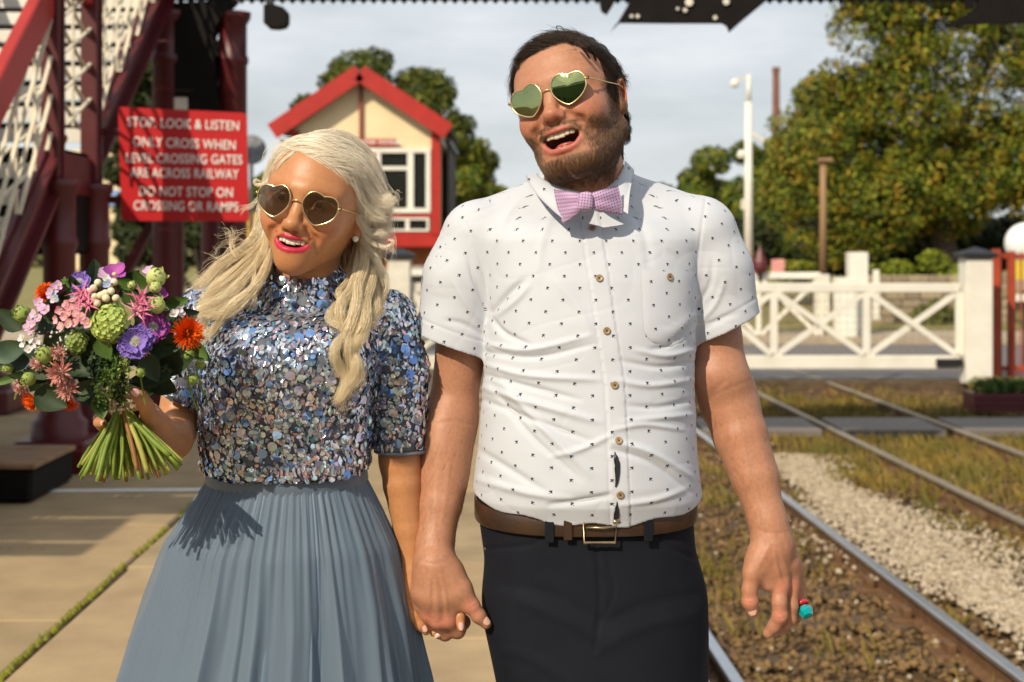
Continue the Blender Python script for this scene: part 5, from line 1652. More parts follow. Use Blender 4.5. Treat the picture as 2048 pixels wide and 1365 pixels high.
P2 = np.stack([px, py], 1)
for pts, w_, h_ in FOLDS:
    d, t_ = seg2(P2, pts)
    disp += h_ * .0013 * np.exp(-(d / (w_ * .62)) ** 2) * np.sin(np.pi * np.clip(t_ * .9 + .08, 0, 1)) ** .6
disp += .0011 * vnoise(V, 28, 31) + .0006 * vnoise(V, 70, 32)
for sd_, fq in ((33, 17), (34, 26), (35, 38)):            # small sharp creases
    disp -= .0006 * (1 - np.abs(vnoise(V * np.array([1, 1, 1.6]), fq, sd_))).clip(0, 1) ** 9 * (vnoise(V, 12, sd_ + 5) > -.1)
# button placket: a raised strip with stitched edge down the front, gaping low down
plk = spline(np.array([(1172, 400), (1184, 470), (1198, 560), (1212, 660), (1228, 770), (1234, 880), (1238, 985), (1240, 1050)], float), 30)
xl_ = np.interp(py, plk[:, 1], plk[:, 0])
disp += np.where((px > xl_ - 17) & (px < xl_ + 20) & (py > 395), .0018, 0) * front
disp -= .0012 * np.exp(-((px - xl_ + 18) / 2.5) ** 2) * front + .0008 * np.exp(-((px - xl_ - 21) / 2.5) ** 2) * front
# hem bands of the sleeves, yoke and armhole seams
for hp, hn in ((hemL_p, hemL_n), (hemR_p, hemR_n)):
    c_ = (V - hp) @ hn
    near = np.linalg.norm(V - hp, axis=1) < .14
    disp -= .0012 * np.exp(-((c_ + .028) / .0022) ** 2) * near
for pts in ([(1075, 362), (1000, 405), (925, 436)], [(1262, 362), (1330, 378), (1412, 398)]):
    d, _ = seg2(P2, pts); disp -= .0010 * np.exp(-(d / 2.2) ** 2)
for pts in ([(925, 436), (955, 500), (978, 600), (984, 640)], [(1412, 398), (1402, 470), (1392, 560), (1386, 620)]):
    d, _ = seg2(P2, pts); disp -= .0016 * np.exp(-(d / 2.6) ** 2) * front
V = V + N * (disp * np.clip(front + .3, 0, 1))[:, None]
# cloth coordinates for the printed motif, following the surface round the body
isL = sleeve(V, SL, SLr, 0, 0) < np.minimum(torso_d(V), sleeve(V, SRp, SRr, 0, 0)) - .004
isR = sleeve(V, SRp, SRr, 0, 0) < np.minimum(torso_d(V), sleeve(V, SL, SLr, 0, 0)) - .004
xc = tab(V[:, 2], _z, _xc)
ang = np.arctan2(V[:, 0] - xc, -(V[:, 1] - YM) * 1.35)
uvx = ang * .165; uvz = V[:, 2].copy()
for m_, pts, sg in ((isL, SL, -1), (isR, SRp, 1)):
    ax = pts[2] - pts[0]; ax /= np.linalg.norm(ax)
    sd = np.cross(ax, np.array([0, 1.0, 0])); sd /= np.linalg.norm(sd)
    q_ = V[m_] - pts[0]
    uvx[m_] = np.arctan2(q_ @ sd * -1, -(q_ @ np.array([0, 1.0, 0]))) * .062 + .5
    uvz[m_] = -(q_ @ ax)
def cloth_print():
    m = mat('white_printed_cotton', (.53, .56, .62), .8, amt=.03, scale=30, bump=.00015, bscale=900, sheen=.15)
    n, l = m.node_tree.nodes, m.node_tree.links
    p = n['Principled BSDF']
    at = n.new('ShaderNodeAttribute'); at.attribute_name = 'cloth'
    def math_(op, a, b=None, c=None):
        o = n.new('ShaderNodeMath'); o.operation = op
        for i_, v_ in enumerate((a, b, c)):
            if v_ is None: continue
            if isinstance(v_, (int, float)): o.inputs[i_].default_value = v_
            else: l.new(v_, o.inputs[i_])
        return o.outputs[0]
    sep = n.new('ShaderNodeSeparateXYZ'); l.new(at.outputs['Vector'], sep.inputs[0])
    cw, ch = .049, .0193
    v = math_('DIVIDE', sep.outputs['Y'], ch)
    row = math_('FLOOR', v)
    odd = math_('MODULO', math_('ABSOLUTE', row), 2)
    u = math_('ADD', math_('DIVIDE', sep.outputs['X'], cw), math_('MULTIPLY', odd, .5))
    fu = math_('MULTIPLY', math_('SUBTRACT', math_('FRACT', u), .5), cw * 1000)
    fv = math_('MULTIPLY', math_('SUBTRACT', math_('FRACT', v), .5), ch * 1000)
    sgn = math_('SUBTRACT', 1, math_('MULTIPLY', odd, 2))
    fu = math_('MULTIPLY', fu, sgn)
    def blob(cx, cy, rx, ry, ang_):
        ca, sa = math.cos(ang_), math.sin(ang_)
        dx, dy = math_('SUBTRACT', fu, cx), math_('SUBTRACT', fv, cy)
        a = math_('ADD', math_('MULTIPLY', dx, ca), math_('MULTIPLY', dy, sa))
        b = math_('SUBTRACT', math_('MULTIPLY', dy, ca), math_('MULTIPLY', dx, sa))
        return math_('LESS_THAN', math_('ADD', math_('POWER', math_('ABSOLUTE', math_('DIVIDE', a, rx)), 2), math_('POWER', math_('ABSOLUTE', math_('DIVIDE', b, ry)), 2)), 1)
    k = math_('MAXIMUM', blob(0, 0, 3.0, 1.15, .9), math_('MAXIMUM', blob(-.9, 1.6, 1.3, 1.1, .3), blob(1.8, -2.2, .9, .6, .2)))
    k = math_('MAXIMUM', k, blob(2.2, .9, .9, .35, -.6))
    mx = n.new('ShaderNodeMix'); mx.data_type = 'RGBA'
    src_ = p.inputs['Base Color'].links[0].from_socket
    l.new(k, mx.inputs[0]); l.new(src_, mx.inputs[6]); mx.inputs[7].default_value = (.022, .024, .050, 1)
    l.new(mx.outputs[2], p.inputs['Base Color'])
    return m
M_shirt = cloth_print()
shirt = mk('shirt', V, F, M_shirt, man, True, attrs={'cloth': np.stack([uvx, uvz, 0 * uvx], 1)})
shirtV, shirtN = V, vnormals(V, F)
sh_px, sh_py = V[:, 0] / V[:, 1] * FPX + CX, HY - (V[:, 2] - CZ) / V[:, 1] * FPX
def on_shirt(px_, py_, lift=0.0):
    """point and normal of the cloth seen at a pixel"""
    w = (np.abs(sh_px - px_) + np.abs(sh_py - py_)) + np.where(shirtN[:, 1] > -.1, 400, 0)
    i = np.argsort(w)[:10]
    i = i[shirtV[i, 1] < shirtV[i, 1].min() + .01]
    n_ = shirtN[i].mean(0); n_ /= np.linalg.norm(n_)
    return shirtV[i].mean(0) + n_ * lift, n_
def basis(n_):
    x = np.cross((0, 0, 1.0), n_); x /= np.linalg.norm(x)
    if x[0] < 0: x = -x
    return np.stack([x, np.cross(n_, x) if np.cross(n_, x)[2] > 0 else -np.cross(n_, x), n_], 1)
M_button = mat('horn_button', (.36, .25, .13), .35, amt=.35, scale=200)
M_thread = mat('dark_thread', (.03, .03, .05), .7)
for (bx, by) in ((1185, 457), (1199, 557), (1213, 662), (1230, 770), (1237, 883), (1240, 990), (1337, 555)):
    p, n_ = on_shirt(bx, by, .0030 if bx == 1337 else .0006)
    B_ = basis(n_)
    r_ = .0062
    e = MB().lathe((0, 0, 0), [(r_ * .9, 0), (r_, .0006), (r_ * .98, .0020), (r_ * .82, .0024), (r_ * .62, .0015), (.0003, .0015)], 18)
    o = mk('button', e.V[0] @ B_.T + p, e.F, M_button, shirt, True)
    for a in (45, 135):
        c_ = np.array([math.cos(R_(a)), math.sin(R_(a)), 0]) * .0020
        V_, F_ = tube_mesh([p + B_ @ (c_ + [0, 0, .0019]), p + B_ @ (-c_ + [0, 0, .0019])], .0005, 5)
        mk('thread', V_, F_, M_thread, o)
# breast pocket: a patch with rounded foot sewn on the viewer's right
pk_out = [(1283, 541), (1385, 541), (1386, 600), (1378, 672), (1345, 690), (1325, 694), (1298, 683), (1288, 668)]
PV, PF = [], []
nu_, nv_ = 13, 18
for j in range(nv_):
    t = j / (nv_ - 1)
    y = 541 + 152 * t
    l_ = np.interp(t, [0, .8, .93, 1], [1283, 1287, 1300, 1326]); r__ = np.interp(t, [0, .8, .93, 1], [1384, 1380, 1366, 1342])
    for i in range(nu_):
        x = l_ + (r__ - l_) * i / (nu_ - 1)
        p, n_ = on_shirt(x, y, .0022 + (.0006 if t < .13 else 0) - (.0012 if i in (0, nu_ - 1) or j == nv_ - 1 else 0))
        PV.append(p)
PV = np.array(PV)
PF = [(j * nu_ + i, (j + 1) * nu_ + i, (j + 1) * nu_ + i + 1, j * nu_ + i + 1) for j in range(nv_ - 1) for i in range(nu_ - 1)]
pxc = np.arctan2(PV[:, 0] - tab(PV[:, 2], _z, _xc), -(PV[:, 1] - YM) * 1.35) * .165
mk('pocket', PV, PF, M_shirt, shirt, True, attrs={'cloth': np.stack([pxc + .012, PV[:, 2] + .009, 0 * pxc], 1)})
# collar: stand and two points folded over
def collar_leaf(top, bot, name='collar'):
    """strip between an upper and a lower edge, each a list of (px, py, d)"""
    T_, B_ = spline(WL(top, YM), 16), spline(WL(bot, YM), 16)
    V_, n_ = [], 16
    for k, off in ((0, 0), (1, .0032)):
        for r_ in np.linspace(0, 1, 6):
            row = T_ * (1 - r_) + B_ * r_
            bul = .006 * math.sin(math.pi * r_)
            row = row + np.array([0, -bul + off, 0])
            V_.append(row)
    V_ = np.concatenate(V_)
    F_ = []
    for k in range(2):
        o_ = k * 6 * n_
        for j in range(5):
            for i in range(n_ - 1):
                f = (o_ + j * n_ + i, o_ + j * n_ + i + 1, o_ + (j + 1) * n_ + i + 1, o_ + (j + 1) * n_ + i)
                F_.append(f if k else f[::-1])
    h_ = 6 * n_
    for j in range(5):
        for e in (0, n_ - 1):
            a, b = j * n_ + e, (j + 1) * n_ + e
            F_.append((a, b, b + h_, a + h_))
    for i in range(n_ - 1):
        for j in (0, 5):
            a, b = j * n_ + i, j * n_ + i + 1
            F_.append((a, b, b + h_, a + h_))
    return mk(name, V_, F_, M_shirt, shirt, True, attrs={'cloth': np.stack([V_[:, 0] + .02, V_[:, 2] + .3, 0 * V_[:, 0]], 1)})
collar_leaf([(1168, 386, -.098), (1130, 377, -.092), (1099, 366, -.070), (1080, 354, -.03), (1074, 346, .03)],
            [(1136, 446, -.135), (1104, 420, -.125), (1072, 388, -.085), (1055, 362, -.02), (1052, 352, .045)])
collar_leaf([(1180, 386, -.098), (1212, 377, -.090), (1236, 354, -.060), (1249, 330, -.01), (1250, 322, .04)],
            [(1256, 428, -.125), (1258, 400, -.115), (1262, 372, -.070), (1268, 350, -.01), (1268, 340, .045)])
# collar stand closing round the neck
V_ = []
n_s = 64
for (off_z, dr) in ((-.012, .0035), (.012, .0035), (.0135, .002), (.012, .0), (-.012, .0)):
    for t in np.linspace(0, 2 * np.pi, n_s, endpoint=False):
        c_ = Mw(1163, 372, .018)
        fr_d = max(0, -math.sin(t))
        V_.append((c_[0] + (.0635 + dr) * math.cos(t), c_[1] + (.0655 + dr) * math.sin(t), c_[2] + off_z * (1 + .2 * (1 - fr_d)) - .006 * fr_d + .016 * max(0, math.sin(t)) + .010 * max(0, math.cos(t))))
F_ = [(j * n_s + i, j * n_s + (i + 1) % n_s, (j + 1) * n_s + (i + 1) % n_s, (j + 1) * n_s + i) for j in range(4) for i in range(n_s)]
mk('collar_stand', V_, F_, M_shirt, shirt, True, attrs={'cloth': np.full((len(V_), 3), .0094)})
# bow tie: two gathered wings and a knot
M_tie = bpy.data.materials.new('lilac_dotted_cloth'); M_tie.use_nodes = True
def tie_nodes():
    n, l = M_tie.node_tree.nodes, M_tie.node_tree.links
    p = n['Principled BSDF']; p.inputs['Roughness'].default_value = .7; p.inputs['Sheen Weight'].default_value = .3
    at = n.new('ShaderNodeAttribute'); at.attribute_name = 'cloth'
    mp = n.new('ShaderNodeMapping'); mp.inputs['Rotation'].default_value = (0, 0, .12); mp.inputs['Scale'].default_value = (1 / .0047,) * 3
    l.new(at.outputs['Vector'], mp.inputs[0])
    fr = n.new('ShaderNodeVectorMath'); fr.operation = 'FRACTION'; l.new(mp.outputs[0], fr.inputs[0])
    sb_ = n.new('ShaderNodeVectorMath'); sb_.operation = 'DISTANCE'; sb_.inputs[1].default_value = (.5, .5, 0); l.new(fr.outputs[0], sb_.inputs[0])
    lt = n.new('ShaderNodeMath'); lt.operation = 'LESS_THAN'; lt.inputs[1].default_value = .25; l.new(sb_.outputs['Value'], lt.inputs[0])
    mx = n.new('ShaderNodeMix'); mx.data_type = 'RGBA'; l.new(lt.outputs[0], mx.inputs[0])
    mx.inputs[6].default_value = (.50, .33, .52, 1); mx.inputs[7].default_value = (.16, .07, .24, 1)
    l.new(mx.outputs[2], p.inputs['Base Color'])
tie_nodes()
bt = bpy.data.objects.new('bow_tie', None); COL.objects.link(bt); bt.parent = man; bt['_w'] = list(woff(man))
def wing(sg, edge, knot, name):
    """edge: outer end (top, bottom) ; knot: (top, bottom) at the middle"""
    nu2, nv2 = 22, 15
    V_, uv_ = [], []
    for side in (0, 1):
        for i in range(nu2):
            u = i / (nu2 - 1)
            top = np.array(knot[0]) * (1 - u) + np.array(edge[0]) * u
            bot = np.array(knot[1]) * (1 - u) + np.array(edge[1]) * u
            flare = u ** .75
            mid = (np.array(knot[0]) + knot[1]) / 2 * (1 - u) + (np.array(edge[0]) + edge[1]) / 2 * u
            for j in range(nv2):
                v = j / (nv2 - 1)
                hk = (np.array(knot[1]) - knot[0]); he = (np.array(edge[1]) - edge[0])
                off = (v - .5) * (hk * (1 - flare) + he * flare)
                p2 = mid + off
                if u > .9: p2 = p2 + np.array([sg * 3 * math.cos((v - .5) * math.pi) - sg * 2, 0, 0][:2])
                th_ = .0035 * math.sin(math.pi * min(u * 1.0 + .08, 1)) * math.sin(math.pi * np.clip(v, .02, .98)) + .0012
                wave = .0032 * math.cos((v - .5) * 2 * math.pi * 2.0) * (1 - u) ** .8 * (u + .15) - .010 * math.sin(math.pi * (u * .8 + .1))
                Y = 2.353 + .024 * u ** 1.3 + wave + (-th_ if side == 0 else th_)
                V_.append(W(p2[0], p2[1], Y)); uv_.append((u * .055 * sg, v * .045 * (.5 + .5 * flare), 0))
    V_ = np.array(V_); F_ = []
    H_ = nu2 * nv2
    for k in range(2):
        for i in range(nu2 - 1):
            for j in range(nv2 - 1):
                f = (k * H_ + i * nv2 + j, k * H_ + i * nv2 + j + 1, k * H_ + (i + 1) * nv2 + j + 1, k * H_ + (i + 1) * nv2 + j)
                F_.append(f if k else f[::-1])
    for i in range(nu2 - 1):
        for j in (0, nv2 - 1):
            a, b = i * nv2 + j, (i + 1) * nv2 + j
            F_.append((a, b, b + H_, a + H_))
    for j in range(nv2 - 1):
        a, b = (nu2 - 1) * nv2 + j, (nu2 - 1) * nv2 + j + 1
        F_.append((a, b, b + H_, a + H_))
    return mk(name, V_, F_, M_tie, bt, True, attrs={'cloth': np.array(uv_)})
wing(-1, [(1106, 379), (1124, 450)], [(1164, 390), (1166, 418)], 'wing')
wing(1, [(1238, 371), (1246, 430)], [(1176, 389), (1178, 416)], 'wing')
kn = S().ell(W(1171, 403, 2.344), (.0115, .0085, .0155), 0, R=rotm(0, 0, 4)).cap(W(1163, 393, 2.342), W(1164, 413, 2.342), .005, .005, .006).cap(W(1178, 392, 2.342), W(1179, 412, 2.342), .005, .005, .006)
V_, F_ = surface([(kn, W(1171, 403, 2.344) - .03, W(1171, 403, 2.344) + .03, 0)], .0012, 0, 2)
mk('knot', V_, F_, M_tie, bt, True, attrs={'cloth': np.stack([V_[:, 0], V_[:, 2], 0 * V_[:, 0]], 1)})
tk = S().ell(W(1176, 427, 2.362), (.006, .006, .010), 0)
# vest seen through the gaps of the placket
M_navy = mat('dark_navy_cloth', (.010, .011, .018), .8, amt=.3, scale=40)
for gap in ([(1229, 903, 0), (1239, 925, 0), (1239, 955, 0), (1231, 975, 0), (1229, 950, 0), (1228, 920, 0)], [(1234, 1002, 0), (1238, 1020, 0), (1238, 1036, 0), (1227, 1037, 0), (1230, 1018, 0)]):
    gap = spline(np.array(gap + gap[:1], float), 31)[:-1]
    V_ = [on_shirt(g_[0], g_[1], .0016)[0] for g_ in gap]
    c_ = np.mean(V_, 0)
    mk('placket_gap', V_ + [c_], [(i, (i + 1) % len(gap), len(gap)) for i in range(len(gap))], M_navy, shirt)

# trousers: hips and two legs down to the shoes
M_trouser = mat('navy_twill', (.0065, .008, .0145), .85, amt=.25, scale=25, bump=.0003, bscale=900, spec=.25)
hipz = Mw(0, 1020)[2]
_tz = np.array([Mw(0, y)[2] for y in (1365, 1250, 1120, 1040, 990)])
_tl = np.array([Mw(x, 0)[0] for x in (1022, 984, 970, 959, 957)]); _tr = np.array([Mw(x, 0)[0] for x in (1394, 1396, 1392, 1386, 1383)])
def hip(P):
    z = P[:, 2]
    a = (tab(z, _tz, _tr) - tab(z, _tz, _tl)) / 2; c_ = (tab(z, _tz, _tr) + tab(z, _tz, _tl)) / 2
    x = (P[:, 0] - c_) / a
    y0 = P[:, 1] - YM - .005
    b = np.where(y0 < 0, .138, .150)
    n = 2.5
    r_ = (np.abs(x) ** n + np.abs(y0 / b) ** n) ** (1 / n)
    e = (r_ - 1) * np.minimum(a, b) * .9
    e = np.maximum(e, z - Mw(0, 990)[2])
    return np.maximum(e, (Mw(0, 1420)[2]) - z)
legs = S()
kl, kr = Mw(1103, 1310), Mw(1312, 1310)
legs.chain([Mw(1085, 1210, -.01), Mw(1104, 1400, -.03), np.array([kl[0] - .005, YM - .05, .50]), np.array([kl[0] - .01, YM - .02, .09])], [.088, .084, .068, .056], .03)
legs.chain([Mw(1300, 1210, .01), Mw(1314, 1400, .04), np.array([kr[0] + .02, YM + .07, .50]), np.array([kr[0] + .01, YM + .16, .10])], [.088, .084, .068, .056], .03)
def trou(P): return sm(hip(P), legs(P), .05)
V, F = surface([(trou, np.array([kl[0] - .22, YM - .22, .03]), np.array([kr[0] + .22, YM + .30, 1.02]), 0)], .004, 0, 2)
N = vnormals(V, F)
px = V[:, 0] / V[:, 1] * FPX + CX; py = HY - (V[:, 2] - CZ) / V[:, 1] * FPX
P2 = np.stack([px, py], 1); disp = np.zeros(len(V)); front = np.clip(-N[:, 1] * 2, 0, 1)
for pts, w_, h_ in (([(1090, 1050), (1082, 1078), (1050, 1092), (968, 1098)], 4, -2.2), ([(1310, 1050), (1330, 1090), (1398, 1120)], 4, -2.2), ([(1192, 1075), (1200, 1200), (1190, 1300)], 5, -3), ([(1208, 1085), (1228, 1180), (1204, 1240)], 4, -1.8),
                    ([(1200, 1280), (1130, 1240), (1040, 1200)], 13, 2.2), ([(1200, 1300), (1270, 1260), (1380, 1230)], 13, 2.2), ([(1195, 1240), (1110, 1190), (1010, 1170)], 12, -1.8), ([(1205, 1250), (1290, 1210), (1390, 1190)], 12, -1.8), ([(1010, 1300), (1070, 1320), (1140, 1365)], 14, 2)):
    d, t_ = seg2(P2, pts); disp += h_ * .001 * np.exp(-(d / w_) ** 2)
disp += .003 * vnoise(V, 16, 41)
mk('trousers', V + N * (disp * front)[:, None], F, M_trouser, man, True)
trouV, trouN = V, N
t_px, t_py = px, py
def on_tr(px_, py_, lift):
    w = (np.abs(t_px - px_) + np.abs(t_py - py_)) + np.where(trouN[:, 1] > -.05, 400, 0)
    i = np.argsort(w)[:4]
    n_ = trouN[i].mean(0); n_ /= np.linalg.norm(n_)
    return trouV[i].mean(0) + n_ * lift, n_
M_rivet = mat('rivet_metal', (.55, .48, .38), .3, metal=1)
for p_ in ((972, 1099), (1083, 1052)):
    p, n_ = on_tr(*p_, .001)
    e = MB().lathe((0, 0, 0), [(.0028, 0), (.0030, .001), (.0012, .0016), (.0003, .0012)], 12)
    mk('rivet', e.V[0] @ basis(n_).T + p, e.F, M_rivet, bpy.data.objects['trousers'], True)
# belt with loops and buckle
M_belt = mat('brown_leather', (.055, .024, .010), .45, col2=(.026, .012, .006), scale=14, bump=.0006, bscale=160, coat=.15)
def belt_ring(dz, out, t0=0, t1=2 * math.pi, n=72):
    pts = []
    for t in np.linspace(t0, t1, n):
        c_, s_ = math.cos(t), math.sin(t)
        e_ = 2 / 2.5
        x = np.sign(c_) * abs(c_) ** e_; y = np.sign(s_) * abs(s_) ** e_
        b_ = .143 if y < 0 else .150
        cx_ = (Mw(957, 0)[0] + Mw(1385, 0)[0]) / 2; a_ = (Mw(1385, 0)[0] - Mw(957, 0)[0]) / 2 + .002
        zc = Mw(0, 1010)[2] - .010 * max(0, -y)
        pts.append((cx_ + x * (a_ + out), YM + .005 + y * (b_ + out), zc + dz))
    return np.array(pts)
hb = .0172
rows = [belt_ring(-hb, .001), belt_ring(-hb, .004), belt_ring(-hb + .002, .0052), belt_ring(hb - .002, .0052), belt_ring(hb, .004), belt_ring(hb, .001)]
nn = 72
F_ = [(j * nn + i, j * nn + i + 1, (j + 1) * nn + i + 1, (j + 1) * nn + i) for j in range(5) for i in range(nn - 1)]
belt = mk('belt', np.concatenate(rows), F_, M_belt, man, True)
def belt_pt(px_, dz, out):
    rg = belt_ring(dz, out, math.pi, 2 * math.pi, 300)
    pp = rg[:, 0] / rg[:, 1] * FPX + CX
    return rg[np.argmin(np.abs(pp - px_))]
for x_ in (1100, 1297):
    a, b = belt_pt(x_ - 9, 0, .007), belt_pt(x_ + 9, 0, .007)
    c_ = (a + b) / 2
    MB().bar(c_ + (0, 0, -.026), c_ + (0, 0, .026), .0035, .015, up=tuple((b - a) / np.linalg.norm(b - a)), ch=.001).build('belt_loop', M_trouser, belt)
a = belt_pt(1136, 0, .008); b = belt_pt(1146, 0, .008)
MB().bar(a + (0, 0, -.021), a + (0, 0, .021), .004, .014, up=(1, 0, 0), ch=.001).build('belt_keeper', M_belt, belt)
M_brass = mat('aged_brass', (.60, .46, .28), .3, metal=1.0, amt=.3, scale=60)
fr = [belt_pt(1168, -.0245, .010), belt_pt(1232, -.0245, .010), belt_pt(1233, .024, .010), belt_pt(1168, .024, .010)]
bk = None
V_, F_ = tube_mesh(np.array(fr + fr[:2]), .0026, 8, False)
bk = mk('buckle', V_, F_, M_brass, belt, True)
V_, F_ = tube_mesh(np.array([belt_pt(1170, 0, .010), belt_pt(1200, 0, .0125), belt_pt(1234, .001, .0115)]), .0020, 8)
mk('prong', V_, F_, M_brass, bk, True)
V_, F_ = tube_mesh(np.array([belt_pt(1225, .010, .0125), belt_pt(1233, .010, .0130), belt_pt(1240, .010, .0115)]), .0028, 8)
mk('roller', V_, F_, M_brass, bk, True)
# shoes, out of the picture but standing on the slabs
M_shoe = mat('brown_shoe', (.06, .03, .015), .4, coat=.2)
for x_, y_ in ((kl[0] - .01, YM - .02), (kr[0] + .01, YM + .16)):
    s_ = S().ell((x_, y_ - .06, .035), (.048, .13, .045), 0).ell((x_, y_ + .02, .06), (.045, .06, .06), .03).fn(lambda P: -P[:, 2] + .0, .004, 'i')
    V_, F_ = surface([(s_, np.array([x_ - .1, y_ - .25, -.01]), np.array([x_ + .1, y_ + .12, .15]), 0)], .005, 0, 1)
    mk('shoe', V_, F_, M_shoe, man, True)
# candy ring on the little finger
cr = bpy.data.objects.new('candy_ring', None); COL.objects.link(cr); cr.parent = man; cr['_w'] = list(woff(man))
cr['label'] = 'red and turquoise sweet jewel ring on the little finger'
p0 = q2(1602, 1203, .020); ax = q2(1611, 1222, .006) - p0; ax /= np.linalg.norm(ax)
B_ = basis(ax)
e = MB().lathe((0, 0, 0), [(.004, -.002), (.0105, .002), (.0120, .0055), (.0105, .0075), (.004, .008)], 18)
mk('ring_base', e.V[0] @ B_.T + p0 + ax * .001, e.F, mat('red_plastic', (.60, .02, .025), .25, coat=.4, amt=.05), cr, True)
e = MB().lathe((0, 0, 0), [(.0085, .007), (.0122, .013), (.0128, .0175), (.0085, .0255), (.002, .0265)], 7)
mk('candy_gem', e.V[0] @ B_.T + p0 + ax * .005, e.F, mat('turquoise_candy', (.0, .36, .38), .15, amt=.2, scale=80, coat=.5, sss=.2), cr)
V_, F_ = tube_mesh([q2(1599, 1206, .040) + .0115 * (math.cos(t) * B_[:, 0] + math.sin(t) * np.array([0, .7, .7])) for t in np.linspace(0, 6.28, 16)], .0018, 6)
mk('ring_band', V_, F_, MATS['red_plastic'], cr, True)
# ---------------------------------------------------------------- the woman
YW = 2.46
woman = thing('person', (W(575, 0, YW)[0], YW, 0), 'smiling blonde woman in a sequinned top and blue grey skirt with dark heart sunglasses', 'person')
def Ww(px, py, d=0.0): return W(px, py, YW + d)
HCw = W(634, 409, 2.445); HSw = np.array([.99, .97, .93])
HRw = rotm(-9, -1, 11.5)
wh, w_up, w_lo, w_ru, w_rl = face_sdf(False, True)
def woman_head(P):
    l = in_head(P, HCw, HRw, HSw)
    l[:, 0] *= 1 + .10 * np.clip((-.030 - l[:, 2]) / .07, 0, 1)
    return wh(l) * .93
wbody = S()
wbody.cap(HCw + HRw @ np.array([0, .022, -.045]), Ww(612, 600, .025), .047, .046, .02)
wbody.cap(HCw + HRw @ np.array([0, .005, -.075]), Ww(606, 590, .0), .038, .042, .03)
wbody.chain([Ww(608, 605, .02), Ww(590, 720, .02), Ww(575, 850, .02), Ww(573, 960, .02)], [.05, .08, .085, .085], .05)
wbody.cap(Ww(608, 620, .02), Ww(420, 640, .03), .045, .035, .04)
wbody.cap(Ww(608, 620, .02), Ww(775, 650, .03), .045, .035, .04)
warmR = S()    # arm that goes down to the joined hands
warmR.chain([Ww(778, 650, .03), Ww(797, 800, .03), Ww(800, 920, .03)], [.037, .034, .0325], .02)
warmR.chain([Ww(800, 915, .03), Ww(805, 970, .022), Ww(817, 1060, .012), Ww(826, 1130, .002), Ww(826, 1160, -.002)], [.0325, .0325, .0255, .0195, .0190], .02)
qh = lambda px, py, d=0.0: W(px, py, 2.458 + d)
wh1 = S()
wh1.chain([qh(826, 1150, .0), qh(826, 1185, -.004), qh(836, 1215, .004)], [.018, .017, .0125], .012)
wh1.chain([qh(832, 1150, .008), qh(850, 1195, .018), qh(870, 1228, .022)], [.018, .018, .013], .014)
wh1.ell(qh(855, 1205, .020), (.030, .014, .032), .015)
wth = S().chain([qh(822, 1175, -.006), qh(820, 1205, -.012), qh(829, 1232, -.018), qh(842, 1250, -.020), qh(852, 1262, -.020)], [.0145, .0118, .0104, .0098, .0076], .008)
wf1 = S().chain([qh(872, 1225, .022), qh(890, 1252, .012), qh(880, 1262, -.008), qh(868, 1266, -.012)], [.011, .0098, .0088, .0070], .006)
wf2 = S().chain([qh(888, 1222, .022), qh(915, 1242, .010), qh(902, 1258, -.016), qh(878, 1271, -.020)], [.011, .0098, .0092, .0072], .006)
wf3 = S().chain([qh(898, 1208, .022), qh(922, 1216, .006), qh(919, 1232, -.034), qh(922, 1256, -.042)], [.0105, .0094, .0088, .0070], .006)
wf4 = S().chain([qh(868, 1230, .022), qh(866, 1252, .010), qh(874, 1258, -.002), qh(856, 1257, -.006)], [.0095, .0085, .0078, .0065], .006)
wh1f = lambda P: sm(sm(sm(sm(sm(wh1(P), wth(P), .012), wf1(P), .005), wf2(P), .005), wf3(P), .005), wf4(P), .005)
# arm and hand that hold the flowers
YB_ = 2.20
warmL = S()
warmL.chain([Ww(410, 640, .03), Ww(368, 760, .02), Ww(352, 855, .0)], [.037, .034, .033], .02)
qb = lambda px, py, d=0.0: W(px, py, YB_ + d)
elbow = Ww(352, 865, .0)
warmL.chain([elbow, qb(345, 880, .15), qb(325, 868, .075), qb(313, 856, .045)], [.033, .0320, .0225, .0195], .02)
wh2 = S()
wh2.chain([qb(316, 858, .05), qb(300, 842, .030), qb(278, 812, .040)], [.019, .018, .0130], .012)
wh2.chain([qb(318, 852, .058), qb(298, 830, .055), qb(272, 802, .058)], [.018, .018, .0130], .014)
wh2.chain([qb(318, 866, .05), qb(296, 858, .045), qb(270, 832, .050)], [.017, .016, .0120], .014)
wth2 = S().chain([qb(312, 852, .035), qb(300, 836, .010), qb(292, 812, -.014), qb(281, 794, -.026), qb(268, 783, -.030)], [.0165, .0138, .0112, .0108, .0084], .010)
wg = []
for (a, b, c_, d_) in (((274, 802, .060), (240, 786, .066), (212, 790, .040), (214, 800, .012)), ((272, 816, .060), (236, 806, .066), (206, 812, .040), (210, 822, .010)),
                       ((270, 830, .055), (232, 830, .062), (200, 838, .036), (205, 846, .008)), ((274, 844, .050), (240, 846, .055), (206, 850, .034), (196, 846, .012))):
    wg.append(S().chain([qb(*a), qb(*b), qb(*c_), qb(*d_)], [.0112, .0100, .0094, .0076], .006))
def wh2f(P):
    d = sm(wh2(P), wth2(P), .014)
    for g_ in wg: d = sm(d, g_(P), .005)
    return d
groups = [(woman_head, HCw - .19, HCw + .19, .022), (wbody, *bb(HCw, Ww(400, 600), Ww(800, 970), r=.12), .02),
          (warmR, *bb(Ww(778, 640, .03), Ww(830, 1165), r=.07), .015), (wh1f, *bb(qh(815, 1150), qh(925, 1275), r=.05), .010),
          (warmL, *bb(Ww(410, 640, .03), qb(313, 870, .02), r=.07), .015), (wh2f, *bb(qb(190, 775, -.02), qb(320, 870, .06), r=.05), .010)]
V, F = surface(groups, .0020, .02, 2)
N = vnormals(V, F)
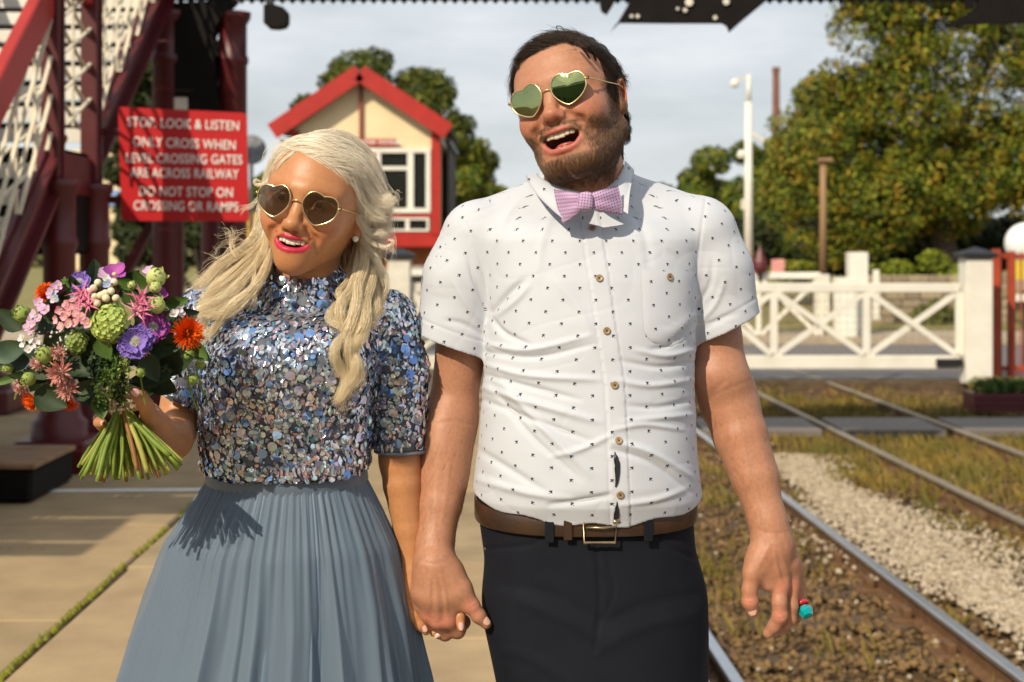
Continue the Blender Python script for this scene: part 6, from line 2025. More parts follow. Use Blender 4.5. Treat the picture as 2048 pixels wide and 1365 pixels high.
Cm, q = skin_colors(V, (.50, .225, .095), (.52, .15, .075), (.52, .025, .06), HCw, HRw, HSw, w_up, w_lo, w_ru, w_rl, mouth=(.030, .012, -.0745), nose_red=.12)
mk('body', V, F, M_skin_w, woman, True, Cm)
for p, d, n_, L_, w_ in ((qh(847, 1257, -.0285), qh(853, 1264) - qh(839, 1247), (-.2, -1, .1), .014, .0105), (qh(876, 1272, -.0285), qh(872, 1275) - qh(890, 1264), (-.1, -1, -.3), .012, .0085),
                         (qh(922, 1253, -.0500), qh(922, 1262) - qh(920, 1240), (0, -1, .1), .013, .0085), (qb(271, 785, -.0395), qb(263, 779, -.03) - qb(281, 794, -.026), (.1, -1, .35), .013, .0115),
                         (qb(208, 800, .006), qb(216, 803, 0) - qb(206, 797, .02), (-.3, -1, .3), .010, .0085), (qb(204, 846, .002), qb(210, 849, 0) - qb(198, 842, .02), (-.3, -1, .3), .010, .0085)):
    nail(woman, p, d, n_, L_, w_)
eyes(woman, HCw, HRw, HSw)
teeth(woman, HCw, HRw, HSw, -.0625, 10, .0080, .0140, mat('white_tooth', (.82, .76, .64), .2, amt=.05), rad=.0345)
M_dlens = mat('dark_brown_lens', (.030, .016, .007), .05, spec=.5, amt=.2, alpha=.80)
glasses(woman, HCw, HRw, HSw, M_dlens, M_gold, .0585, .0545, .0390, (-.1135, -.007), wrap=8)
M_pearl = mat('pearl', (.80, .76, .70), .18, amt=.05, coat=.5)
for x in (-1, 1):
    p = HCw + HRw @ (np.array([x * .0805, -.006, -.047]) * HSw)
    th = np.linspace(-1.55, 1.55, 9)
    e = MB().lathe((0, 0, 0), [(.0052 * math.cos(a) + 1e-5, .0052 * math.sin(a)) for a in th], 12)
    mk('earring', e.V[0] + p + np.array([0, -.006, 0]), e.F, M_pearl, woman, True)
tp_rows = [(560, 420, 780, .05, .08), (640, 412, 768, .100, .10), (690, 408, 756, .122, .10), (730, 406, 752, .130, .10), (800, 405, 748, .128, .10), (870, 407, 742, .120, .10), (930, 409, 738, .116, .105), (960, 412, 735, .116, .105)]
_wz = np.array([Ww(0, r_[0])[2] for r_ in tp_rows])[::-1]
_wc = np.array([(Ww(r_[1], 0)[0] + Ww(r_[2], 0)[0]) / 2 for r_ in tp_rows])[::-1]
_wa = np.array([(Ww(r_[2], 0)[0] - Ww(r_[1], 0)[0]) / 2 for r_ in tp_rows])[::-1]
_wf = np.array([r_[3] for r_ in tp_rows])[::-1]; _wb = np.array([r_[4] for r_ in tp_rows])[::-1]
WSR = [Ww(775, 638, .025), Ww(798, 740, .025), Ww(799, 905, .028)]; WSRr = [.045, .0450, .0430]
WSL = [Ww(412, 628, .025), Ww(385, 710, .015), Ww(342, 812, -.005)]; WSLr = [.046, .0440, .0400]
def w_torso(P):
    z = P[:, 2]
    x = (P[:, 0] - tab(z, _wz, _wc)) / tab(z, _wz, _wa)
    y0 = P[:, 1] - YW
    b = np.where(y0 < 0, tab(z, _wz, _wf), tab(z, _wz, _wb))
    r_ = (np.abs(x) ** 2.3 + np.abs(y0 / b) ** 2.3) ** (1 / 2.3)
    e = (r_ - 1) * np.minimum(tab(z, _wz, _wa), b) * .92
    e = smx(e, z - Ww(0, 622)[2], .05)
    for a, b_ in ((Ww(608, 600, .02), Ww(425, 628, .028)), (Ww(608, 600, .02), Ww(770, 642, .028))):
        e = sm(e, d_cap(P, a, b_, .052, .046), .05)
    e = sm(e, d_cap(P, Ww(606, 545, .01), Ww(604, 620, .01), .0555, .066), .03)
    for x_ in (525, 655):
        e = sm(e, d_ell(P, Ww(x_, 725, -.085), (.055, .050, .052)), .05)
    return e
# ---- hair: a close cap, then locks that follow measured guide lines
def w_scalp(q):
    x, y, z = q[:, 0], q[:, 1], q[:, 2]
    line = .078 - .55 * np.clip(np.abs(x + .012) - .030, 0, 1)
    fr = np.where(y < -.028, line, np.where(y < .0, .012, -.09))
    return np.clip((z - fr) / .006, 0, 1)
def w_cap(P):
    l = in_head(P, HCw, HRw, HSw)
    e = d_ell(l, (0, .016, .032), (.0790, .103, .0905)) + .0012 * vnoise(l, 110, 5)
    return np.maximum(e * .93, (.55 - w_scalp(l)) * .006)
Vc, Fc = surface([(w_cap, HCw - .17, HCw + .17, 0)], .0028, 0, 2)
whair = mk('hair', Vc, Fc, mat('blonde_mass', (.42, .30, .17), .5, col2=(.20, .13, .06), scale=40, stretch=(1, 1, .2)), woman, True)
M_bl1 = hair_mat('ash_blonde_hair', (.72, .62, .47), (.92, .85, .71), .34, .6)
M_bl2 = hair_mat('golden_blonde_hair', (.66, .52, .30), (.90, .79, .57), .34, .6)
M_root = hair_mat('dark_blonde_root', (.22, .14, .07), (.46, .34, .21), .4, .5)
def push(Pt, m_head, m_body):
    q = in_head(Pt, HCw, HRw, HSw)
    for c_, r_ in (((0, .014, .030), (.0765, .097, .087)), ((0, -.045, .040), (.060, .053, .062)), ((0, -.028, -.020), (.0665, .069, .072)), ((0, -.028, -.066), (.053, .064, .050))):
        c_ = np.array(c_); r_ = np.array(r_) + m_head
        k = np.sqrt((((q - c_) / r_) ** 2).sum(1))
        m = k < 1
        q[m] = c_ + (q[m] - c_) / np.maximum(k[m], .3)[:, None]
    Pt = HCw + (q * HSw) @ HRw.T
    if m_body is not None:
        for _ in range(2):
            d = w_torso(Pt)
            m = (d < m_body)
            if not m.any(): break
            X = Pt[m]
            e = 1e-3
            G = np.stack([w_torso(X + np.eye(3)[a] * e) - d[m] for a in range(3)], 1)
            G /= np.linalg.norm(G, axis=1)[:, None] + 1e-12
            Pt[m] = X + G * (m_body - d[m])[:, None]
    return Pt
def hl(rows): return np.array([W(r[0], r[1], YW + r[2]) for r in rows])
def clump(rows, n, w0, w1, w2, seed, k=22, wav=.0025, freq=7.0, fray=.0, flat=1.0):
    """n strands round a guide; w0, w1, w2 = spread at root, middle and tip"""
    g = np.random.default_rng(seed)
    P = push(spline(hl(rows), k), .004 + .45 * min(w0, w1), .012)
    for _ in range(2): P[1:-1] = .5 * P[1:-1] + .25 * (P[2:] + P[:-2])
    T, Nn, B = frames(P)
    t = np.linspace(0, 1, k)
    wd = np.where(t < .5, w0 + (w1 - w0) * t * 2, w1 + (w2 - w1) * (t - .5) * 2)
    a = g.uniform(0, 6.28, n); r_ = np.sqrt(g.uniform(0, 1, n))
    u, v = r_ * np.cos(a), r_ * np.sin(a) * flat
    tw = g.normal(0, .5, n)
    ca, sa = np.cos(tw[:, None] * t), np.sin(tw[:, None] * t)
    uu = u[:, None] * ca - v[:, None] * sa; vv = u[:, None] * sa + v[:, None] * ca
    out = P[None] + (uu * wd)[..., None] * Nn[None] + (vv * wd)[..., None] * B[None]
    ph = g.normal(0, .35, (n, 1)) + g.uniform(0, 6.28)
    amp = wav * t[None] ** 1.0
    out += (amp * np.sin(freq * t[None] * 2 + ph))[..., None] * Nn[None] + (amp * np.cos(freq * t[None] * 1.7 + ph))[..., None] * B[None] * .6
    if fray:
        out += (fray * t[None, :, None] ** 2.2) * g.normal(0, 1, (n, 1, 3))
    out += g.normal(0, .00022, (n, 1, 3)) + .0006 * np.sin(g.uniform(3, 9, (n, 1, 1)) * t[None, :, None] + g.uniform(0, 6.28, (n, 1, 3)))
    out = push(out.reshape(-1, 3), .0015, .0055).reshape(n, k, 3)
    Lf = g.uniform(.82, 1.0, n)          # uneven ends
    idx = np.clip(Lf[:, None] * np.linspace(0, k - 1, k)[None], 0, k - 1)
    i0 = np.floor(idx).astype(int); i1 = np.minimum(i0 + 1, k - 1); f = (idx - i0)[..., None]
    ar = np.arange(n)[:, None]
    return out[ar, i0] * (1 - f) + out[ar, i1] * f
A, Bq, Cq = [], [], []
def top(rows, n, w0, w1, w2, s, **k_): A.append(clump(rows, n, w0, w1, w2, s, **k_))
def low(rows, n, w0, w1, w2, s, **k_): Bq.append(clump(rows, int(n * 1.6), w0, w1, w2, s, **k_))
# sweep from the parting over to the viewer's right
sw_ = [([(604, 312, -.075), (640, 318, -.088), (684, 350, -.078), (716, 396, -.058), (742, 428, -.040), (772, 436, -.030)], 520, .008, .011, .010),
       ([(606, 304, -.070), (650, 306, -.082), (698, 338, -.068), (732, 384, -.046), (762, 408, -.030), (790, 396, -.030)], 600, .009, .013, .011),
       ([(608, 296, -.062), (656, 292, -.070), (706, 322, -.052), (742, 368, -.030), (764, 402, -.018), (786, 408, -.020)], 600, .010, .014, .012),
       ([(612, 288, -.050), (660, 281, -.052), (712, 308, -.032), (748, 356, -.010), (764, 410, .000), (772, 450, .0)], 600, .010, .015, .014),
       ([(620, 281, -.034), (668, 274, -.030), (718, 300, -.008), (750, 352, .012), (764, 420, .020), (766, 480, .015)], 600, .010, .016, .015),
       ([(630, 276, -.015), (676, 272, -.004), (720, 300, .018), (748, 356, .036), (760, 430, .040), (758, 520, .03)], 500, .010, .017, .016),
       ([(640, 276, .010), (680, 276, .024), (716, 306, .045), (738, 370, .060), (748, 450, .060), (745, 540, .05)], 400, .010, .018, .018)]
for i, (rows, n, a, b, c_) in enumerate(sw_): top(rows, n, a, b, c_, 300 + i, wav=.0015, freq=3, fray=.004)
# front edge of the sweep, tucked towards the ear
top([(610, 314, -.082), (642, 328, -.092), (676, 366, -.080), (700, 410, -.058), (716, 440, -.035), (742, 452, -.02)], 260, .003, .006, .007, 320, wav=.001, freq=2)
top([(700, 400, -.055), (716, 432, -.040), (736, 462, -.030), (756, 470, -.025), (772, 462, -.025)], 200, .006, .007, .006, 321, fray=.003)
top([(708, 420, -.048), (722, 455, -.035), (742, 486, -.030), (768, 496, -.028), (785, 484, -.03), (776, 478, -.03)], 60, .004, .004, .002, 322, fray=.001)
top([(714, 440, -.035), (724, 470, -.020), (738, 505, -.020), (758, 530, -.02), (772, 560, -.02), (768, 590, -.02)], 120, .006, .007, .004, 323, fray=.004)
top([(604, 314, -.080), (640, 326, -.092), (672, 350, -.085), (696, 384, -.066), (710, 414, -.05), (724, 440, -.04)], 420, .005, .008, .008, 324, wav=.001, freq=2)
top([(604, 310, -.080), (634, 316, -.092), (668, 338, -.085), (700, 376, -.062), (722, 410, -.045), (750, 440, -.035)], 420, .005, .009, .010, 325, wav=.001, freq=2)
top([(604, 317, -.082), (634, 330, -.094), (664, 352, -.088), (690, 386, -.070), (704, 420, -.05), (712, 450, -.035)], 130, .004, .006, .005, 326, wav=.002, freq=3, fray=.003)
top([(602, 316, -.080), (590, 326, -.085), (572, 352, -.072), (558, 384, -.05), (548, 420, -.03)], 110, .004, .006, .006, 327, wav=.002, freq=3, fray=.003)
# left of the parting, down past the cheek
for i, (rows, n, a, b, c_) in enumerate([
        ([(604, 304, -.070), (582, 318, -.072), (562, 346, -.058), (549, 386, -.036), (542, 430, -.020), (536, 480, -.020)], 420, .006, .010, .010),
        ([(604, 294, -.058), (576, 308, -.055), (552, 342, -.036), (540, 392, -.012), (534, 440, .0), (524, 500, -.005)], 420, .008, .012, .012),
        ([(610, 284, -.036), (576, 296, -.028), (548, 334, -.008), (534, 390, .015), (528, 446, .02), (514, 520, .01)], 420, .009, .013, .014),
        ([(620, 278, -.010), (584, 286, .005), (552, 326, .025), (538, 390, .045), (530, 450, .05), (520, 520, .04)], 300, .009, .014, .015)]):
    top(rows, n, a, b, c_, 340 + i, wav=.0020, freq=4, fray=.004)
top([(548, 352, -.040), (532, 366, -.040), (514, 372, -.035), (512, 362, -.035), (524, 360, -.035)], 40, .004, .003, .002, 350)
top([(545, 380, -.02), (524, 392, -.02), (500, 414, -.02), (478, 424, -.02)], 16, .003, .003, .004, 351, fray=.004)
# long falls on the viewer's left, blown out over the shoulder
lf = [([(540, 440, -.005), (528, 490, -.020), (492, 530, -.060), (446, 566, -.085), (412, 610, -.085), (398, 640, -.08)], 260, .008, .010, .008),
      ([(536, 470, -.010), (524, 520, -.050), (490, 560, -.085), (452, 590, -.100), (424, 618, -.100), (396, 636, -.09)], 260, .008, .010, .006),
      ([(538, 490, -.015), (532, 540, -.070), (506, 584, -.100), (462, 616, -.108), (430, 632, -.105), (404, 634, -.10)], 220, .008, .009, .007),
      ([(530, 420, .010), (512, 470, .010), (474, 510, -.030), (436, 540, -.055), (408, 560, -.06), (385, 588, -.06)], 180, .008, .010, .010),
      ([(526, 450, .02), (500, 505, .0), (466, 545, -.055), (430, 580, -.080), (404, 630, -.08), (400, 690, -.075)], 120, .007, .008, .004),
      ([(534, 500, -.02), (520, 560, -.085), (480, 600, -.105), (440, 640, -.105), (420, 660, -.10), (412, 690, -.095)], 120, .006, .007, .003),
      ([(530, 470, 0), (500, 500, -.04), (476, 520, -.06), (470, 500, -.06), (462, 470, -.05), (442, 458, -.04)], 22, .003, .003, .002),
      ([(528, 480, -.01), (506, 540, -.08), (512, 590, -.10), (505, 610, -.10), (490, 600, -.10)], 30, .003, .004, .002)]
for i, (rows, n, a, b, c_) in enumerate(lf): low(rows, n, a, b, c_, 360 + i, wav=.0070, freq=6, fray=.006)
# long curled fall on the viewer's right
rf = [([(720, 450, .0), (728, 500, -.010), (722, 560, -.050), (708, 620, -.105), (690, 680, -.128), (704, 730, -.130), (690, 780, -.126), (672, 815, -.12)], 300, .009, .010, .004),
      ([(734, 460, .01), (744, 520, .0), (738, 580, -.050), (726, 630, -.105), (716, 680, -.125), (694, 720, -.130), (708, 760, -.128), (690, 800, -.122)], 300, .009, .010, .004),
      ([(726, 470, .01), (718, 530, -.020), (700, 580, -.075), (684, 620, -.110), (682, 660, -.122), (704, 700, -.130), (686, 750, -.130), (680, 790, -.125)], 260, .008, .009, .004),
      ([(744, 480, .02), (752, 540, .01), (752, 600, -.035), (742, 640, -.090), (728, 665, -.118), (708, 690, -.128), (716, 730, -.130), (700, 770, -.126)], 260, .009, .009, .005),
      ([(738, 500, .02), (730, 560, -.03), (716, 610, -.090), (700, 650, -.118), (676, 690, -.125), (668, 730, -.126), (684, 770, -.126), (668, 805, -.122)], 220, .008, .008, .003),
      ([(750, 500, .03), (762, 560, .03), (764, 600, .0), (756, 630, -.05), (748, 640, -.09), (736, 660, -.11)], 120, .007, .007, .005),
      ([(716, 470, .02), (706, 530, .0), (690, 570, -.050), (676, 600, -.090), (668, 640, -.115), (672, 680, -.12)], 110, .006, .006, .004)]
for i, (rows, n, a, b, c_) in enumerate(rf): low(rows, n, a, b, c_, 380 + i, wav=.0120, freq=11, fray=.004)
# back of the hair behind the neck, and flyaways
for i in range(9):
    x = 545 + i * 24
    Cq.append(clump([(x, 400, .10), (x + 2, 480, .11), (x + 4 * (i - 4), 560, .10), (x + 6 * (i - 4), 640, .10)], 160, .014, .016, .014, 400 + i, wav=.003, freq=5, fray=.005))
g = np.random.default_rng(77)
for i in range(34):
    x, y = (g.uniform(545, 610), g.uniform(290, 350)) if i % 2 else (g.uniform(740, 775), g.uniform(360, 560))
    sg = -1 if i % 2 else 1
    A.append(clump([(x, y, 0), (x + sg * g.uniform(4, 14), y + g.uniform(-14, 18), 0), (x + sg * g.uniform(12, 30), y + g.uniform(-18, 36), -.01), (x + sg * g.uniform(10, 34), y + g.uniform(-6, 60), -.01)], 3, .002, .003, .004, 500 + i))
for i in range(16):
    x, y = g.uniform(480, 530), g.uniform(470, 560)
    Bq.append(clump([(x, y, -.03), (x - 25, y + g.uniform(-12, 20), -.05), (x - 55, y + g.uniform(-20, 40), -.06), (x - g.uniform(60, 110), y + g.uniform(-10, 70), -.06)], 4, .003, .004, .006, 540 + i, wav=.004))
hairs('swept_locks', np.concatenate(A), .00022, .00009, M_bl1, whair)
hairs('curled_locks', np.concatenate(Bq), .00017, .00007, M_bl2, whair)
hairs('back_locks', np.concatenate(Cq), .00024, .0001, M_root, whair)
rootm = np.abs(q).max(1) < .17
rv, rn, rq = V[rootm], N[rootm], q[rootm]
rw = w_scalp(rq) * (rq[:, 2] > .02)
def rcomb(i):
    l = rq[i]
    d = np.stack([np.where(l[:, 0] > -.02, 1.0, -1.0), .35 + 0 * l[:, 0], -.6 * (l[:, 2] < .06) + 0 * l[:, 0]], 1)
    return d @ HRw.T
hairs('roots', grow(rv, rn, rw, 5000, rcomb, lambda i: np.full(len(i), .045), 7, .30, .25, 11, .0, clumps=100), .0002, .00008, M_bl1, whair)
ew = np.exp(-(((rq[:, 2] - .014 - .003 * np.cos(np.abs(rq[:, 0]) * 60)) / .0035) ** 2)) * (np.abs(np.abs(rq[:, 0]) - .034) < .022) * (rq[:, 1] < -.06)
hairs('eyebrows', grow(rv, rn, ew, 500, lambda i: (np.stack([np.sign(rq[i][:, 0]), 0 * rq[i][:, 0], .1 + 0 * rq[i][:, 0]], 1)) @ HRw.T, lambda i: np.full(len(i), .006), 5, .15, .35, 12), .0002, .0001, hair_mat('brow_brown', (.10, .06, .03), (.16, .10, .05)), woman)

# ---------------------------------------------------------------- sequinned top
M_base = mat('dark_tulle_ground', (.11, .12, .16), .7, amt=.3, scale=60)
M_trim = mat('grey_satin_trim', (.15, .17, .21), .5, amt=.1)
nkn = np.array([.02, -.35, .94]); nkn /= np.linalg.norm(nkn)
neckp = Ww(604, 556, -.045)
hsn_r = np.array([.03, 0, -1.0]); hsp_r = Ww(799, 903, .0)
hsn_l = (WSL[2] - WSL[1]); hsn_l /= np.linalg.norm(hsn_l); hsp_l = Ww(345, 805, 0)
def top_sdf(P):
    e = w_torso(P)
    e = np.maximum(e, Ww(0, 930)[2] - .010 * np.clip(-(P[:, 1] - YW) / .1, -1, 1) - P[:, 2])
    e = np.maximum(e, (P - neckp) @ nkn)
    sr = sm(d_cap(P, WSR[0], WSR[1], WSRr[0], WSRr[1]), d_cap(P, WSR[1], WSR[2] + (WSR[2] - WSR[1]) * .3, WSRr[1], WSRr[2]), .02)
    sl = sm(d_cap(P, WSL[0], WSL[1], WSLr[0], WSLr[1]), d_cap(P, WSL[1], WSL[2] + (WSL[2] - WSL[1]) * .3, WSLr[1], WSLr[2]), .02)
    cr_, cl_ = (P - hsp_r) @ hsn_r, (P - hsp_l) @ hsn_l
    inr = np.maximum(sr + .004, (P - hsp_r) @ -hsn_r - .05); inl = np.maximum(sl + .004, (P - hsp_l) @ -hsn_l - .04)
    e = sm(sm(e, np.maximum(sr, cr_), .008), np.maximum(sl, cl_), .010)
    e = np.maximum(e, -inr); e = np.maximum(e, -inl)
    return np.maximum(e, -d_cap(P, Ww(612, 480, .01), Ww(606, 580, .005), .050, .050))
V, F = surface([(top_sdf, Ww(290, 520, -.2), Ww(880, 965, .2), 0)], .0028, 0, 2)
topo = mk('sequinned_top', V, F, M_base, woman, True)
N = vnormals(V, F)
V_, F_ = tube_mesh([hsp_r + np.array([math.cos(t) * .0435, .028 + math.sin(t) * .0435, -.003]) for t in np.linspace(0, 2 * math.pi, 40)], .0032, 6, False)
mk('sleeve_hem', V_, F_, M_trim, topo, True)
# sequins
g = np.random.default_rng(5)
e1 = V[F[:, 1]] - V[F[:, 0]]; e2 = V[F[:, 3]] - V[F[:, 0]]
ar = np.linalg.norm(np.cross(e1, e2), axis=1)
fc = V[F].mean(1); fnm = np.cross(e1, e2) / (ar[:, None] + 1e-12)
if ((fc - Ww(580, 750)) * fnm).sum(1).mean() < 0: fnm = -fnm
insd = np.zeros(len(fc), bool)
nrm_out = top_sdf(fc + fnm * .0035) < 0
keep_f = ~nrm_out & (fnm[:, 1] < .45) & (fc[:, 2] > Ww(0, 950)[2] - .02)
dn = np.minimum(np.abs((fc - hsp_r) @ hsn_r) + 10 * (np.linalg.norm(fc - hsp_r, axis=1) > .1), np.abs((fc - neckp) @ nkn) + 10 * (np.linalg.norm(fc - neckp, axis=1) > .12))
keep_f &= dn > .0035
# nothing underneath: drop faces hidden inside the sleeves
ii = np.flatnonzero(keep_f)
nS = 10500
pick = g.choice(ii, nS, p=ar[ii] / ar[ii].sum())
P = fc[pick] + g.normal(0, .0012, (nS, 3)); Nn = fnm[pick]
PAL = np.array([(.24, .42, .80), (.14, .25, .58), (.52, .68, .80), (.58, .76, .82), (.68, .76, .88), (.74, .79, .88), (.70, .50, .56), (.64, .46, .52), (.55, .54, .76), (.16, .36, .46), (.58, .54, .50), (.30, .38, .54), (.80, .72, .78), (.05, .07, .15)])
ci = g.choice(len(PAL), nS, p=np.array([7, 4, 10, 8, 18, 14, 10, 6, 7, 5, 5, 6, 7, 3]) / 110)
kind = g.choice(4, nS, p=[.60, .08, .22, .10])            # disc, diamond, folded leaf, faceted stone
rad = np.where(kind == 0, g.choice([.0024, .0034, .0044, .0056, .0082], nS, p=[.30, .30, .22, .13, .05]), np.where(kind == 1, g.uniform(.0055, .0088, nS), np.where(kind == 2, g.uniform(.0048, .0068, nS), g.choice([.0015, .0020, .0075], nS, p=[.5, .43, .07]))))
ci[(rad > .008) & (kind == 0)] = g.choice([0, 0, 1, 2, 8, 4], ((rad > .008) & (kind == 0)).sum())
t8 = np.arange(8) * np.pi / 4 + np.pi / 8
SH = [np.vstack([[0, 0, .10], np.stack([np.cos(t8), np.sin(t8), 0 * t8], 1)]),
      np.vstack([[0, 0, .05], [(.55, 0, 0), (.28, .5, 0), (0, 1, 0), (-.28, .5, 0), (-.55, 0, 0), (-.28, -.5, 0), (0, -1, 0), (.28, -.5, 0)]]),
      np.vstack([[0, 0, -.06], [(.50, 0, .22), (.40, .6, .15), (0, 1, -.02), (-.40, .6, .15), (-.50, 0, .22), (-.40, -.6, .15), (0, -1, -.02), (.40, -.6, .15)]]),
      np.vstack([[0, 0, .62], np.stack([.9 * np.cos(t8), np.sin(t8) * 1.0, .12 + 0 * t8], 1)])]
def seq_frames(idx):
    n_ = Nn[idx] + g.normal(0, .20, (len(idx), 3)); n_ /= np.linalg.norm(n_, axis=1)[:, None]
    dwn = np.tile(np.array([0, 0, -1.0]), (len(idx), 1)) + g.normal(0, .35, (len(idx), 3))
    b_ = dwn - n_ * (dwn * n_).sum(1)[:, None]; b_ /= np.linalg.norm(b_, axis=1)[:, None]
    a_ = np.cross(b_, n_)
    return a_, b_, n_
def seq_mat(i):
    c_ = PAL[i]
    return mat('sequin_%d' % i, tuple(c_), .13, metal=.75, amt=.10, scale=150, spec=.7, coat=.3)
big = np.argsort(-rad * np.where(Nn[:, 1] < -.3, 1, .2))[:300]
small = np.setdiff1d(np.arange(nS), big)
a_, b_, n_ = seq_frames(small)
Vs = np.zeros((len(small), 9, 3)); Cs = PAL[ci[small]] * g.uniform(.75, 1.15, (len(small), 1))
loc9 = np.stack([SH[k_] for k_ in kind[small]]) * rad[small][:, None, None]
Vs = P[small][:, None] + loc9[..., :1] * a_[:, None] + loc9[..., 1:2] * b_[:, None] + loc9[..., 2:] * n_[:, None] + n_[:, None] * (.0012 + g.uniform(0, .0022, len(small)))[:, None, None]
F1 = np.array([(0, i + 1, (i + 1) % 8 + 1) for i in range(8)])
Fs = (F1[None] + 9 * np.arange(len(small))[:, None, None]).reshape(-1, 3)
M_seq = mat('mixed_sequins', (.5, .5, .6), .13, metal=.75, attr='Col', amt=.06, scale=150, spec=.7, coat=.3)
o = mk('sequins', Vs.reshape(-1, 3), Fs, M_seq, topo, False, np.repeat(np.clip(Cs, 0, .9), 9, 0)); o['kind'] = 'stuff'
a_, b_, n_ = seq_frames(big)
protos = {}
for j, i in enumerate(big):
    key = (int(kind[i]), int(ci[i]))
    M4 = Matrix(((a_[j][0] * rad[i], b_[j][0] * rad[i], n_[j][0] * rad[i], 0), (a_[j][1] * rad[i], b_[j][1] * rad[i], n_[j][1] * rad[i], 0), (a_[j][2] * rad[i], b_[j][2] * rad[i], n_[j][2] * rad[i], 0), (0, 0, 0, 1)))
    if key not in protos:
        me = bpy.data.meshes.new('sequin')
        me.from_pydata(SH[key[0]].tolist(), [], F1.tolist())
        me.materials.append(seq_mat(key[1]) if key[0] != 3 else mat('clear_stone', (.62, .58, .54), .05, metal=.55, amt=.35, scale=300))
        protos[key] = me
    o = bpy.data.objects.new('sequin', protos[key]); COL.objects.link(o); o.parent = topo
    M4.translation = Vector(P[i] + Nn[i] * .0042 - woff(woman))
    o.matrix_local = M4
# dangling sequins along the hem
hemV, hemF, hemC, nv0 = [], [], [], 0
for k_ in range(70):
    x_ = g.uniform(415, 735); y_ = 932 + 14 * math.sin((x_ - 415) / 320 * math.pi) + g.uniform(-8, 6)
    ex = (W(x_, 0, YW)[0] - (W(575, 0, YW)[0])) / .135
    yy = YW - .116 * math.sqrt(max(.02, 1 - min(.98, ex * ex))) - .006
    p = W(x_, y_, yy)
    r_ = g.uniform(.005, .0075)
    a = rotm(g.uniform(-40, 40), g.uniform(-15, 15), g.uniform(-15, 15))
    l_ = SH[2] * r_
    hemV.append((np.stack([l_[:, 0], -l_[:, 2], l_[:, 1]], 1)) @ a.T + p)
    hemF += (F1 + nv0).tolist(); nv0 += 9
    hemC.append(np.tile(PAL[g.choice([2, 3, 4, 5, 12, 6])], (9, 1)))
o = mk('hem_sequins', np.concatenate(hemV), hemF, M_seq, topo, False, np.concatenate(hemC)); o['kind'] = 'stuff'

# ---------------------------------------------------------------- skirt: waistband, lining and pleated tulle
def skirt(name, m, parent, shrink, n=720, rows=90, z0=None, top_extra=0.0, zend=.06, seed=1):
    gg = np.random.default_rng(seed)
    zt_ = Ww(0, 950)[2]
    zr = np.array([Ww(0, y)[2] for y in (950, 1081, 1207, 1365)] + [.40, .06])
    lr = np.array([Ww(x, 0)[0] for x in (421, 340, 303, 254)] + [Ww(190, 0)[0], Ww(120, 0)[0]])
    rr_ = np.array([Ww(x, 0)[0] for x in (729, 792, 822, 848)] + [Ww(890, 0)[0], Ww(950, 0)[0]])
    zz = zt_ + (zend - zt_) * np.linspace(0, 1, rows) ** 1.0
    th = np.linspace(0, 2 * np.pi, n, endpoint=False)
    ph = gg.uniform(0, 6.28, 12)
    FO = [(gg.uniform(0, 6.28), gg.uniform(.035, .13), gg.choice([1, 1, -1]) * gg.uniform(.006, .019), gg.choice([0, .02, .05, .12, .2]), gg.normal(0, .06), gg.uniform(-.9, .9)) for _ in range(60)]
    V_ = []
    for z in zz:
        t = (zt_ - z) / (zt_ - .06)
        cx_ = (np.interp(-z, -zr, lr) + np.interp(-z, -zr, rr_)) / 2; a_ = (np.interp(-z, -zr, rr_) - np.interp(-z, -zr, lr)) / 2
        b_ = .108 + (a_ - .135) * .85
        fine = .0022 * min(1, t * 14 + .25) * max(0, 1 - t * 3.2)
        rad_ = fine * np.sin(74 * th + 4 * np.sin(5 * th + ph[0])) + fine * .7 * np.sin(47 * th + 3 * np.sin(7 * th + ph[7]))
        for (c0, wd_, hh, t0_, dr, hk) in FO:
            gw = np.clip((t - t0_) / .22, 0, 1)
            if gw <= 0: continue
            dd = (th - c0 - dr * t + np.pi) % (2 * np.pi) - np.pi
            wv = wd_ * (.55 + .75 * t)
            e_ = dd / wv
            rad_ = rad_ + 1.6 * hh * gw ** .8 * (.35 + .9 * t) * np.exp(-np.abs(e_ + hk * e_ * np.exp(-e_ * e_)) ** 1.7)
        k = shrink * (1 - 0) + (1 - shrink) * (1 - min(1, t * 5))
        V_.append(np.stack([cx_ + (a_ * k + rad_) * np.cos(th), YW + (b_ * k + rad_) * np.sin(th) - .02 * t, np.full(n, z) + .004 * np.sin(7 * th + ph[6]) * t], 1))
    V_ = np.concatenate(V_)
    j, i = np.meshgrid(np.arange(rows - 1), np.arange(n), indexing='ij')
    F_ = np.stack([j * n + i, (j + 1) * n + i, (j + 1) * n + (i + 1) % n, j * n + (i + 1) % n], -1).reshape(-1, 4)
    return mk(name, V_, F_, m, parent, True)
M_lining = mat('blue_grey_lining', (.095, .148, .215), .55, amt=.12, scale=3, sheen=.15)
M_tulle = mat('blue_grey_tulle', (.14, .20, .275), .65, amt=.12, scale=4, alpha=.62, bump=.0002, bscale=1500, sheen=.3)
sk = skirt('skirt', M_lining, woman, .93, seed=3)
skirt('tulle_layer', M_tulle, sk, 1.0, seed=4)
V_ = []
n_w = 96
for (py_f, out) in ((905, -.016), (922, -.002), (983, .006), (988, .003)):
    z = Ww(0, py_f)[2] + .022
    for t in np.linspace(0, 2 * np.pi, n_w, endpoint=False):
        V_.append((Ww(574, 0)[0] + (.132 + out) * math.cos(t), YW + (.106 + out) * math.sin(t), z - .012 * max(0, -math.sin(t)) + .006 * max(0, math.sin(t))))
F_ = [(j * n_w + i, j * n_w + (i + 1) % n_w, (j + 1) * n_w + (i + 1) % n_w, (j + 1) * n_w + i) for j in range(3) for i in range(n_w)]
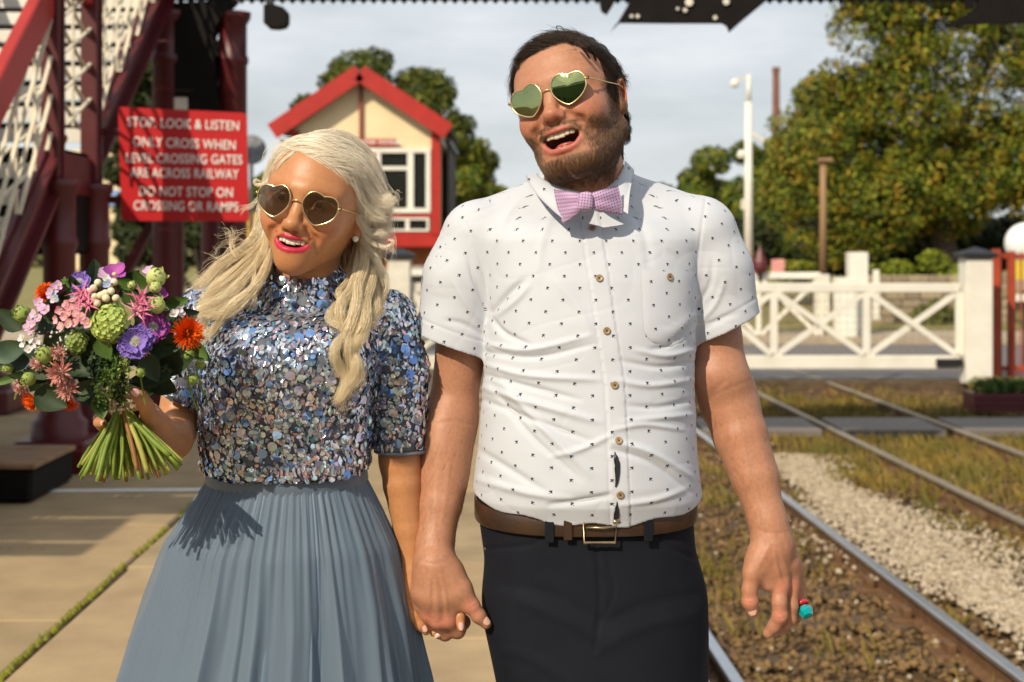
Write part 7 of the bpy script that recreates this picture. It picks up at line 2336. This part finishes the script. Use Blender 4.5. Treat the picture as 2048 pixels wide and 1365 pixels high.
mk('waistband', V_, F_, mat('waistband_satin', (.11, .15, .21), .5, amt=.08, scale=6, sheen=.2), sk, True)
for sx_ in (-.09, .09):
    s_ = S().ell((Ww(575, 0)[0] + sx_, YW - .03, .035), (.036, .11, .04), 0).fn(lambda P: -P[:, 2], .004, 'i')
    c_ = np.array([Ww(575, 0)[0] + sx_, YW - .03, .03])
    V_, F_ = surface([(s_, c_ - .14, c_ + .14, 0)], .006, 0, 1)
    mk('shoe', V_, F_, M_trim, woman, True)
    MB().tube([c_ + (0, .05, .02), c_ + (0, .06, .25), Ww(575, 1150) + (sx_, .02, 0)], [.032, .045, .07], 12).build('stocking', M_skin_w, woman, True)
# ---------------------------------------------------------------- the bouquet
BY = 2.20
bq = thing('bouquet', W(245, 800, BY), 'loose bouquet of mixed garden flowers with an orange strawflower, held up in her hand', 'bouquet')
def Bp(px, py, d=0.0):
    """place on the domed face of the bouquet"""
    r2 = ((px - 205) / 205.0) ** 2 + ((py - 690) / 165.0) ** 2
    return W(px, py, BY - .085 * max(0, 1 - r2) + d)
BC = W(215, 730, BY + .03)
def outw(p):
    n = p - BC; n = n / np.linalg.norm(n)
    n = n + np.array([0, -.75, .10]); return n / np.linalg.norm(n)
gb = np.random.default_rng(17)
def M_f(name, c, c2=None, rough=.55, **k): return mat(name, c, rough, col2=c2, scale=k.pop('scale', 60), sss=.08, spec=.3, **k)
M_leafA = M_f('blue_green_leaf', (.060, .105, .065), (.040, .075, .045))
M_leafB = M_f('dark_green_leaf', (.030, .055, .020), (.018, .035, .014))
M_leafC = M_f('fresh_green_leaf', (.085, .15, .025), (.05, .10, .02))
M_vib = M_f('lime_floret', (.50, .58, .16), (.36, .46, .10))
M_purple = M_f('violet_petal', (.20, .12, .52), (.30, .20, .62))
M_mag = M_f('magenta_petal', (.42, .08, .34), (.30, .06, .36))
M_pink = M_f('pink_petal', (.70, .28, .36), (.78, .45, .48))
M_hot = M_f('hot_pink_petal', (.62, .10, .24), (.72, .26, .38))
M_lilac = M_f('lilac_petal', (.62, .36, .58), (.70, .50, .66))
M_white_p = M_f('white_petal', (.74, .68, .70), (.62, .55, .60))
M_berry = M_f('cream_berry', (.74, .68, .48), (.66, .56, .36), .35)
M_bud = M_f('pale_green_bud', (.52, .55, .22), (.40, .47, .15))
M_gbud = M_f('green_bud', (.30, .36, .10), (.20, .28, .06))
M_orange = M_f('orange_bract', (.85, .16, .006), (.78, .08, .004))
M_orange_c = M_f('orange_centre', (.72, .22, .01), (.45, .08, .005))
M_dusty = M_f('dusty_rose_bract', (.58, .22, .19), (.66, .36, .30))
M_cone = M_f('pale_cone', (.66, .52, .44), (.5, .3, .28))
M_stem = M_f('green_stem', (.20, .27, .035), (.12, .19, .025), .45, scale=25)
M_stem2 = M_f('yellow_stem', (.38, .36, .08), (.26, .27, .05), .45, scale=25)
M_stem3 = M_f('reddish_stem', (.30, .12, .03), (.20, .10, .03), .5, scale=25)
M_blue = M_f('blue_floret', (.32, .40, .66), (.45, .52, .70))
def petal(L_, w, curl=0.3, cup=0.2, nu=7, nv=5, tip=.6, ruffle=0.0, seed=0, pw=.8):
    """petal or leaf along +x, width in y, curling up in z"""
    g_ = np.random.default_rng(seed)
    V_ = []
    for i in range(nu):
        u = i / (nu - 1)
        ww = w * (math.sin(math.pi * min(1, u ** tip)) ** pw if u < 1 else 0.0) * .5 + w * .03 * (1 - u)
        for j in range(nv):
            v = -1 + 2 * j / (nv - 1)
            z = curl * L_ * u * u + cup * ww * v * v + ruffle * math.sin(j * 2.4 + i * 1.3 + seed) * u
            V_.append((L_ * u, ww * v, z))
    F_ = [(i * nv + j, (i + 1) * nv + j, (i + 1) * nv + j + 1, i * nv + j + 1) for i in range(nu - 1) for j in range(nv - 1)]
    return np.array(V_), F_
def fr_(n_, spin=0.0):
    n_ = n_ / np.linalg.norm(n_)
    x = np.cross(n_, (0.1, .2, 1.0)); x /= np.linalg.norm(x); y = np.cross(n_, x)
    c_, s_ = math.cos(spin), math.sin(spin)
    return np.stack([x * c_ + y * s_, -x * s_ + y * c_, n_], 1)
def rx(a): return rotm(0, 0, -a)       # lifts +x towards +z
def sub(name, parent_part=None):
    e = bpy.data.objects.new(name, None); COL.objects.link(e); e.parent = parent_part or bq; e['_w'] = list(woff(bq)); return e
def ring(mb, c, B_, n, L_, w, lift, curl, cup=.2, r0=0.0, tip=.6, ruffle=0, jit=.1, seed=0, pw=.8):
    for i in range(n):
        a = 2 * math.pi * i / n + gb.normal(0, jit * .5)
        V_, F_ = petal(L_ * gb.uniform(.88, 1.1), w, curl, cup, tip=tip, ruffle=ruffle, seed=seed + i, pw=pw)
        V_ = V_ @ rx(lift + gb.normal(0, 6)).T + np.array([r0, 0, 0])
        ca, sa = math.cos(a), math.sin(a)
        V_ = V_ @ np.array([[ca, -sa, 0], [sa, ca, 0], [0, 0, 1]]).T
        mb.add(V_ @ B_.T + c, F_)
    return mb
def leaf(px, py, L_, w, ang, m, d=0.0, tilt=25, curl=.12, cup=.35, name='leaf'):
    """ang: direction on the picture, degrees anticlockwise from the right"""
    p = Bp(px, py, d)
    V_, F_ = petal(L_, w, curl, cup, nu=9, nv=7, tip=.72)
    V_[:, 0] -= L_ / 2
    a = R_(ang)
    X = np.array([math.cos(a), 0, math.sin(a)]); Z = np.array([0, -1.0, 0]); Yv = np.cross(Z, X)
    V_ = V_ @ rotm(0, gb.uniform(-tilt, tilt), gb.uniform(-tilt, tilt)).T
    o = mk(name, V_ @ np.stack([X, Yv, Z], 1).T + p, F_, m, bq, True)
    return o
# foliage: measured big leaves
for (px, py, L_, w, ang, m, d) in ((190, 547, .052, .030, 95, M_leafA, .03), (24, 700, .062, .034, 20, M_leafA, -.01), (96, 646, .050, .034, 15, M_leafB, .01), (325, 690, .075, .040, 5, M_leafB, .02), (350, 716, .085, .050, 12, M_leafB, .015),
                                (103, 800, .055, .040, -25, M_leafB, .0), (365, 640, .055, .034, 30, M_leafB, .03), (404, 703, .050, .026, -25, M_leafC, .0), (262, 562, .042, .026, 50, M_leafB, .02), (282, 558, .036, .024, 110, M_leafC, .0), (252, 567, .03, .022, 150, M_leafC, .0),
                                (85, 740, .050, .032, 200, M_leafB, .01), (30, 730, .055, .030, 190, M_leafB, .01), (60, 752, .06, .02, 170, M_leafB, .0), (208, 697, .036, .026, -60, M_leafC, -.005), (265, 600, .035, .024, -40, M_leafC, .0), (330, 770, .05, .034, -20, M_leafB, .03),
                                (20, 640, .05, .03, 140, M_leafB, .03), (150, 575, .04, .024, 100, M_leafB, .03), (355, 605, .04, .02, 20, M_leafC, .01), (10, 762, .045, .012, 200, M_leafC, .0), (300, 735, .05, .03, -60, M_leafB, .01), (200, 815, .04, .026, -80, M_leafC, .0), (310, 752, .06, .036, -10, M_leafB, .02), (120, 690, .05, .03, 60, M_leafB, .025), (245, 690, .05, .034, 80, M_leafB, .02), (290, 640, .05, .034, 130, M_leafB, .02), (180, 690, .05, .034, 200, M_leafB, .02), (160, 740, .05, .034, -30, M_leafB, .02)):
    leaf(px, py, L_, w, ang, m, d)
for i in range(64):                                    # darker leaves behind the flowers
    a = gb.uniform(0, 6.28); r_ = gb.uniform(.15, .98)
    leaf(205 + 180 * r_ * math.cos(a), 690 + 125 * r_ * math.sin(a), gb.uniform(.035, .06), gb.uniform(.02, .032), gb.uniform(0, 360), [M_leafB, M_leafB, M_leafC, M_leafA][gb.integers(4)], gb.uniform(.03, .09), 40)
# filler sprigs of tiny leaves
def sprig(pts, n, ls, m, name='thyme_sprig'):
    P = spline(np.array(pts), 24)
    mb = MB(); mb.tube(P, .0009, 5)
    for k in range(n):
        t = gb.uniform(.1, 1); p = P[min(23, int(t * 23))]
        V_, F_ = petal(ls * gb.uniform(.7, 1.3), ls * .55, .1, .3, nu=4, nv=3)
        B_ = fr_(gb.normal(size=3) + np.array([0, -.6, 0]), gb.uniform(0, 6.28))
        mb.add(V_ @ B_.T + p, F_)
    return mb.build(name, m, bq, True)
for i in range(16):
    x = gb.uniform(185, 262); y0 = gb.uniform(690, 720)
    sprig([Bp(x, y0, .01), Bp(x + gb.uniform(-10, 10), y0 + 40, -.012), Bp(x + gb.uniform(-25, 10), y0 + gb.uniform(65, 115), -.004)], 46, .0075, [M_leafC, M_leafB, M_gbud][i % 3])
for i in range(12):
    a = gb.uniform(0, 6.28)
    x, y = 205 + 150 * math.cos(a), 680 + 110 * math.sin(a)
    sprig([Bp(x * .6 + 205 * .4, y * .6 + 690 * .4, .03), Bp(x, y, .0), Bp(205 + 185 * math.cos(a), 680 + 135 * math.sin(a), .01)], 40, .008, [M_leafC, M_leafB][i % 2], 'leafy_sprig')
# viburnum pompom
def pompom(px, py, r_, m, n, fs, name, d=0.0):
    c_ = Bp(px, py, d)
    e = sub(name)
    mb = MB()
    for k in range(n):
        z = 1 - 2 * (k + .5) / n; a = k * 2.39996
        v = np.array([math.sqrt(1 - z * z) * math.cos(a), math.sqrt(1 - z * z) * math.sin(a), z])
        if v[1] > .5: continue
        ring(mb, c_ + v * r_ * gb.uniform(.86, 1.04), fr_(v + gb.normal(0, .25, 3), gb.uniform(0, 6)), 5, fs, fs * .95, 12, .1, .25, tip=1.3, pw=.5)
    o = mb.build('floret', m, e, True); o['kind'] = 'stuff'
    th_ = np.linspace(-1.5, 1.5, 9)
    q_ = MB().lathe((0, 0, 0), [(r_ * .85 * math.cos(t), r_ * .85 * math.sin(t)) for t in th_], 12)
    mk('core', q_.V[0] + c_, q_.F, M_gbud, e, True)
pompom(221, 648, .0255, M_vib, 150, .0058, 'viburnum_head', -.012)
pompom(153, 684, .0155, M_gbud, 80, .0042, 'green_umbel')
# scabious
def scabious(px, py, r_, m, d=-.012, spin=0):
    c_ = Bp(px, py, d); n_ = outw(c_) + np.array([.1, -.6, 0]); e = sub('scabious_flower')
    B_ = fr_(n_, spin)
    src = None
    for lay, (cnt, L_, lift) in enumerate(((13, r_, 6), (11, r_ * .78, 22))):
        for i in range(cnt):
            mb = MB()
            a = 2 * math.pi * (i + .5 * lay) / cnt + gb.normal(0, .06)
            V_, F_ = petal(L_ * gb.uniform(.85, 1.1), r_ * .62, .10, .25, nu=9, nv=9, tip=1.9, ruffle=.0024, seed=i, pw=.45)
            V_ = V_ @ rx(lift + gb.normal(0, 7)).T + np.array([r_ * .22, 0, .002 * lay])
            ca, sa = math.cos(a), math.sin(a)
            mk('petal', V_ @ np.array([[ca, -sa, 0], [sa, ca, 0], [0, 0, 1]]).T @ B_.T + c_, F_, m, e, True)
    mb = MB()
    for k in range(70):
        z = 1 - .9 * (k + .5) / 70; a = k * 2.39996
        v = np.array([math.sqrt(1 - z * z) * math.cos(a), math.sqrt(1 - z * z) * math.sin(a), z * .7]) * r_ * .36
        mb.tube([(v * .7) @ B_.T + c_, (v * 1.12 + [0, 0, .002]) @ B_.T + c_], [.0009, .0006], 4)
    o = mb.build('stamens', M_white_p, e); o['kind'] = 'stuff'
    th_ = np.linspace(0, 1.5, 6)
    q_ = MB().lathe((0, 0, 0), [(r_ * .34 * math.cos(t) + 1e-4, r_ * .26 * math.sin(t)) for t in th_], 14)
    mk('centre', q_.V[0] @ B_.T + c_, q_.F, M_gbud, e, True)
scabious(271, 684, .0225, M_purple)
scabious(306, 655, .0205, M_mag, .004, 1)
scabious(160, 566, .016, M_purple, .03, 2)
# strawflower
def straw(px, py, r_, n_, d=-.01):
    c_ = Bp(px, py, d); e = sub('strawflower'); B_ = fr_(np.array(n_, float)); mb = MB()
    for lay in range(6):
        f = lay / 5
        ring(mb, c_ + B_ @ np.array([0, 0, .0016 * lay]), B_, 44 - 4 * lay, r_ * (.95 - .45 * f), r_ * .13, 4 + 52 * f, .25, .3, r0=r_ * .12, tip=.75, jit=.12)
    o = mb.build('bracts', M_orange, e, True); o['kind'] = 'stuff'
    mb = MB()
    for k in range(60):
        rr_ = r_ * .36 * math.sqrt((k + .5) / 60); a = k * 2.39996
        v = np.array([rr_ * math.cos(a), rr_ * math.sin(a), .006])
        mb.tube([v @ B_.T + c_, (v + [0, 0, .0075]) @ B_.T + c_], [.0011, .0005], 4)
    o = mb.build('disc_florets', M_orange_c, e); o['kind'] = 'stuff'
straw(373, 667, .0265, (.55, -.8, .10), -.03)
straw(95, 590, .020, (-.3, -.6, .6), .02)
straw(70, 797, .022, (-.5, -.5, -.6), .02)
straw(140, 800, .018, (-.2, -.4, -.8), .03)
# small pink blossoms, berries, buds
def blossom(px, py, r_, m, n=5, d=-.02, cm=None, name='blossom', w=.8):
    c_ = Bp(px, py, d); mb = MB(); B_ = fr_(outw(c_) + gb.normal(0, .25, 3), gb.uniform(0, 6))
    ring(mb, c_, B_, n, r_, r_ * w, 24, .15, .3, tip=1.3, pw=.5)
    o = mb.build(name, m, bq, True)
    th_ = np.linspace(0, 1.5, 4)
    q_ = MB().lathe((0, 0, 0), [(r_ * .2 * math.cos(t) + 1e-4, r_ * .2 * math.sin(t)) for t in th_], 8)
    mk('centre', q_.V[0] @ B_.T + c_ + B_[:, 2] * .001, q_.F, cm or M_bud, o, True)
for (x, y) in ((122, 622), (134, 610), (148, 606), (158, 616), (130, 635), (141, 628), (152, 630), (163, 634), (118, 640), (145, 645), (155, 648), (135, 650), (126, 655), (168, 642), (175, 650), (150, 618), (140, 616), (160, 605)):
    blossom(x + gb.uniform(-2, 2), y + gb.uniform(-2, 2), .0088, M_pink)
for (x, y) in ((62, 640), (70, 630), (58, 654), (72, 652), (66, 664), (80, 640), (84, 618), (92, 622), (78, 605), (110, 580), (116, 574), (104, 588)):
    blossom(x + gb.uniform(-2, 2), y + gb.uniform(-2, 2), .0095, M_lilac, 5)
for (x, y) in ((46, 676), (50, 688), (58, 700), (74, 690), (68, 684), (356, 622), (360, 630), (349, 628), (214, 560), (110, 600)):
    blossom(x, y, .0088, M_white_p, 4)
for (x, y) in ((112, 598), (108, 592), (215, 570), (222, 566), (150, 593)): blossom(x, y, .0075, M_blue, 5)
blossom(229, 551, .021, M_mag, 5, .0, None, 'anemone', .85)
blossom(214, 553, .017, M_lilac, 5, .01, None, 'anemone', .85)
blossom(318, 590, .014, M_mag, 5, .0, None, 'anemone', .85)
blossom(300, 545, .012, M_lilac, 5, .01)
def ball(name, px, py, r_, m, d=-.02, sq=1.0, seg=14, par=None):
    th_ = np.linspace(-1.55, 1.55, 11)
    c_ = Bp(px, py, d)
    q_ = MB().lathe((0, 0, 0), [(r_ * math.cos(t), r_ * sq * math.sin(t)) for t in th_], seg)
    return mk(name, q_.V[0] @ fr_(outw(c_)).T + c_, q_.F, m, par or bq, True), c_
for (x, y) in ((196, 566), (187, 577), (228, 565), (211, 587), (212, 597), (206, 590), (194, 607), (189, 594), (232, 597), (201, 592), (222, 583), (177, 584)):
    o, c_ = ball('berry', x, y, .0058, M_berry)
    V_, F_ = tube_mesh([c_ + (0, .002, -.004), c_ + (.002, .012, -.016)], .0008, 5); mk('stalk', V_, F_, M_stem, o)
for (x, y, r_) in ((312, 556, .0150), (311, 575, .0090), (312, 611, .0135), (46, 629, .0130), (90, 710, .0130), (58, 758, .0105), (263, 571, .006), (16, 737, .008), (378, 710, .008), (400, 729, .0075), (385, 758, .009), (280, 745, .007)):
    mm = M_bud if y < 620 else M_gbud
    o, c_ = ball('bud', x, y, r_, mm, -.015, 1.08)
    B_ = fr_(outw(c_)); mb = MB()
    ring(mb, c_ - B_[:, 2] * r_ * .95, B_, 6, r_ * 1.9, r_ * 1.35, 34, .55, .5, tip=.55)
    ring(mb, c_ - B_[:, 2] * r_ * .8, B_, 5, r_ * 2.0, r_ * 1.3, 52, .45, .5, tip=.55)
    mb.build('bud_petal', mm, o, True)
    V_, F_ = tube_mesh(spline([c_ - B_[:, 2] * r_, c_ - B_[:, 2] * r_ * 2 + (0, .01, -.01), c_ + (.0, .03, -.05)], 6), .0014, 6); mk('stalk', V_, F_, M_stem, o)
# nerines: strap petals curling back
def nerine(px, py, L_, m, n=6, d=-.02):
    c_ = Bp(px, py, d); e = sub('nerine_flower'); B_ = fr_(outw(c_), gb.uniform(0, 6))
    for i in range(n):
        a = 2 * math.pi * i / n + gb.normal(0, .2)
        V_, F_ = petal(L_ * gb.uniform(.8, 1.2), L_ * .20, -1.15, .35, nu=9, nv=5, tip=.8, ruffle=.0012, seed=i)
        V_ = V_ @ rx(66 + gb.normal(0, 10)).T; ca, sa = math.cos(a), math.sin(a)
        mk('petal', V_ @ np.array([[ca, -sa, 0], [sa, ca, 0], [0, 0, 1]]).T @ B_.T + c_, F_, m, e, True)
    mb = MB()
    for i in range(5):
        v = np.array([gb.normal(0, .3), gb.normal(0, .3), 1]); mb.tube([c_, c_ + B_ @ (v * L_ * .8)], [.0007, .0005], 4)
    mb.build('stamens', M_hot, e)
for (x, y, l_) in ((166, 588, .0155), (174, 600, .0145), (160, 600, .014), (178, 612, .013), (283, 598, .0155), (275, 610, .0145), (288, 612, .0145), (271, 625, .015), (284, 628, .014)):
    nerine(x, y, l_, [M_hot, M_pink][int(y) % 2], 6, -.022)
# spiky dusty pink heads
def burst(px, py, r_, d=-.02):
    c_ = Bp(px, py, d); e = sub('dusty_pink_head'); B_ = fr_(outw(c_) + np.array([0, -.5, -.3])); mb = MB()
    for lay in range(4): ring(mb, c_ + B_[:, 2] * .0015 * lay, B_, 18, r_ * (1 - .12 * lay), r_ * .16, 8 + 18 * lay, .15, .4, tip=.9, jit=.3)
    o = mb.build('bracts', M_dusty, e, True); o['kind'] = 'stuff'
    pm_ = MB()
    for k in range(40):
        z = 1 - (k + .5) / 40; a = k * 2.39996; v = np.array([math.sqrt(1 - z * z) * math.cos(a), math.sqrt(1 - z * z) * math.sin(a), z]) * r_ * .32
        pm_.tube([(v * .6) @ B_.T + c_ + B_[:, 2] * .004, (v) @ B_.T + c_ + B_[:, 2] * .006], [.0010, .0013], 4)
    o = pm_.build('cone', M_cone, e); o['kind'] = 'stuff'
burst(122, 743, .024); burst(137, 777, .021); burst(118, 705, .017, .0); burst(78, 726, .014); burst(44, 772, .015, .01); burst(288, 700, .012, .01)
for i in range(40):                                    # tiny white filler specks
    x, y = gb.uniform(60, 150), gb.uniform(655, 705)
    ball('filler_bud', x, y, gb.uniform(.0012, .0022), M_white_p, -.012, 1, 6)
# gathered stems, wrapped with lace, splaying out below
T0, T1 = W(243, 790, BY + .012), W(249, 822, BY + .012)
for i in range(58):
    f = (i + .5) / 58
    x1 = 150 + 222 * f + gb.uniform(-8, 8)
    base_y = 962 - .0022 * (x1 - 215) ** 2 * (1 if x1 < 215 else .55)
    y1 = base_y + gb.uniform(-16, 6) if i % 4 else base_y - gb.uniform(10, 36)
    dep = gb.uniform(-.045, .045)
    p0 = W(226 + 36 * f + gb.uniform(-3, 3), 770, BY + .012 + dep * .3)
    p1 = W(231 + 30 * f + gb.uniform(-3, 3), 822, BY + .012 + dep * .35)
    p2 = W(x1, y1, BY + .005 + dep)
    pm_ = p1 * .45 + p2 * .55 + np.array([gb.uniform(-.004, .004), gb.uniform(-.004, .004), 0])
    r_ = gb.choice([.0021, .0027, .0033, .0039], p=[.3, .3, .25, .15])
    P = spline([p0, p1, pm_, p2], 16)
    rad_ = np.full(16, r_) * (1 + .04 * np.sin(np.arange(16) * 1.7))
    kn_ = gb.integers(8, 14); rad_[kn_] *= 1.25
    V_, F_ = tube_mesh(P, rad_, 8, True)
    o = mk('stem', V_, F_, [M_stem, M_stem2, M_stem, M_stem2, M_stem, M_stem3][gb.integers(6)], bq, True)
    T_ = P[-1] - P[-2]; T_ /= np.linalg.norm(T_)
    V_, F_ = tube_mesh([P[-1] + T_ * .0001, P[-1] + T_ * .0006], [r_ * .93, r_ * .8], 8)
    mk('cut_end', V_, F_, M_stem2, o)
M_lace = M_f('beige_lace', (.58, .46, .33), (.46, .34, .22), .8, bump=.0006, bscale=500)
ax_ = T1 - T0; ax_ /= np.linalg.norm(ax_)
hw = .0225
V_, F_ = tube_mesh(np.array([T0 - ax_ * .004, T0 + ax_ * .002, T0 * .5 + T1 * .5, T1 - ax_ * .002, T1 + ax_ * .003]), [.0205, .0222, .0218, .0220, .0205], 28, False, .8)
wrap = mk('lace_wrap', V_, F_, M_lace, bq, True)
mb = MB()
side = np.cross(ax_, (0, 1.0, 0)); side /= np.linalg.norm(side)
for k in range(-6, 7):
    a = k * .26
    for r_i in range(3):
        h_ = .004 + .0095 * r_i
        c_ = T0 + ax_ * h_ + side * .0224 * math.sin(a) + np.array([0, -1.0, 0]) * .0180 * math.cos(a)
        n_ = side * math.sin(a) + np.array([0, -1.0, 0]) * math.cos(a)
        for s_ in (-1, 1):
            V_, F_ = petal(.0068, .0034, .05, .3, nu=4, nv=3)
            V_[:, 2] = -V_[:, 2] + .0012
            a2 = R_(90 + s_ * 38)
            X = side * math.cos(a2) * -1 + ax_ * -math.sin(a2); X = X - n_ * (X @ n_); X /= np.linalg.norm(X)
            mb.add(V_ @ np.stack([X, np.cross(n_, X), n_], 1).T + c_, F_)
o = mb.build('lace_pattern', M_f('pale_lace_thread', (.70, .60, .46), (.6, .5, .36), .7), wrap, True); o['kind'] = 'stuff'
